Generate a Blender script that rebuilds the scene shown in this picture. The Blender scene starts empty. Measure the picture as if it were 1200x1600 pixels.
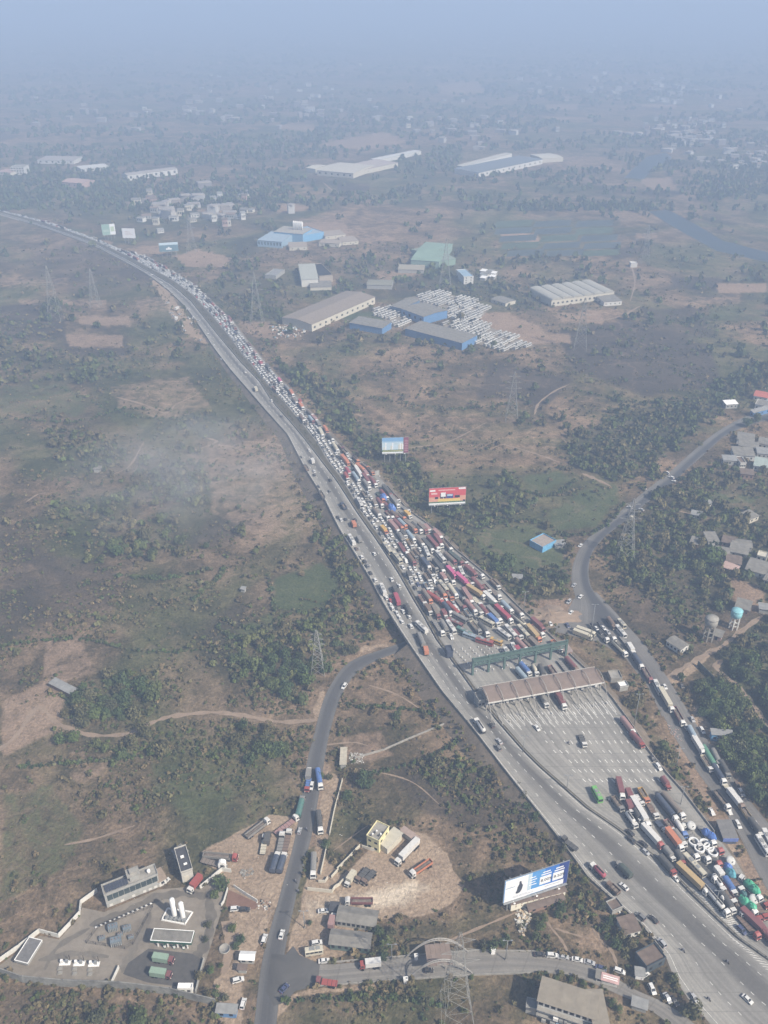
import bpy, math, random
import numpy as np
from mathutils import Vector, Matrix
R = math.radians
random.seed(7); rng = np.random.default_rng(7)
scene = bpy.context.scene
COL = scene.collection

# ---------------------------------------------------------------- camera, sky, sun, exposure
FPX, PITCH, CAMH = 1400.0, R(30.66), 324.0           # focal length in photo pixels, downward tilt, flying height in metres
cd = bpy.data.cameras.new('camera'); cam = bpy.data.objects.new('camera', cd); COL.objects.link(cam)
cam.location = (0, 0, CAMH); cam.rotation_euler = (R(90) - PITCH, 0, 0)
cd.sensor_fit = 'VERTICAL'; cd.sensor_height = 24.0; cd.sensor_width = 24.0; cd.lens = 24.0 * FPX / 1600.0
cd.clip_start = 1.0; cd.clip_end = 200000.0
scene.camera = cam
SUN_EL, SUN_AZ = R(43), math.atan2(-0.62, 0.78)      # towards the sun: to the right and a little behind the camera
world = bpy.data.worlds.new('World'); scene.world = world; world.use_nodes = True
wn = world.node_tree; bg = wn.nodes['Background']
sky = wn.nodes.new('ShaderNodeTexSky'); sky.sky_type = 'NISHITA'; sky.sun_disc = False
sky.sun_elevation = SUN_EL; sky.sun_rotation = R(90) - SUN_AZ
sky.air_density = 1.0; sky.dust_density = 3.0; sky.ozone_density = 1.0
wn.links.new(sky.outputs[0], bg.inputs[0]); bg.inputs[1].default_value = 0.085
sl = bpy.data.lights.new('sun', 'SUN'); sl.energy = 5.0; sl.angle = R(0.6); sl.color = (1.0, 0.92, 0.80)
sun = bpy.data.objects.new('sun', sl); COL.objects.link(sun)
sd = Vector((math.cos(SUN_AZ) * math.cos(SUN_EL), math.sin(SUN_AZ) * math.cos(SUN_EL), math.sin(SUN_EL)))
sun.rotation_euler = sd.to_track_quat('Z', 'Y').to_euler()
vs = scene.view_settings; vs.view_transform = 'Standard'; vs.look = 'None'; vs.gamma = 1.0; vs.exposure = 0.50
vs.use_curve_mapping = False
cy = scene.cycles; cy.use_denoising = True
try: cy.denoiser = 'OPENIMAGEDENOISE'
except Exception: pass
cy.max_bounces = 4; cy.diffuse_bounces = 2; cy.glossy_bounces = 2; cy.transmission_bounces = 2; cy.volume_bounces = 1
cy.use_adaptive_sampling = True; cy.adaptive_threshold = 0.02
HAZE_DENSITY, HAZE_COLOR, HAZE_ANISO = 0.00050, (0.45, 0.59, 0.83), 0.0

# ---------------------------------------------------------------- photo geometry: a pixel of the photograph is a ray; where it meets height z
SP, CP = math.sin(PITCH), math.cos(PITCH)
def G(px, py, z=0.0):
    x, y = (px - 600.0) / FPX, -(py - 800.0) / FPX
    dx, dy, dz = x, y * SP + CP, y * CP - SP
    t = (z - CAMH) / dz
    return Vector((dx * t, dy * t, z))
def GA(px, py, z=0.0):
    px = np.asarray(px, float); py = np.asarray(py, float); z = np.asarray(z, float) + 0 * px
    x, y = (px - 600.0) / FPX, -(py - 800.0) / FPX
    dx, dy, dz = x, y * SP + CP, y * CP - SP
    t = (z - CAMH) / dz
    return np.stack([dx * t, dy * t, z], -1)
def proj(p):
    d = Vector(p) - Vector((0, 0, CAMH))
    f = d.y * CP - d.z * SP; u = d.y * SP + d.z * CP
    return 600 + FPX * d.x / f, 800 - FPX * u / f
def zat(p, py):                                       # height above p whose picture row is py
    t = -(py - 800.0) / FPX; y = p[1]
    return CAMH + y * (t * CP - SP) / (CP + t * SP)
def scale_at(px, py): return FPX / ((Vector(G(px, py)) - Vector((0, 0, CAMH))).dot(Vector((0, CP, -SP))))
ZH_Y, ZH_Z = [480, 760, 1150, 1370], [0.4, 6.0, 6.0, 0.4]
def zh(py): return float(np.interp(py, ZH_Y, ZH_Z))

# ---------------------------------------------------------------- object helpers
def tag(o, label=None, cat=None, group=None, kind=None):
    if label: o['label'] = label
    if cat: o['category'] = cat
    if group: o['group'] = group
    if kind: o['kind'] = kind
    return o
def empty(name, loc, rz=0.0):
    o = bpy.data.objects.new(name, None); COL.objects.link(o)
    o.location = loc; o.rotation_euler = (0, 0, rz); o.empty_display_size = 0.5
    return o
def put(name, me, parent=None, loc=None, rz=0.0, color=None):
    o = bpy.data.objects.new(name, me); COL.objects.link(o)
    if parent is not None: o.parent = parent
    if loc is not None: o.location = loc
    if rz: o.rotation_euler = (0, 0, rz)
    if color is not None: o.color = (*color[:3], 1.0)
    return o
class MB:
    def __init__(s): s.v = []; s.f = []; s.m = []; s.sm = []
    def add(s, vs, fs, m=0, smooth=False):
        n = len(s.v); s.v += [tuple(v) for v in vs]
        for f in fs: s.f.append(tuple(i + n for i in f)); s.m.append(m); s.sm.append(smooth)
    def frus(s, b, t, z0, z1, m=0):                   # b, t = (x0, x1, y0, y1) rectangles at z0 and z1
        vs = [(b[0], b[2], z0), (b[1], b[2], z0), (b[1], b[3], z0), (b[0], b[3], z0), (t[0], t[2], z1), (t[1], t[2], z1), (t[1], t[3], z1), (t[0], t[3], z1)]
        s.add(vs, [(3, 2, 1, 0), (4, 5, 6, 7), (0, 1, 5, 4), (1, 2, 6, 5), (2, 3, 7, 6), (3, 0, 4, 7)], m); return s
    def box(s, x0, x1, y0, y1, z0, z1, m=0): return s.frus((x0, x1, y0, y1), (x0, x1, y0, y1), z0, z1, m)
    def bar(s, p, q, w, m=0, n=4):
        p, q = Vector(p), Vector(q); d = q - p
        if d.length < 1e-6: return s
        r = d.to_track_quat('Z', 'Y').to_matrix(); vs = []
        for e in (p, q):
            for k in range(n):
                a = 2 * math.pi * (k + .5) / n; vs.append(e + r @ Vector((math.cos(a) * w * .5 * (1.414 if n == 4 else 1), math.sin(a) * w * .5 * (1.414 if n == 4 else 1), 0)))
        fs = [(k, (k + 1) % n, n + (k + 1) % n, n + k) for k in range(n)] + [tuple(range(n - 1, -1, -1)), tuple(range(n, 2 * n))]
        s.add(vs, fs, m, n > 6); return s
    def tube(s, pts, w, m=0, n=6):
        for a, b in zip(pts[:-1], pts[1:]): s.bar(a, b, w, m, n)
        return s
    def lathe(s, prof, n=16, m=0, c=(0, 0, 0), sy=1.0, axis='z'):
        vs = []
        for (r, h) in prof:
            for k in range(n):
                a = 2 * math.pi * k / n; x, y = r * math.cos(a), r * math.sin(a) * sy
                vs.append((c[0] + x, c[1] + y, c[2] + h) if axis == 'z' else (c[0] + h, c[1] + x, c[2] + y))
        fs = []
        for i in range(len(prof) - 1):
            for k in range(n):
                a, b = i * n + k, i * n + (k + 1) % n; fs.append((a, b, b + n, a + n))
        L = (len(prof) - 1) * n
        fs.append(tuple(range(n - 1, -1, -1))); fs.append(tuple(range(L, L + n)))
        s.add(vs, fs, m, True); return s
    def prism(s, prof, x0, x1, m=0, smooth=False):    # (y, z) outline extruded along x
        n = len(prof)
        vs = [(x0, y, z) for y, z in prof] + [(x1, y, z) for y, z in prof]
        fs = [(k, (k + 1) % n, n + (k + 1) % n, n + k) for k in range(n)] + [tuple(range(n - 1, -1, -1)), tuple(range(n, 2 * n))]
        s.add(vs, fs, m, smooth); return s
    def poly(s, pts, m=0): s.add(pts, [tuple(range(len(pts)))], m); return s
    def mesh(s, name, mats):
        me = bpy.data.meshes.new(name); me.from_pydata(s.v, [], s.f)
        for m in (mats if isinstance(mats, (list, tuple)) else [mats]): me.materials.append(m)
        me.polygons.foreach_set('material_index', s.m); me.polygons.foreach_set('use_smooth', s.sm)
        me.update(); return me
    def obj(s, name, mats, parent=None, **k): return put(name, s.mesh(name, mats), parent, **k)

# ---------------------------------------------------------------- materials
MAT = {}
class NT:
    def __init__(s, name):
        s.m = bpy.data.materials.new(name); s.m.use_nodes = True; s.t = s.m.node_tree; s.b = s.t.nodes['Principled BSDF']
        s.b.inputs['Roughness'].default_value = 0.85; s.b.inputs['Specular IOR Level'].default_value = 0.25
    def n(s, typ, **kw):
        nd = s.t.nodes.new(typ)
        for k, v in kw.items():
            if k.startswith('i_'): nd.inputs[int(k[2:])].default_value = v
            else: setattr(nd, k, v)
        return nd
    def L(s, a, b): s.t.links.new(a, b)
    def noise(s, vec, scale, detail=4, rough=.55, dist=0.0):
        nd = s.n('ShaderNodeTexNoise'); nd.inputs['Scale'].default_value = scale; nd.inputs['Detail'].default_value = detail
        nd.inputs['Roughness'].default_value = rough; nd.inputs['Distortion'].default_value = dist
        if vec is not None: s.L(vec, nd.inputs['Vector'])
        return nd.outputs[0]
    def ramp(s, f, stops):
        nd = s.n('ShaderNodeValToRGB'); cr = nd.color_ramp
        while len(cr.elements) < len(stops): cr.elements.new(.5)
        for e, (p, c) in zip(cr.elements, stops): e.position = p; e.color = (*c, 1) if len(c) == 3 else c
        s.L(f, nd.inputs[0]); return nd.outputs[0]
    def mix(s, f, a, b, typ='MIX'):
        nd = s.n('ShaderNodeMix', data_type='RGBA', blend_type=typ)
        for sk, v in ((nd.inputs[0], f), (nd.inputs[6], a), (nd.inputs[7], b)):
            if isinstance(v, (int, float)): sk.default_value = v
            elif isinstance(v, tuple): sk.default_value = (*v, 1)
            else: s.L(v, sk)
        return nd.outputs[2]
    def math(s, op, a, b=None, c=None):
        nd = s.n('ShaderNodeMath', operation=op)
        for i, v in enumerate((a, b, c)):
            if v is None: continue
            if isinstance(v, (int, float)): nd.inputs[i].default_value = v
            else: s.L(v, nd.inputs[i])
        return nd.outputs[0]
    def smooth(s, f, lo, hi):
        nd = s.n('ShaderNodeMapRange', interpolation_type='SMOOTHSTEP'); s.L(f, nd.inputs[0])
        nd.inputs[1].default_value = lo; nd.inputs[2].default_value = hi; return nd.outputs[0]
    def attr(s, name): return s.n('ShaderNodeAttribute', attribute_name=name)
    def bump(s, h, strength, dist):
        nd = s.n('ShaderNodeBump'); nd.inputs['Strength'].default_value = strength; nd.inputs['Distance'].default_value = dist
        s.L(h, nd.inputs['Height']); s.L(nd.outputs[0], s.b.inputs['Normal'])
    def col(s, c): s.L(c, s.b.inputs['Base Color'])
    def pos(s): return s.n('ShaderNodeNewGeometry').outputs['Position']
def plain(name, c, rough=.8, var=.18, scale=.6, metal=0.0, spec=.25):
    if name in MAT: return MAT[name]
    t = NT(name); oc = t.n('ShaderNodeTexCoord').outputs['Object']
    f = t.noise(oc, scale, 5, .65)
    lo = tuple(max(0, x * (1 - var)) for x in c); hi = tuple(min(1, x * (1 + var)) for x in c)
    t.col(t.ramp(f, [(.3, lo), (.7, hi)])); t.b.inputs['Roughness'].default_value = rough
    t.b.inputs['Metallic'].default_value = metal; t.b.inputs['Specular IOR Level'].default_value = spec
    MAT[name] = t.m; return t.m
def paint_mat():                                      # vehicle paint: the colour is the object's own
    t = NT('vehicle_paint'); oi = t.n('ShaderNodeObjectInfo'); oc = t.n('ShaderNodeTexCoord').outputs['Object']
    dirt = t.smooth(t.noise(oc, 1.1, 5, .7), .45, .8)
    t.col(t.mix(t.math('ADD', t.math('MULTIPLY', dirt, .35), .12), oi.outputs['Color'], (.21, .18, .15))); t.b.inputs['Roughness'].default_value = .45
    t.b.inputs['Specular IOR Level'].default_value = .4; return t.m
PAINT = paint_mat()
GLASS = plain('dark_vehicle_glass', (.018, .022, .028), .15, .1, spec=.5)
TYRE = plain('tyre_rubber', (.02, .02, .02), .9)
CHASSIS = plain('chassis_steel', (.035, .033, .032), .8)
RUST = plain('grey_deck_steel', (.16, .145, .13), .85)
LOADM = plain('dusty_load', (.17, .14, .115), .95, .3, 1.5)
WHITEP = plain('white_paint', (.80, .79, .76), .6, .08)
def attr_mat(name, rough=.8, attr='col', var=.2, sc=.8):
    t = NT(name); a = t.attr(attr).outputs['Color']; f = t.noise(t.pos(), sc, 3, .6)
    t.col(t.mix(1.0, a, t.ramp(f, [(.3, (1 - var,) * 3), (.7, (1 + var,) * 3)]), 'MULTIPLY'))
    t.b.inputs['Roughness'].default_value = rough; return t.m
def leaf_mat():
    t = NT('foliage'); a = t.attr('col').outputs['Color']; oi = t.n('ShaderNodeObjectInfo')
    c = t.mix(1.0, a, t.ramp(oi.outputs['Random'], [(0, (1.1, 1.25, 1.1)), (.5, (1.35, 1.4, 1.15)), (1, (1.65, 1.5, 1.2))]), 'MULTIPLY')
    t.col(c); t.b.inputs['Roughness'].default_value = .9; t.b.inputs['Specular IOR Level'].default_value = .1; return t.m
LEAF = leaf_mat()
BARK = plain('bark', (.10, .075, .055), .95)

# ---------------------------------------------------------------- small numpy tools
def inpoly(px, py, poly):
    px = np.asarray(px, float); py = np.asarray(py, float); ins = np.zeros(px.shape, bool); n = len(poly)
    for i in range(n):
        x0, y0 = poly[i]; x1, y1 = poly[(i + 1) % n]
        if y0 == y1: continue
        c = ((y0 > py) != (y1 > py)) & (px < (x1 - x0) * (py - y0) / (y1 - y0) + x0); ins ^= c
    return ins
def polydist(px, py, poly):                           # signed distance (px), positive inside
    px = np.asarray(px, float); py = np.asarray(py, float); d = np.full(px.shape, 1e9); n = len(poly)
    for i in range(n):
        x0, y0 = poly[i]; x1, y1 = poly[(i + 1) % n]; ex, ey = x1 - x0, y1 - y0; l2 = ex * ex + ey * ey + 1e-9
        t = np.clip(((px - x0) * ex + (py - y0) * ey) / l2, 0, 1)
        d = np.minimum(d, np.hypot(px - x0 - t * ex, py - y0 - t * ey))
    return np.where(inpoly(px, py, poly), d, -d)
_lat = rng.random((256, 256))
def vnoise(x, y):
    xi = np.floor(x).astype(int); yi = np.floor(y).astype(int); fx, fy = x - xi, y - yi
    fx = fx * fx * (3 - 2 * fx); fy = fy * fy * (3 - 2 * fy); g = lambda a, b: _lat[a % 256, b % 256]
    return (g(xi, yi) * (1 - fx) + g(xi + 1, yi) * fx) * (1 - fy) + (g(xi, yi + 1) * (1 - fx) + g(xi + 1, yi + 1) * fx) * fy
def fnoise(x, y, o=4):
    s = 0; a = 1; tot = 0
    for k in range(o): s = s + a * vnoise(x * 2 ** k + 17 * k, y * 2 ** k + 31 * k); tot += a; a *= .55
    return s / tot
# ================================================================ GROUND: one sheet to the horizon, with the kinds of cover as attributes
Z_GREEN = [([(0, 600), (95, 597), (150, 628), (120, 652), (0, 648)], .55), ([(120, 640), (200, 632), (260, 655), (200, 690), (130, 672)], .35),
    ([(432, 903), (500, 880), (532, 903), (526, 945), (470, 956), (424, 948)], .9), ([(352, 985), (430, 950), (440, 990), (386, 1002)], .55),
    ([(822, 742), (880, 736), (896, 752), (852, 770), (822, 764)], .7), ([(850, 800), (905, 770), (962, 758), (972, 788), (930, 828), (862, 835)], .8),
    ([(742, 828), (832, 820), (890, 850), (880, 892), (765, 890)], .85), ([(1105, 475), (1200, 480), (1200, 505), (1110, 500)], .55),
    ([(1110, 770), (1182, 772), (1176, 792), (1108, 788)], .7), ([(565, 1150), (640, 1140), (690, 1160), (640, 1200), (560, 1190)], .25),
    ([(0, 1240), (80, 1225), (140, 1290), (110, 1360), (0, 1420)], .50), ([(230, 1190), (330, 1190), (370, 1240), (300, 1290), (230, 1240)], .50),
    ([(880, 1000), (960, 1015), (985, 1060), (930, 1040)], .4), ([(960, 1100), (1020, 1120), (1060, 1190), (1030, 1180)], .4),
    ([(480, 660), (560, 700), (640, 760), (600, 770), (540, 720)], .2), ([(560, 560), (500, 555), (440, 590), (520, 620), (570, 590)], .25),
    ([(770, 352), (870, 335), (965, 355), (950, 398), (780, 402)], .5), ([(660, 690), (820, 720), (800, 760), (690, 740)], .25)]
Z_PALE = [([(722, 492), (790, 486), (852, 512), (830, 538), (770, 528)], .9), ([(268, 398), (310, 390), (366, 402), (350, 416), (290, 418)], .9),
    ([(195, 385), (250, 380), (255, 398), (215, 402)], .6), ([(812, 942), (890, 938), (905, 965), (850, 980)], .9),
    ([(532, 1150), (600, 1140), (622, 1180), (560, 1196), (535, 1190)], .6), ([(500, 225), (600, 205), (640, 222), (560, 236)], .8),
    ([(680, 130), (750, 128), (760, 146), (690, 148)], .7), ([(1000, 280), (1050, 276), (1060, 296), (1010, 298)], .8),
    ([(960, 610), (700, 690), (860, 720), (900, 690), (800, 640), (760, 690)], .35), ([(170, 600), (300, 590), (330, 640), (250, 660), (180, 640)], .5),
    ([(320, 690), (480, 680), (500, 820), (420, 850), (330, 800)], .5), ([(540, 640), (760, 640), (780, 700), (650, 690), (560, 670)], .4),
    ([(0, 1090), (60, 1070), (110, 1050), (90, 1140), (0, 1190)], .7), ([(70, 1000), (130, 990), (150, 1050), (60, 1080)], .6), ([(110, 1170), (190, 1180), (130, 1230), (90, 1210)], .5),
    ([(1040, 1080), (1075, 1130), (1110, 1200), (1130, 1270), (1100, 1250), (1060, 1180)], .75), ([(1150, 1350), (1175, 1330), (1210, 1400), (1210, 1450), (1180, 1400)], .8),
    ([(1100, 1270), (1150, 1270), (1170, 1360), (1130, 1350)], .7), ([(860, 490), (960, 480), (1010, 490), (940, 505), (870, 500)], .5),
    ([(1130, 900), (1180, 915), (1200, 930), (1200, 960), (1150, 960)], .8), ([(900, 1440), (950, 1445), (960, 1490), (900, 1480)], .5),
    ([(480, 1180), (520, 1195), (505, 1320), (470, 1330)], .75), ([(360, 500), (440, 505), (430, 530), (400, 530)], .7),
    ([(400, 380), (470, 378), (560, 350), (600, 375), (480, 392)], .5), ([(0, 430), (110, 432), (110, 450), (0, 452)], .45), ([(720, 235), (930, 235), (980, 262), (720, 275)], .45)]
Z_DARK = [([(0, 478), (90, 468), (105, 530), (0, 532)], .8), ([(90, 520), (200, 525), (210, 560), (110, 558)], .7), ([(860, 520), (980, 500), (1110, 540), (1130, 610), (1000, 620), (900, 580)], .8),
    ([(770, 560), (900, 590), (850, 640), (740, 615)], .75), ([(990, 480), (1100, 480), (1120, 530), (1020, 530)], .6), ([(0, 850), (180, 880), (200, 950), (60, 980), (0, 960)], .5),
    ([(610, 1200), (760, 1180), (830, 1290), (720, 1300), (640, 1260)], .6), ([(0, 1540), (300, 1570), (340, 1640), (0, 1640)], .45), ([(370, 480), (420, 480), (415, 560), (380, 540)], .5),
    ([(120, 370), (230, 420), (250, 450), (130, 470), (0, 420)], .5), ([(440, 1560), (700, 1540), (820, 1560), (820, 1640), (440, 1640)], .3)]
Z_WOOD = [([(1125, 1000), (1200, 955), (1270, 1000), (1270, 1270), (1205, 1275), (1165, 1232), (1130, 1170), (1085, 1105), (1088, 1075), (1120, 1060)], .85),
    ([(428, 560), (520, 600), (600, 668), (690, 770), (770, 800), (750, 850), (700, 815), (630, 762), (540, 690), (470, 610)], .85),
    ([(730, 800), (800, 735), (832, 790), (760, 832), (790, 885), (860, 880), (905, 860), (890, 935), (800, 925), (750, 870)], .7),
    ([(870, 690), (960, 640), (1060, 630), (1200, 560), (1270, 560), (1190, 615), (1090, 670), (1010, 735), (960, 760), (890, 740)], .75),
    ([(1000, 795), (1110, 725), (1200, 740), (1270, 760), (1270, 950), (1060, 965), (990, 920), (945, 870), (970, 835)], .62),
    ([(60, 640), (200, 700), (300, 735), (420, 765), (400, 810), (250, 790), (90, 720)], .5), ([(450, 705), (500, 790), (560, 880), (575, 930), (530, 950), (500, 860)], .5),
    ([(0, 540), (180, 565), (210, 592), (0, 612)], .55), ([(350, 1000), (590, 950), (600, 985), (560, 1010), (530, 1040), (470, 1100), (380, 1060)], .5),
    ([(60, 1085), (200, 1060), (260, 1080), (250, 1120), (120, 1140)], .6), ([(70, 1150), (300, 1130), (470, 1140), (460, 1200), (300, 1180), (150, 1190)], .4),
    ([(375, 400), (450, 440), (430, 545), (400, 520), (330, 440)], .6), ([(540, 400), (640, 410), (740, 420), (860, 470), (850, 500), (760, 470), (600, 445), (520, 470)], .6),
    ([(600, 520), (740, 545), (740, 560), (560, 530)], .5), ([(690, 400), (1000, 420), (1000, 470), (860, 440)], .25),
    ([(100, 320), (440, 300), (520, 390), (420, 370), (260, 370), (100, 360)], .45), ([(830, 560), (940, 640), (860, 720), (800, 690)], .12),
    ([(280, 640), (380, 650), (440, 740), (350, 760), (260, 720)], .35), ([(130, 740), (260, 800), (300, 870), (160, 880), (60, 800)], .35), ([(640, 1180), (760, 1190), (830, 1300), (880, 1330), (840, 1350), (700, 1290)], .3),
    ([(970, 1090), (1020, 1120), (1070, 1210), (1050, 1240), (1010, 1170)], .45), ([(1020, 720), (1090, 770), (1060, 800), (990, 800)], .5)]
Z_WATER = [([(1012, 330), (1045, 328), (1090, 352), (1130, 376), (1200, 394), (1290, 404), (1290, 420), (1190, 408), (1120, 392), (1065, 362)], 1.0),
    ([(975, 278), (990, 262), (1010, 245), (1040, 238), (1050, 246), (1025, 262), (1005, 280)], 1.0)]
Z_DIRT = [([(478, 1282), (462, 1320), (440, 1395), (412, 1460), (398, 1500), (372, 1500), (375, 1440), (362, 1418), (350, 1372), (316, 1348), (316, 1330), (350, 1310), (420, 1272)], .95),
    ([(488, 1328), (470, 1400), (452, 1470), (449, 1496), (505, 1503), (545, 1494), (560, 1440), (600, 1432), (655, 1432), (700, 1415), (722, 1385), (700, 1360), (695, 1335), (660, 1300), (625, 1290), (575, 1330), (530, 1365), (515, 1345)], .9),
    ([(478, 1200), (484, 1300), (468, 1330), (460, 1310), (474, 1240)], .9), ([(507, 1200), (530, 1210), (520, 1260), (512, 1310), (500, 1370), (478, 1390), (490, 1310)], .85), ([(352, 1424), (402, 1424), (392, 1500), (384, 1610), (350, 1610), (340, 1530), (375, 1500)], .8),
    ([(495, 1545), (620, 1535), (560, 1550), (470, 1560), (430, 1600), (430, 1560)], .7), ([(1035, 1062), (1085, 1035), (1110, 1010), (1120, 1015), (1090, 1045), (1050, 1072)], .8), ([(500, 1060), (512, 1100), (495, 1130), (488, 1110)], .7), ([(560, 1012), (620, 1008), (600, 1020), (560, 1025)], .6),
    ([(1085, 1090), (1120, 1140), (1165, 1215), (1180, 1240), (1165, 1240), (1120, 1185), (1080, 1125)], .6), ([(640, 640), (760, 660), (740, 690), (660, 680)], .3)]
Z_DIRT.append(([(232, 430), (262, 453), (300, 505), (335, 548), (318, 540), (275, 512), (252, 470)], .8)); Z_DIRT.append(([(1085, 1290), (1130, 1280), (1165, 1360), (1130, 1345)], .7))
Z_SAND = [([(560, 1395), (640, 1372), (660, 1385), (640, 1412), (560, 1425)], .9), ([(470, 1400), (560, 1390), (560, 1410), (470, 1450)], .55)]
_r2 = np.random.default_rng(21)
for _k in range(150):                                  # patchwork of far fields and woods
    _y = 62 + 470 * _r2.random() ** 1.2; _x = _r2.uniform(-40, 1240); _w = _r2.uniform(18, 70) * (.5 + _y / 500); _h = _w * _r2.uniform(.10, .22) * (.4 + _y / 500); _s = _r2.uniform(-.6, .6) * _h
    _p = [(_x, _y), (_x + _w, _y + _s * .3), (_x + _w * 1.05, _y + _h + _s), (_x + .1 * _w, _y + _h * 1.1)]
    (Z_PALE, Z_GREEN, Z_DARK, Z_WOOD)[_r2.choice(4, p=[.38, .12, .25, .25])].append((_p, float(_r2.uniform(.45, .95))))
RX = np.unique(np.concatenate([np.linspace(-60, 1260, 265), np.linspace(-900, -60, 40), np.linspace(1260, 2100, 40), [-9000, -5000, -3000, -1800, 3000, 4200, 6200, 10200]]))
RY = np.unique(np.concatenate([np.linspace(-6, 40, 16), np.linspace(40, 1640, 321), np.linspace(1640, 2500, 40)]))
GX, GY = np.meshgrid(RX, RY); P3 = GA(GX.ravel(), GY.ravel(), 0.0)
wx, wy = P3[:, 0], P3[:, 1]
warpx = (fnoise(wx / 40, wy / 40) - .5) * 26; warpy = (fnoise(wx / 40 + 90, wy / 40 + 50) - .5) * 16
def zone(zs, px, py, soft=9.0):
    m = np.zeros(px.shape)
    for poly, w in zs:
        sc = np.clip(py / 1000.0, .3, 1.0)
        m = np.maximum(m, w * np.clip(.5 + polydist(px, py, poly) / (soft * sc), 0, 1))
    return m
qx, qy = GX.ravel() + warpx * np.clip(GY.ravel() / 900, .15, 1), GY.ravel() + warpy * np.clip(GY.ravel() / 900, .15, 1)
masks = {'green': zone(Z_GREEN, qx, qy, 16), 'pale': zone(Z_PALE, qx, qy), 'dirt': zone(Z_DIRT, qx, qy, 7), 'sand': zone(Z_SAND, qx, qy, 22), 'dark': zone(Z_DARK, qx, qy, 18), 'wood': zone(Z_WOOD, qx, qy, 22)}
pz = np.zeros(len(P3))
ny, nx = GX.shape; idx = np.arange(nx * ny).reshape(ny, nx)
quads = np.stack([idx[1:, :-1], idx[1:, 1:], idx[:-1, 1:], idx[:-1, :-1]], -1).reshape(-1, 4)
def np_mesh(name, v, f, attrs=None, cols=None, smooth=False):
    me = bpy.data.meshes.new(name); v = np.asarray(v, np.float32); f = np.asarray(f, np.int32); k = f.shape[1]
    me.vertices.add(len(v)); me.vertices.foreach_set('co', v.ravel()); me.loops.add(f.size); me.loops.foreach_set('vertex_index', f.ravel())
    me.polygons.add(len(f)); me.polygons.foreach_set('loop_start', np.arange(0, f.size, k, dtype=np.int32))
    me.update(calc_edges=True)
    for nm, a in (attrs or {}).items():
        at = me.attributes.new(nm, 'FLOAT', 'POINT'); at.data.foreach_set('value', np.asarray(a, np.float32))
    if cols is not None:
        at = me.attributes.new('col', 'FLOAT_COLOR', 'POINT'); at.data.foreach_set('color', np.asarray(cols, np.float32).ravel())
    me.polygons.foreach_set('use_smooth', np.full(len(f), smooth)); return me
gm = np_mesh('ground', P3, quads, masks, smooth=True)
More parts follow.
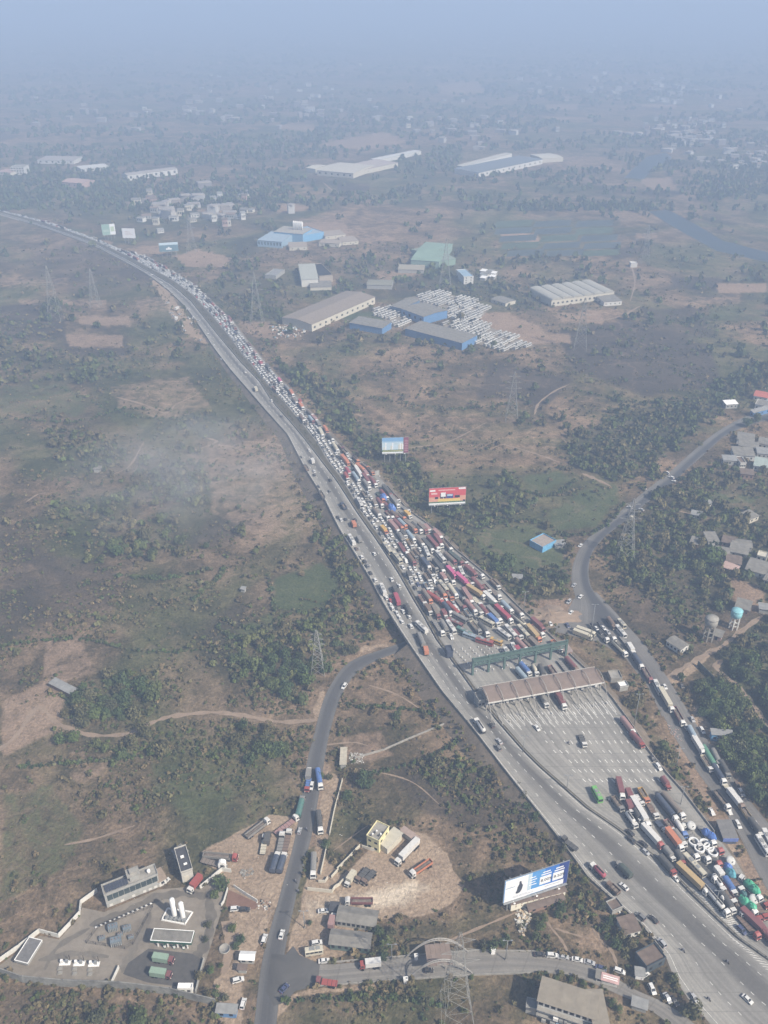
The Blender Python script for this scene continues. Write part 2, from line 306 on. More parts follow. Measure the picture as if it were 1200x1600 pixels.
def ground_mat():
    t = NT('scrub_ground'); p = t.pos()
    big = t.noise(p, .004, 4, .6, 1.5); mid = t.noise(p, .018, 5, .62, 1.0); fine = t.noise(p, .11, 5, .7, .6); grit = t.noise(p, .7, 3, .7); huge = t.noise(p, .0011, 3, .5)
    tuss = t.noise(p, .42, 4, .7, .8); f = t.math('ADD', t.math('MULTIPLY', mid, .45), t.math('ADD', t.math('MULTIPLY', fine, .33), t.math('MULTIPLY', tuss, .24)))
    dry = t.ramp(f, [(.36, (.044, .040, .026)), (.45, (.088, .072, .046)), (.51, (.158, .119, .080)), (.61, (.29, .213, .148))])
    olv = t.ramp(f, [(.37, (.030, .037, .019)), (.48, (.068, .074, .035)), (.59, (.142, .136, .070))])
    c = t.mix(t.smooth(big, .44, .60), dry, olv)
    c = t.mix(t.math('MULTIPLY', t.smooth(t.noise(p, .0075, 3, .6, .8), .56, .66), .65), c, (.040, .040, .032))
    edge = t.math('MULTIPLY', t.math('SUBTRACT', fine, .5), 1.1)
    def m(nm, lo=.25, hi=.75): return t.smooth(t.math('ADD', t.attr(nm).outputs['Fac'], edge), lo, hi)
    c = t.mix(m('dark'), c, t.ramp(f, [(.35, (.034, .031, .026)), (.65, (.098, .083, .066))]))
    c = t.mix(m('wood', .3, .9), c, t.ramp(f, [(.35, (.030, .037, .022)), (.65, (.078, .080, .048))]))
    c = t.mix(m('green'), c, t.ramp(f, [(.35, (.044, .066, .030)), (.5, (.074, .094, .044)), (.65, (.125, .135, .070))]))
    c = t.mix(m('pale'), c, t.ramp(f, [(.35, (.20, .145, .105)), (.65, (.34, .255, .19))]))
    c = t.mix(m('dirt', .35, .65), c, t.ramp(f, [(.36, (.265, .198, .142)), (.5, (.335, .258, .190)), (.63, (.395, .31, .232))]))
    c = t.mix(m('sand', .2, .9), c, (.60, .52, .42))
    wv = t.n('ShaderNodeTexVoronoi', feature='DISTANCE_TO_EDGE'); wv.inputs['Scale'].default_value = .022
    wp = t.n('ShaderNodeVectorMath', operation='ADD'); wp2 = t.n('ShaderNodeTexNoise'); wp2.inputs['Scale'].default_value = .03; wp2.inputs['Detail'].default_value = 3
    t.L(p, wp2.inputs['Vector']); ws = t.n('ShaderNodeVectorMath', operation='SCALE'); ws.inputs['Scale'].default_value = 60.0
    t.L(wp2.outputs['Color'], ws.inputs[0]); t.L(p, wp.inputs[0]); t.L(ws.outputs[0], wp.inputs[1]); t.L(wp.outputs[0], wv.inputs['Vector'])
    trail = t.math('MULTIPLY', t.math('SUBTRACT', 1.0, t.smooth(wv.outputs['Distance'], .012, .05)), t.smooth(mid, .42, .6))
    c = t.mix(t.math('MULTIPLY', trail, .38), c, (.22, .165, .12))
    c = t.mix(1.0, c, t.ramp(grit, [(.32, (.70,) * 3), (.68, (1.3,) * 3)]), 'MULTIPLY')
    c = t.mix(1.0, c, t.ramp(huge, [(.35, (.85, .88, .92)), (.65, (1.15, 1.1, 1.05))]), 'MULTIPLY')
    c = t.mix(1.0, c, (.98, .94, .88), 'MULTIPLY')
    t.col(c); t.b.inputs['Roughness'].default_value = 1.0; t.b.inputs['Specular IOR Level'].default_value = 0.05
    t.bump(t.math('ADD', t.math('MULTIPLY', fine, 1.0), t.math('ADD', t.math('MULTIPLY', grit, .25), t.math('MULTIPLY', tuss, .5))), .6, 2.0); return t.m
gm.materials.append(ground_mat()); ground = put('ground', gm); tag(ground, 'dry brown scrubland with burnt and green patches', kind='structure')

# ---------------------------------------------------------------- sheets and ribbons laid on the ground
EXCL = []                                             # pixel polygons kept clear of scrub
def sheet(name, poly, mat, z=.06, excl=True, label=None):
    pts = [G(x, y, z) for x, y in poly]; a = sum(pts[i].x * pts[(i + 1) % len(pts)].y - pts[(i + 1) % len(pts)].x * pts[i].y for i in range(len(pts)))
    o = MB().poly(pts if a > 0 else pts[::-1]).obj(name, mat); tag(o, label, kind='structure')
    if excl: EXCL.append(poly)
    return o
def smooth_line(pts, k=6):                            # Catmull-Rom through pixel points
    p = [np.array(q, float) for q in pts]; p = [2 * p[0] - p[1]] + p + [2 * p[-1] - p[-2]]; out = []
    for i in range(1, len(p) - 2):
        for j in range(k):
            t = j / k; a, b, c, d = p[i - 1:i + 3]
            out.append(.5 * (2 * b + (c - a) * t + (2 * a - 5 * b + 4 * c - d) * t * t + (3 * b - a - 3 * c + d) * t ** 3))
    return out + [p[-2]]
def ribbon_mesh(name, L, Rr, mat, nu=1):              # world rows L, R -> uv mesh (u across, v metres along)
    n = len(L); us = np.linspace(0, 1, nu + 1); v = []; uv = []; d = 0
    for i in range(n):
        if i: d += ((L[i] + Rr[i]) / 2 - (L[i - 1] + Rr[i - 1]) / 2).length
        for u in us: v.append(L[i].lerp(Rr[i], u)); uv.append((u, d))
    f = []
    for i in range(n - 1):
        for j in range(nu):
            a = i * (nu + 1) + j; q = (a, a + 1, a + nu + 2, a + nu + 1); f.append(q)
    me = bpy.data.meshes.new(name); me.from_pydata([tuple(x) for x in v], [], f); me.materials.append(mat)
    lay = me.uv_layers.new(name='uv'); buf = np.zeros((len(me.loops), 2), np.float32); vi = np.zeros(len(me.loops), np.int32)
    me.loops.foreach_get('vertex_index', vi); buf[:] = np.array(uv)[vi]; lay.data.foreach_set('uv', buf.ravel())
    me.update()
    if len(me.polygons) and me.polygons[0].normal.z < 0: me.flip_normals()
    return me
def road(name, lpx, rpx, mat, z=.10, label=None, nu=1):
    N = 90
    def rs(pl):
        p = np.array(smooth_line(pl)); s = np.concatenate([[0], np.cumsum(np.hypot(*np.diff(p, axis=0).T))]); t = np.linspace(0, s[-1], N)
        return np.stack([np.interp(t, s, p[:, 0]), np.interp(t, s, p[:, 1])], -1)
    l, r = rs(lpx), rs(rpx); EXCL.append([tuple(q) for q in l] + [tuple(q) for q in r[::-1]])
    o = put(name, ribbon_mesh(name, [G(*q, z) for q in l], [G(*q, z) for q in r], mat, nu)); tag(o, label, kind='structure'); return o
def track(name, pts, width, mat, z=.05, excl=True, label=None):
    w = [G(x, y, z) for x, y in smooth_line(pts)]; L = []; Rr = []
    for i, p in enumerate(w):
        t = (w[min(i + 1, len(w) - 1)] - w[max(i - 1, 0)]); n = Vector((-t.y, t.x, 0)).normalized(); k = width * (.36 + .12 * math.sin(i * 1.7) + .08 * math.sin(i * .6)) * min(1.0, .25 + .35 * min(i, len(w) - 1 - i))
        L.append(p + n * k); Rr.append(p - n * k)
    if excl:
        m_ = [(a - b).normalized() * 3.0 for a, b in zip(L, Rr)]; EXCL.append([proj(p + d) for p, d in zip(L, m_)] + [proj(p - d) for p, d in zip(Rr[::-1], m_[::-1])])
    o = put(name, ribbon_mesh(name, L, Rr, mat)); tag(o, label, kind='structure'); return o

def dirt_mat_(name, a, b):
    t = NT(name); f = t.noise(t.pos(), .06, 5, .6, .6); t.col(t.ramp(f, [(.34, a), (.66, b)])); return t.m
def road_mat(name, base, dark, streaks, joint=None, cross=0.0, edge=None):
    t = NT(name); uvn = t.n('ShaderNodeUVMap'); sep = t.n('ShaderNodeSeparateXYZ'); t.L(uvn.outputs[0], sep.inputs[0]); u, v = sep.outputs[0], sep.outputs[1]; p = t.pos()
    cmb = t.n('ShaderNodeCombineXYZ'); t.L(t.math('MULTIPLY', u, 34.0), cmb.inputs[0]); t.L(t.math('MULTIPLY', v, .012), cmb.inputs[1])
    st = t.noise(cmb.outputs[0], 1.0, 4, .6)
    blot = t.noise(p, .05, 5, .65); grit = t.noise(p, 1.2, 3, .7)
    c = t.ramp(t.math('ADD', t.math('MULTIPLY', st, .6), t.math('MULTIPLY', blot, .4)), [(.32, tuple(x * .62 for x in base)), (.50, base), (.68, tuple(min(1, x * 1.32) for x in base))])
    for (uc, w, amt, v0, v1) in streaks:              # oil and rubber bands worn along the lanes
        d = t.math('ABSOLUTE', t.math('SUBTRACT', t.math('ADD', u, t.math('MULTIPLY', t.math('SUBTRACT', blot, .5), .12)), uc))
        k = t.math('SUBTRACT', 1.0, t.smooth(d, w * .3, w)); k = t.math('MULTIPLY', k, amt)
        if v1 > v0: k = t.math('MULTIPLY', k, t.smooth(v, v0, v1))
        c = t.mix(k, c, dark)
    if joint:                                         # concrete slab joints
        for sk, per in ((v, joint), ):
            fr = t.math('FRACT', t.math('DIVIDE', sk, per)); c = t.mix(t.math('MULTIPLY', t.math('LESS_THAN', fr, .05), .35), c, tuple(x * .5 for x in base))
    c = t.mix(1.0, c, t.ramp(grit, [(.3, (.9,) * 3), (.7, (1.1,) * 3)]), 'MULTIPLY')
    t.col(c); t.b.inputs['Roughness'].default_value = .9; return t.m
M_CONC = road_mat('worn_concrete_road', (.275, .262, .235), (.066, .063, .060), [(.62, .20, .75, 900, 1500), (.35, .16, .35, 200, 700), (.8, .1, .3, 400, 900)], 9.0)
M_PLAZA = road_mat('plaza_concrete', (.255, .243, .218), (.115, .110, .100), [(.30, .05, .3, 1, 0), (.52, .04, .3, 1, 0), (.70, .05, .3, 1, 0), (.86, .04, .25, 1, 0)], 9.0)
M_ASPH = road_mat('side_road_asphalt', (.125, .121, .115), (.070, .069, .070), [(.5, .45, .75, 1, 0)])
M_ASPH2 = road_mat('curved_road_asphalt', (.150, .142, .130), (.062, .063, .066), [(.66, .40, .9, 1, 0)])
M_ASPH3 = road_mat('frontage_asphalt', (.165, .155, .142), (.105, .100, .095), [(.35, .3, .6, 1, 0)])
M_ASPH_ = dirt_mat_('junction_asphalt', (.062, .060, .058), (.115, .110, .102)); M_OVER = road_mat('overpass_concrete', (.21, .195, .172), (.13, .122, .112), [(.35, .12, .5, 1, 0), (.68, .12, .5, 1, 0)], 12.0)
def dirt_mat(name, a, b, sc=.06):
    t = NT(name); p = t.pos(); f = t.math('ADD', t.math('MULTIPLY', t.noise(p, sc, 5, .65, .8), .6), t.math('MULTIPLY', t.noise(p, sc * 9, 4, .7), .4))
    t.col(t.ramp(f, [(.34, a), (.50, tuple((x + y) / 2 for x, y in zip(a, b))), (.66, b)])); t.b.inputs['Roughness'].default_value = 1.0; t.bump(f, .5, .6); return t.m
M_DIRT = dirt_mat('packed_dirt', (.19, .140, .100), (.32, .245, .18)); M_SAND = dirt_mat('pale_sand', (.25, .195, .145), (.47, .39, .30), .05)
M_YARD = dirt_mat('yard_concrete', (.155, .132, .104), (.27, .236, .192), .05); M_PATH = dirt_mat('trodden_earth', (.21, .155, .11), (.33, .25, .185), .08)
M_PATHT = dirt_mat('path_soil', (.19, .142, .102), (.32, .24, .175), .08); M_OIL = dirt_mat('oily_asphalt', (.060, .057, .053), (.115, .107, .097), .05); M_BANK = dirt_mat('embankment_soil', (.075, .066, .048), (.24, .188, .138), .09)
M_REDSOIL = dirt_mat('red_soil', (.15, .085, .060), (.22, .13, .095), .2)

# highway edges (pixel polylines, read off the photograph; cross-sections share a row)
L1 = [(-400, 197), (0, 336), (75, 358), (150, 386), (200, 412), (232, 430), (262, 453), (290, 480), (312, 510), (335, 545), (362, 580), (390, 612), (414, 640), (450, 680), (477, 733), (507, 780), (530, 827), (553, 863), (580, 907), (600, 945), (625, 985), (650, 1022), (690, 1080), (740, 1140), (790, 1205), (840, 1268), (883, 1323), (920, 1373), (947, 1397), (1000, 1443), (1040, 1493), (1052, 1525), (1075, 1560), (1110, 1600), (1150, 1650), (1190, 1700)]
M1 = [(-400, 193), (0, 332), (75, 354), (150, 381), (200, 406), (232, 424), (270, 446), (298, 470), (326, 505), (346, 530), (380, 570), (405, 595), (425, 627), (452, 657), (477, 687), (500, 717), (527, 752), (560, 803), (590, 845), (623, 895), (650, 942), (663, 963), (683, 1000), (727, 1060), (757, 1103), (783, 1133), (817, 1172), (843, 1198), (883, 1233), (917, 1263), (967, 1297), (1013, 1333), (1047, 1363), (1083, 1400), (1117, 1433), (1153, 1467), (1200, 1500), (1270, 1550), (1400, 1640), (1490, 1700)]
M2 = [(-400, 190), (0, 330), (75, 350), (150, 377), (200, 401), (232, 418), (270, 438), (302, 462), (334, 497), (355, 522), (380, 556), (395, 573), (417, 600), (440, 624), (458, 645), (476, 667), (497, 694), (510, 717), (535, 750), (564, 800), (595, 842), (627, 892), (654, 940), (667, 961), (687, 998), (731, 1058), (761, 1101), (787, 1131), (821, 1170), (847, 1196), (887, 1231), (921, 1261), (971, 1295), (1017, 1331), (1051, 1361), (1087, 1398), (1121, 1431), (1157, 1465), (1204, 1498), (1274, 1548), (1404, 1638), (1494, 1698)]
R2 = [(-400, 188), (0, 328), (75, 346), (150, 373), (187, 388), (225, 401), (260, 419), (300, 441), (330, 469), (362, 499), (387, 533), (422, 575), (457, 613), (507, 670), (543, 707), (590, 742), (637, 797), (683, 830), (710, 858), (763, 901), (813, 952), (848, 983), (885, 1018), (917, 1048), (953, 1087), (987, 1133), (1013, 1173), (1040, 1207), (1067, 1237), (1113, 1297), (1150, 1345), (1205, 1440), (1290, 1560), (1400, 1640), (1499, 1702)]
def xat(pl, py): a = np.array(pl); return float(np.interp(py, a[:, 1], a[:, 0]))
ROWS = [y for y in np.concatenate([np.arange(200, 480, 4), np.arange(480, 1690, 7)])]
def rows(pl, dz=0.0): return [G(xat(pl, y), y, zh(y) + dz) for y in ROWS]
def hribbon(name, a, b, mat, da=0.0, db=0.0, label=None, nu=1, r0=0, r1=None):
    A, B = rows(a, da)[r0:r1], rows(b, db)[r0:r1]
    o = put(name, ribbon_mesh(name, A, B, mat, nu)); tag(o, label, kind='structure'); return o
hribbon('highway', L1, M1, M_CONC, label='outbound concrete carriageway of the motorway with tyre-dark lanes', nu=2)
hribbon('toll_plaza', M2, R2, M_PLAZA, label='wide concrete carriageway of the toll plaza', nu=2)
t_med = dirt_mat('median_scrub', (.050, .050, .034), (.125, .105, .072), .12)
hribbon('median_ground', M1, M2, t_med, -.03, -.03, label='dusty strip between the two carriageways')
EXCL.append([(x, y) for x, y in L1] + [(x, y) for x, y in R2[::-1]])
# embankment slopes down to the ground on both sides; left open where the side road dives under
def skirt(name, pl, side, out=9.0, gap=None, label=None):
    P = rows(pl, -.02); mb = MB()
    for i in range(len(P) - 1):
        y = ROWS[i]
        if gap and gap[0] <= y <= gap[1]: continue
        q = []
        for j in (i, i + 1):
            t = P[min(j + 1, len(P) - 1)] - P[max(j - 1, 0)]; n = Vector((-t.y, t.x, 0)).normalized() * side
            k = out * min(1.0, P[j].z / 6.0) + .6
            q.append((P[j], Vector((P[j].x + n.x * k, P[j].y + n.y * k, -.15))))
        mb.add([q[0][0], q[0][1], q[1][1], q[1][0]], [(0, 1, 2, 3)])
    o = mb.obj(name, M_BANK); tag(o, label, kind='structure'); return o
skirt('embankment_terrain', L1, -1, 9.0, (962, 1004), label='earth slope below the outbound carriageway')
skirt('embankment_terrain', R2, 1, 8.0, None, label='earth slope below the toll plaza edge')
M_CONCW = plain('weathered_concrete', (.26, .245, .22), .9, .25, .5); M_CONCD = plain('dark_concrete', (.085, .09, .095), .9, .25, .5)
# road bridge over the side road: deck edge beam and two abutments
br = empty('road_bridge', G(620, 985, 0)); tag(br, 'concrete bridge carrying the outbound carriageway over the side road', 'bridge')
def world_part(mb, name, mat, parent):
    o = mb.obj(name, mat); o.parent = parent; o.matrix_parent_inverse = Matrix.Translation(-parent.location) if parent.rotation_euler.z == 0 else (Matrix.Translation(parent.location) @ Matrix.Rotation(parent.rotation_euler.z, 4, 'Z')).inverted(); return o
for y, nm in ((960, 'abutment'), (1005, 'abutment')):
    a, b = G(xat(L1, y), y, 6), G(xat(M1, y), y, 6); mb = MB(); d = (b - a).normalized(); n = Vector((-d.y, d.x, 0)) * .5
    mb.add([a - n - Vector((0, 0, 6.2)), b - n - Vector((0, 0, 6.2)), b + n - Vector((0, 0, 6.2)), a + n - Vector((0, 0, 6.2)), a - n - Vector((0, 0, .1)), b - n - Vector((0, 0, .1)), b + n - Vector((0, 0, .1)), a + n - Vector((0, 0, .1))],
           [(0, 1, 2, 3), (4, 5, 6, 7), (0, 1, 5, 4), (1, 2, 6, 5), (2, 3, 7, 6), (3, 0, 4, 7)]); world_part(mb, nm, M_CONCD, br)
mb = MB(); ys = np.linspace(956, 1010, 12)
for a, b in zip(ys[:-1], ys[1:]): mb.bar(G(xat(L1, a), a, 5.25), G(xat(L1, b), b, 5.25), .9)
world_part(mb, 'edge_beam', M_CONCW, br)
mb = MB(); ys = np.linspace(962, 1003, 8)
A = [G(xat(L1, y), y, 4.7) for y in ys]; B = [G(xat(M1, y), y, 4.7) for y in ys]
for i in range(len(ys) - 1): mb.add([A[i], B[i], B[i + 1], A[i + 1]], [(0, 1, 2, 3)])
world_part(mb, 'deck', M_CONCD, br)

# barriers and parapets: long low walls
def wall_line(name, pts, h, w, mat, label, cat, group=None, zfun=None, step=None, gapf=None):
    W = [G(x, y, (zfun(y) if zfun else 0.0)) for x, y in pts]; mb = MB()
    for i in range(len(W) - 1):
        a, b = W[i], W[i + 1]; d = b - a
        if d.length < .01: continue
        n = Vector((-d.y, d.x, 0)).normalized() * w * .5; e = d.normalized() * w * .45
        a2, b2 = a - e, b + e
        mb.add([a2 - n, b2 - n, b2 + n, a2 + n] + [q + Vector((0, 0, h)) for q in (a2 - n * .8, b2 - n * .8, b2 + n * .8, a2 + n * .8)], [(3, 2, 1, 0), (4, 5, 6, 7), (0, 1, 5, 4), (1, 2, 6, 5), (2, 3, 7, 6), (3, 0, 4, 7)])
    o = mb.obj(name, mat); tag(o, label, cat, group); return o
def hline(pl, y0, y1, st=9, dx=0): return [(xat(pl, y) + dx, y) for y in np.arange(y0, y1 + .1, st)]
wall_line('crash_barrier', hline(L1, 345, 1493), .95, .45, M_CONCW, 'long concrete crash barrier along the scrub side of the outbound carriageway', 'barrier', zfun=zh)
wall_line('median_barrier', hline(M1, 345, 1560), .95, .55, plain('median_concrete', (.17, .16, .145), .9, .3, .4), 'long concrete median barrier between outbound road and toll plaza', 'barrier', zfun=zh)
wall_line('plaza_parapet', hline(R2, 760, 1300), 1.1, .4, M_CONCW, 'low concrete parapet along the outer edge of the toll plaza', 'barrier', zfun=zh)

# other roads
road('side_road', [(388, 1660), (397, 1600), (410, 1500), (437, 1400), (463, 1300), (478, 1200), (490, 1150), (505, 1095), (520, 1065), (537, 1042), (558, 1028), (590, 1017), (640, 1000), (670, 992)],
     [(426, 1660), (432, 1600), (443, 1500), (463, 1400), (488, 1300), (505, 1200), (514, 1150), (528, 1100), (541, 1073), (556, 1053), (575, 1039), (600, 1027), (645, 1012), (680, 1003)], M_ASPH, label='dark asphalt side road passing under the motorway', nu=2)
road('curved_road', [(1300, 625), (1200, 642), (1160, 653), (1117, 677), (1077, 710), (1047, 737), (1013, 763), (980, 790), (947, 817), (913, 847), (897, 877), (893, 907), (899, 937), (890, 970)],
     [(1300, 640), (1200, 657), (1167, 666), (1133, 681), (1107, 704), (1073, 734), (1047, 760), (1013, 784), (977, 814), (943, 841), (924, 867), (920, 900), (932, 930), (985, 985)], M_ASPH2, label='asphalt road curving down from the village to the junction', nu=2)
sheet('junction_ground', [(880, 968), (897, 935), (932, 925), (960, 955), (1010, 1010), (1050, 1070), (1035, 1120), (1010, 1070), (975, 1026), (935, 1003), (900, 995), (880, 990), (830, 985), (815, 968), (850, 962)], M_ASPH3, .075, label='open asphalt junction where the roads meet')
road('frontage_road', [(960, 1000), (1000, 1050), (1022, 1090), (1040, 1125), (1067, 1173), (1100, 1220), (1125, 1255), (1155, 1305), (1190, 1375), (1250, 1470)],
     [(1000, 1000), (1030, 1040), (1050, 1070), (1085, 1127), (1122, 1180), (1167, 1245), (1205, 1292), (1240, 1340), (1290, 1410), (1330, 1470)], M_ASPH3, .09, label='frontage road filled with waiting trucks', nu=2)
road('overpass_road', [(432, 1494), (500, 1507), (620, 1497), (740, 1487), (830, 1488), (900, 1500), (950, 1521), (990, 1545), (1040, 1568), (1085, 1600), (1130, 1650)],
     [(425, 1548), (495, 1540), (620, 1531), (740, 1523), (830, 1520), (900, 1527), (955, 1549), (1005, 1572), (1045, 1600), (1080, 1640), (1100, 1680)], M_OVER, .12, label='pale concrete link road under the arched canopy', nu=2)
# dirt lots, yards, tracks
0 and sheet('dirt_lot', [(478, 1282), (462, 1320), (440, 1395), (412, 1460), (398, 1500), (372, 1500), (375, 1440), (362, 1418), (350, 1372), (316, 1348), (316, 1330), (350, 1310), (420, 1272)], M_DIRT, .055, label='brown dirt truck park beside the side road')
0 and sheet('dirt_lot', [(488, 1328), (470, 1400), (452, 1470), (449, 1496), (505, 1503), (560, 1492), (600, 1470), (655, 1432), (700, 1420), (730, 1385), (700, 1360), (700, 1330), (660, 1300), (625, 1290), (575, 1330), (530, 1365), (515, 1345)], M_SAND, .05, label='pale sandy lot with parked tippers')
0 and sheet('dirt_verge', [(478, 1200), (484, 1300), (468, 1330), (460, 1310), (474, 1240)], M_PATH, .045)
0 and sheet('dirt_verge', [(507, 1200), (530, 1210), (520, 1260), (512, 1310), (500, 1370), (478, 1390), (490, 1310)], M_PATH, .045)
sheet('fuel_yard', [(0, 1508), (62, 1462), (92, 1468), (125, 1432), (128, 1418), (163, 1425), (246, 1390), (300, 1385), (312, 1390), (348, 1366), (350, 1410), (332, 1470), (322, 1500), (306, 1552), (267, 1548), (187, 1538), (100, 1535), (37, 1528), (0, 1518)], M_YARD, .06, label='concrete yard of the gas filling station')
sheet('oily_apron', [(232, 1482), (300, 1490), (318, 1500), (304, 1545), (230, 1535), (192, 1522), (200, 1505)], M_OIL, .09, label='oil dark apron below the filling canopy')
sheet('garden_path', [(345, 1440), (362, 1438), (372, 1470), (355, 1520), (345, 1520), (352, 1475)], M_PATH, .07, False)
sheet('red_soil_patch', [(357, 1390), (403, 1411), (399, 1421), (352, 1418)], M_REDSOIL, .07, label='triangular bed of red soil by the white wall')
0 and sheet('shop_forecourt', [(352, 1424), (402, 1424), (392, 1500), (384, 1598), (350, 1598), (340, 1530), (375, 1500)], M_DIRT, .05)
for k, (pts, w) in enumerate([([(505, 1124), (440, 1128), (380, 1118), (330, 1113), (270, 1119), (240, 1128), (200, 1146), (140, 1148), (90, 1130), (60, 1105), (25, 1150), (-10, 1178)], 3.6), ([(0, 440), (60, 441), (102, 443)], 3.5),
    ([(180, 620), (225, 632), (258, 645), (275, 632), (305, 618)], 3.2), ([(290, 706), (315, 700), (338, 690), (322, 684)], 3.2), ([(835, 648), (842, 630), (865, 612), (890, 600)], 2.6), ([(785, 694), (815, 702), (855, 715), (872, 722)], 2.4),
    ([(1000, 478), (970, 494), (930, 501), (880, 496)], 3.5), ([(1035, 1065), (1065, 1045), (1090, 1030), (1130, 1008), (1160, 985), (1200, 955)], 4.0), ([(1128, 1030), (1120, 1045), (1150, 1070), (1180, 1105), (1200, 1135), (1230, 1170)], 4.5),
    ([(380, 690), (420, 692), (450, 700)], 2.4), ([(505, 285), (520, 298), (530, 305)], 5), ([(575, 1070), (620, 1085), (660, 1110)], 1.4), ([(500, 1165), (550, 1160), (575, 1165)], 1.3),
    ([(925, 1445), (935, 1465), (955, 1485), (965, 1510)], 1.5), ([(846, 1425), (860, 1448), (878, 1470), (888, 1490)], 1.3), ([(866, 1450), (890, 1458), (925, 1468)], 1.2), ([(100, 1320), (150, 1310), (210, 1290)], 1.6),
    ([(910, 740), (930, 748), (955, 760)], 4.5), ([(1060, 798), (1090, 806), (1115, 812)], 2.5), ([(40, 785), (60, 772), (78, 770)], 2.0), ([(225, 690), (200, 730), (160, 745)], 2.0),
    ([(640, 700), (700, 690), (760, 660)], 2.0), ([(985, 410), (992, 440), (985, 470)], 3.0), ([(700, 1470), (760, 1445), (820, 1420)], 1.4), ([(560, 1200), (640, 1220), (690, 1260)], 1.0), ([(520, 1330), (560, 1300), (575, 1290)], .9)]):
    track('dirt_path', pts, w, M_PATHT, .05 + .0015 * k)
M_TYRE = dirt_mat('tyre_marked_concrete', (.105, .094, .078), (.19, .168, .138), .06)
for k, (pts, w) in enumerate([([(140, 1446), (190, 1428), (240, 1404), (290, 1396), (325, 1402)], 5), ([(325, 1402), (330, 1440), (318, 1480), (300, 1500)], 5), ([(235, 1425), (215, 1470), (200, 1500), (190, 1520)], 4.5), ([(60, 1500), (120, 1490), (170, 1495)], 3.5), ([(140, 1450), (90, 1480), (70, 1515)], 3)]): track('yard_lane_path', pts, w, M_TYRE, .075 + .002 * k, False, 'tyre marked lane across the filling yard')
t = NT('river_water'); t.b.inputs['Base Color'].default_value = (.04, .052, .056, 1); t.b.inputs['Roughness'].default_value = .5; t.b.inputs['Specular IOR Level'].default_value = .5
t.bump(t.noise(t.pos(), .25, 3), .15, .3); M_WATER = t.m
for poly, w in Z_WATER: sheet('river', poly, M_WATER, .06, label='grey river winding through the far scrub')
# salt pans / paddies with bunds in the far middle
M_PAN = plain('pond_water', (.062, .075, .068), .6, .2, .02)
for i in range(5):
    for j in range(3):
        x0 = 775 + 62 * j + 4 * i + rng.uniform(-4, 4); y0 = 346 + i * 11.5; 
        if rng.random() < .85: sheet('paddy_field', [(x0, y0), (x0 + 57, y0 - 3), (x0 + 54, y0 + 6.5), (x0 - 4, y0 + 9)], M_PAN if (i + j) % 3 else plain('paddy_green', (.07, .095, .055), .9, .3, .05), .05)
sheet('oil_stained_asphalt', [(424, 1490), (446, 1492), (458, 1478), (468, 1492), (500, 1506), (498, 1524), (495, 1541), (462, 1548), (446, 1566), (428, 1572), (416, 1550)], M_ASPH_, .14, False)
# flat print on the roads: lane dashes, hatching, edge lines
LINE = plain('worn_road_paint', (.70, .69, .65), .85, .3, .8)
mk = MB()
def stripe(p, q, w, mb=None, z=.02):
    p, q = Vector(p), Vector(q); d = q - p; n = Vector((-d.y, d.x, 0)).normalized() * w * .5; u = Vector((0, 0, z)); (mb or mk).add([p - n + u, q - n + u, q + n + u, p + n + u], [(0, 1, 2, 3)])
def hp(u, y, a=M2, b=R2, dz=0.0): return G(xat(a, y) * (1 - u) + xat(b, y) * u, y, zh(y) + dz)
for u in np.linspace(.22, .93, 15):
    for y in np.arange(1112, 1232, 15.0):
        if rng.random() < .88: stripe(hp(u, y), hp(u, y + rng.uniform(3.8, 5.6)), .30)
for u in np.linspace(.05, .95, 17):                      # worn guide lines running out from the toll islands
    for s_ in (-.012, .012): y0_ = 1118 - 26 * u; stripe(hp(u + s_, y0_), hp(u + s_ * .4, y0_ + rng.uniform(14, 30)), .24)
for u in (.27, .52, .76):
    y = 420
    while y < 1640:
        st = 12.5 * (y / 1300) + .8
        if rng.random() < .7: stripe(hp(u, y, L1, M1), hp(u, y + st * .33, L1, M1), .2)
        y += st
for y in np.arange(360, 1640, 10.0):
    stripe(hp(.05, y, L1, M1), hp(.05, y + 9.5, L1, M1), .16)
    if y < 1480: stripe(hp(.94, y, L1, M1), hp(.94, y + 9.5, L1, M1), .16)
for k in range(20):                                    # hatching between plaza and carriageway
    y = 1388 + 3.6 * k; stripe(hp(.04, y + 2), hp(min(.50, .10 + .022 * k), y + 8), .2)
for k in range(22):
    y = 1462 + 4.6 * k; stripe(hp(.955, y, L1, M1), hp(.955 - .006 * k - .02, y - 3, L1, M1), .18)
lm = mk.obj('road_markings', LINE); tag(lm, 'worn white lane dashes and hatching on the concrete', kind='structure')
# ================================================================ HAZE: one closed box of thin even air round camera and scene
hb = MB().box(-26000, 26000, -800, 42000, -1.0, CAMH + 8.0)
hm = bpy.data.materials.new('haze_air'); hm.use_nodes = True; hn = hm.node_tree; hn.nodes.clear()
ho = hn.nodes.new('ShaderNodeOutputMaterial'); pv = hn.nodes.new('ShaderNodeVolumePrincipled')
pv.inputs['Density'].default_value = HAZE_DENSITY; pv.inputs['Color'].default_value = (*HAZE_COLOR, 1); pv.inputs['Anisotropy'].default_value = HAZE_ANISO
hn.links.new(pv.outputs[0], ho.inputs['Volume'])
sm = bpy.data.materials.new('grass_smoke'); sm.use_nodes = True; sn = sm.node_tree; sn.nodes.clear(); so_ = sn.nodes.new('ShaderNodeOutputMaterial'); sv = sn.nodes.new('ShaderNodeVolumePrincipled')
stc = sn.nodes.new('ShaderNodeTexCoord'); sno = sn.nodes.new('ShaderNodeTexNoise'); sno.inputs['Scale'].default_value = 3.2; sno.inputs['Detail'].default_value = 4; sno.inputs['Distortion'].default_value = .8
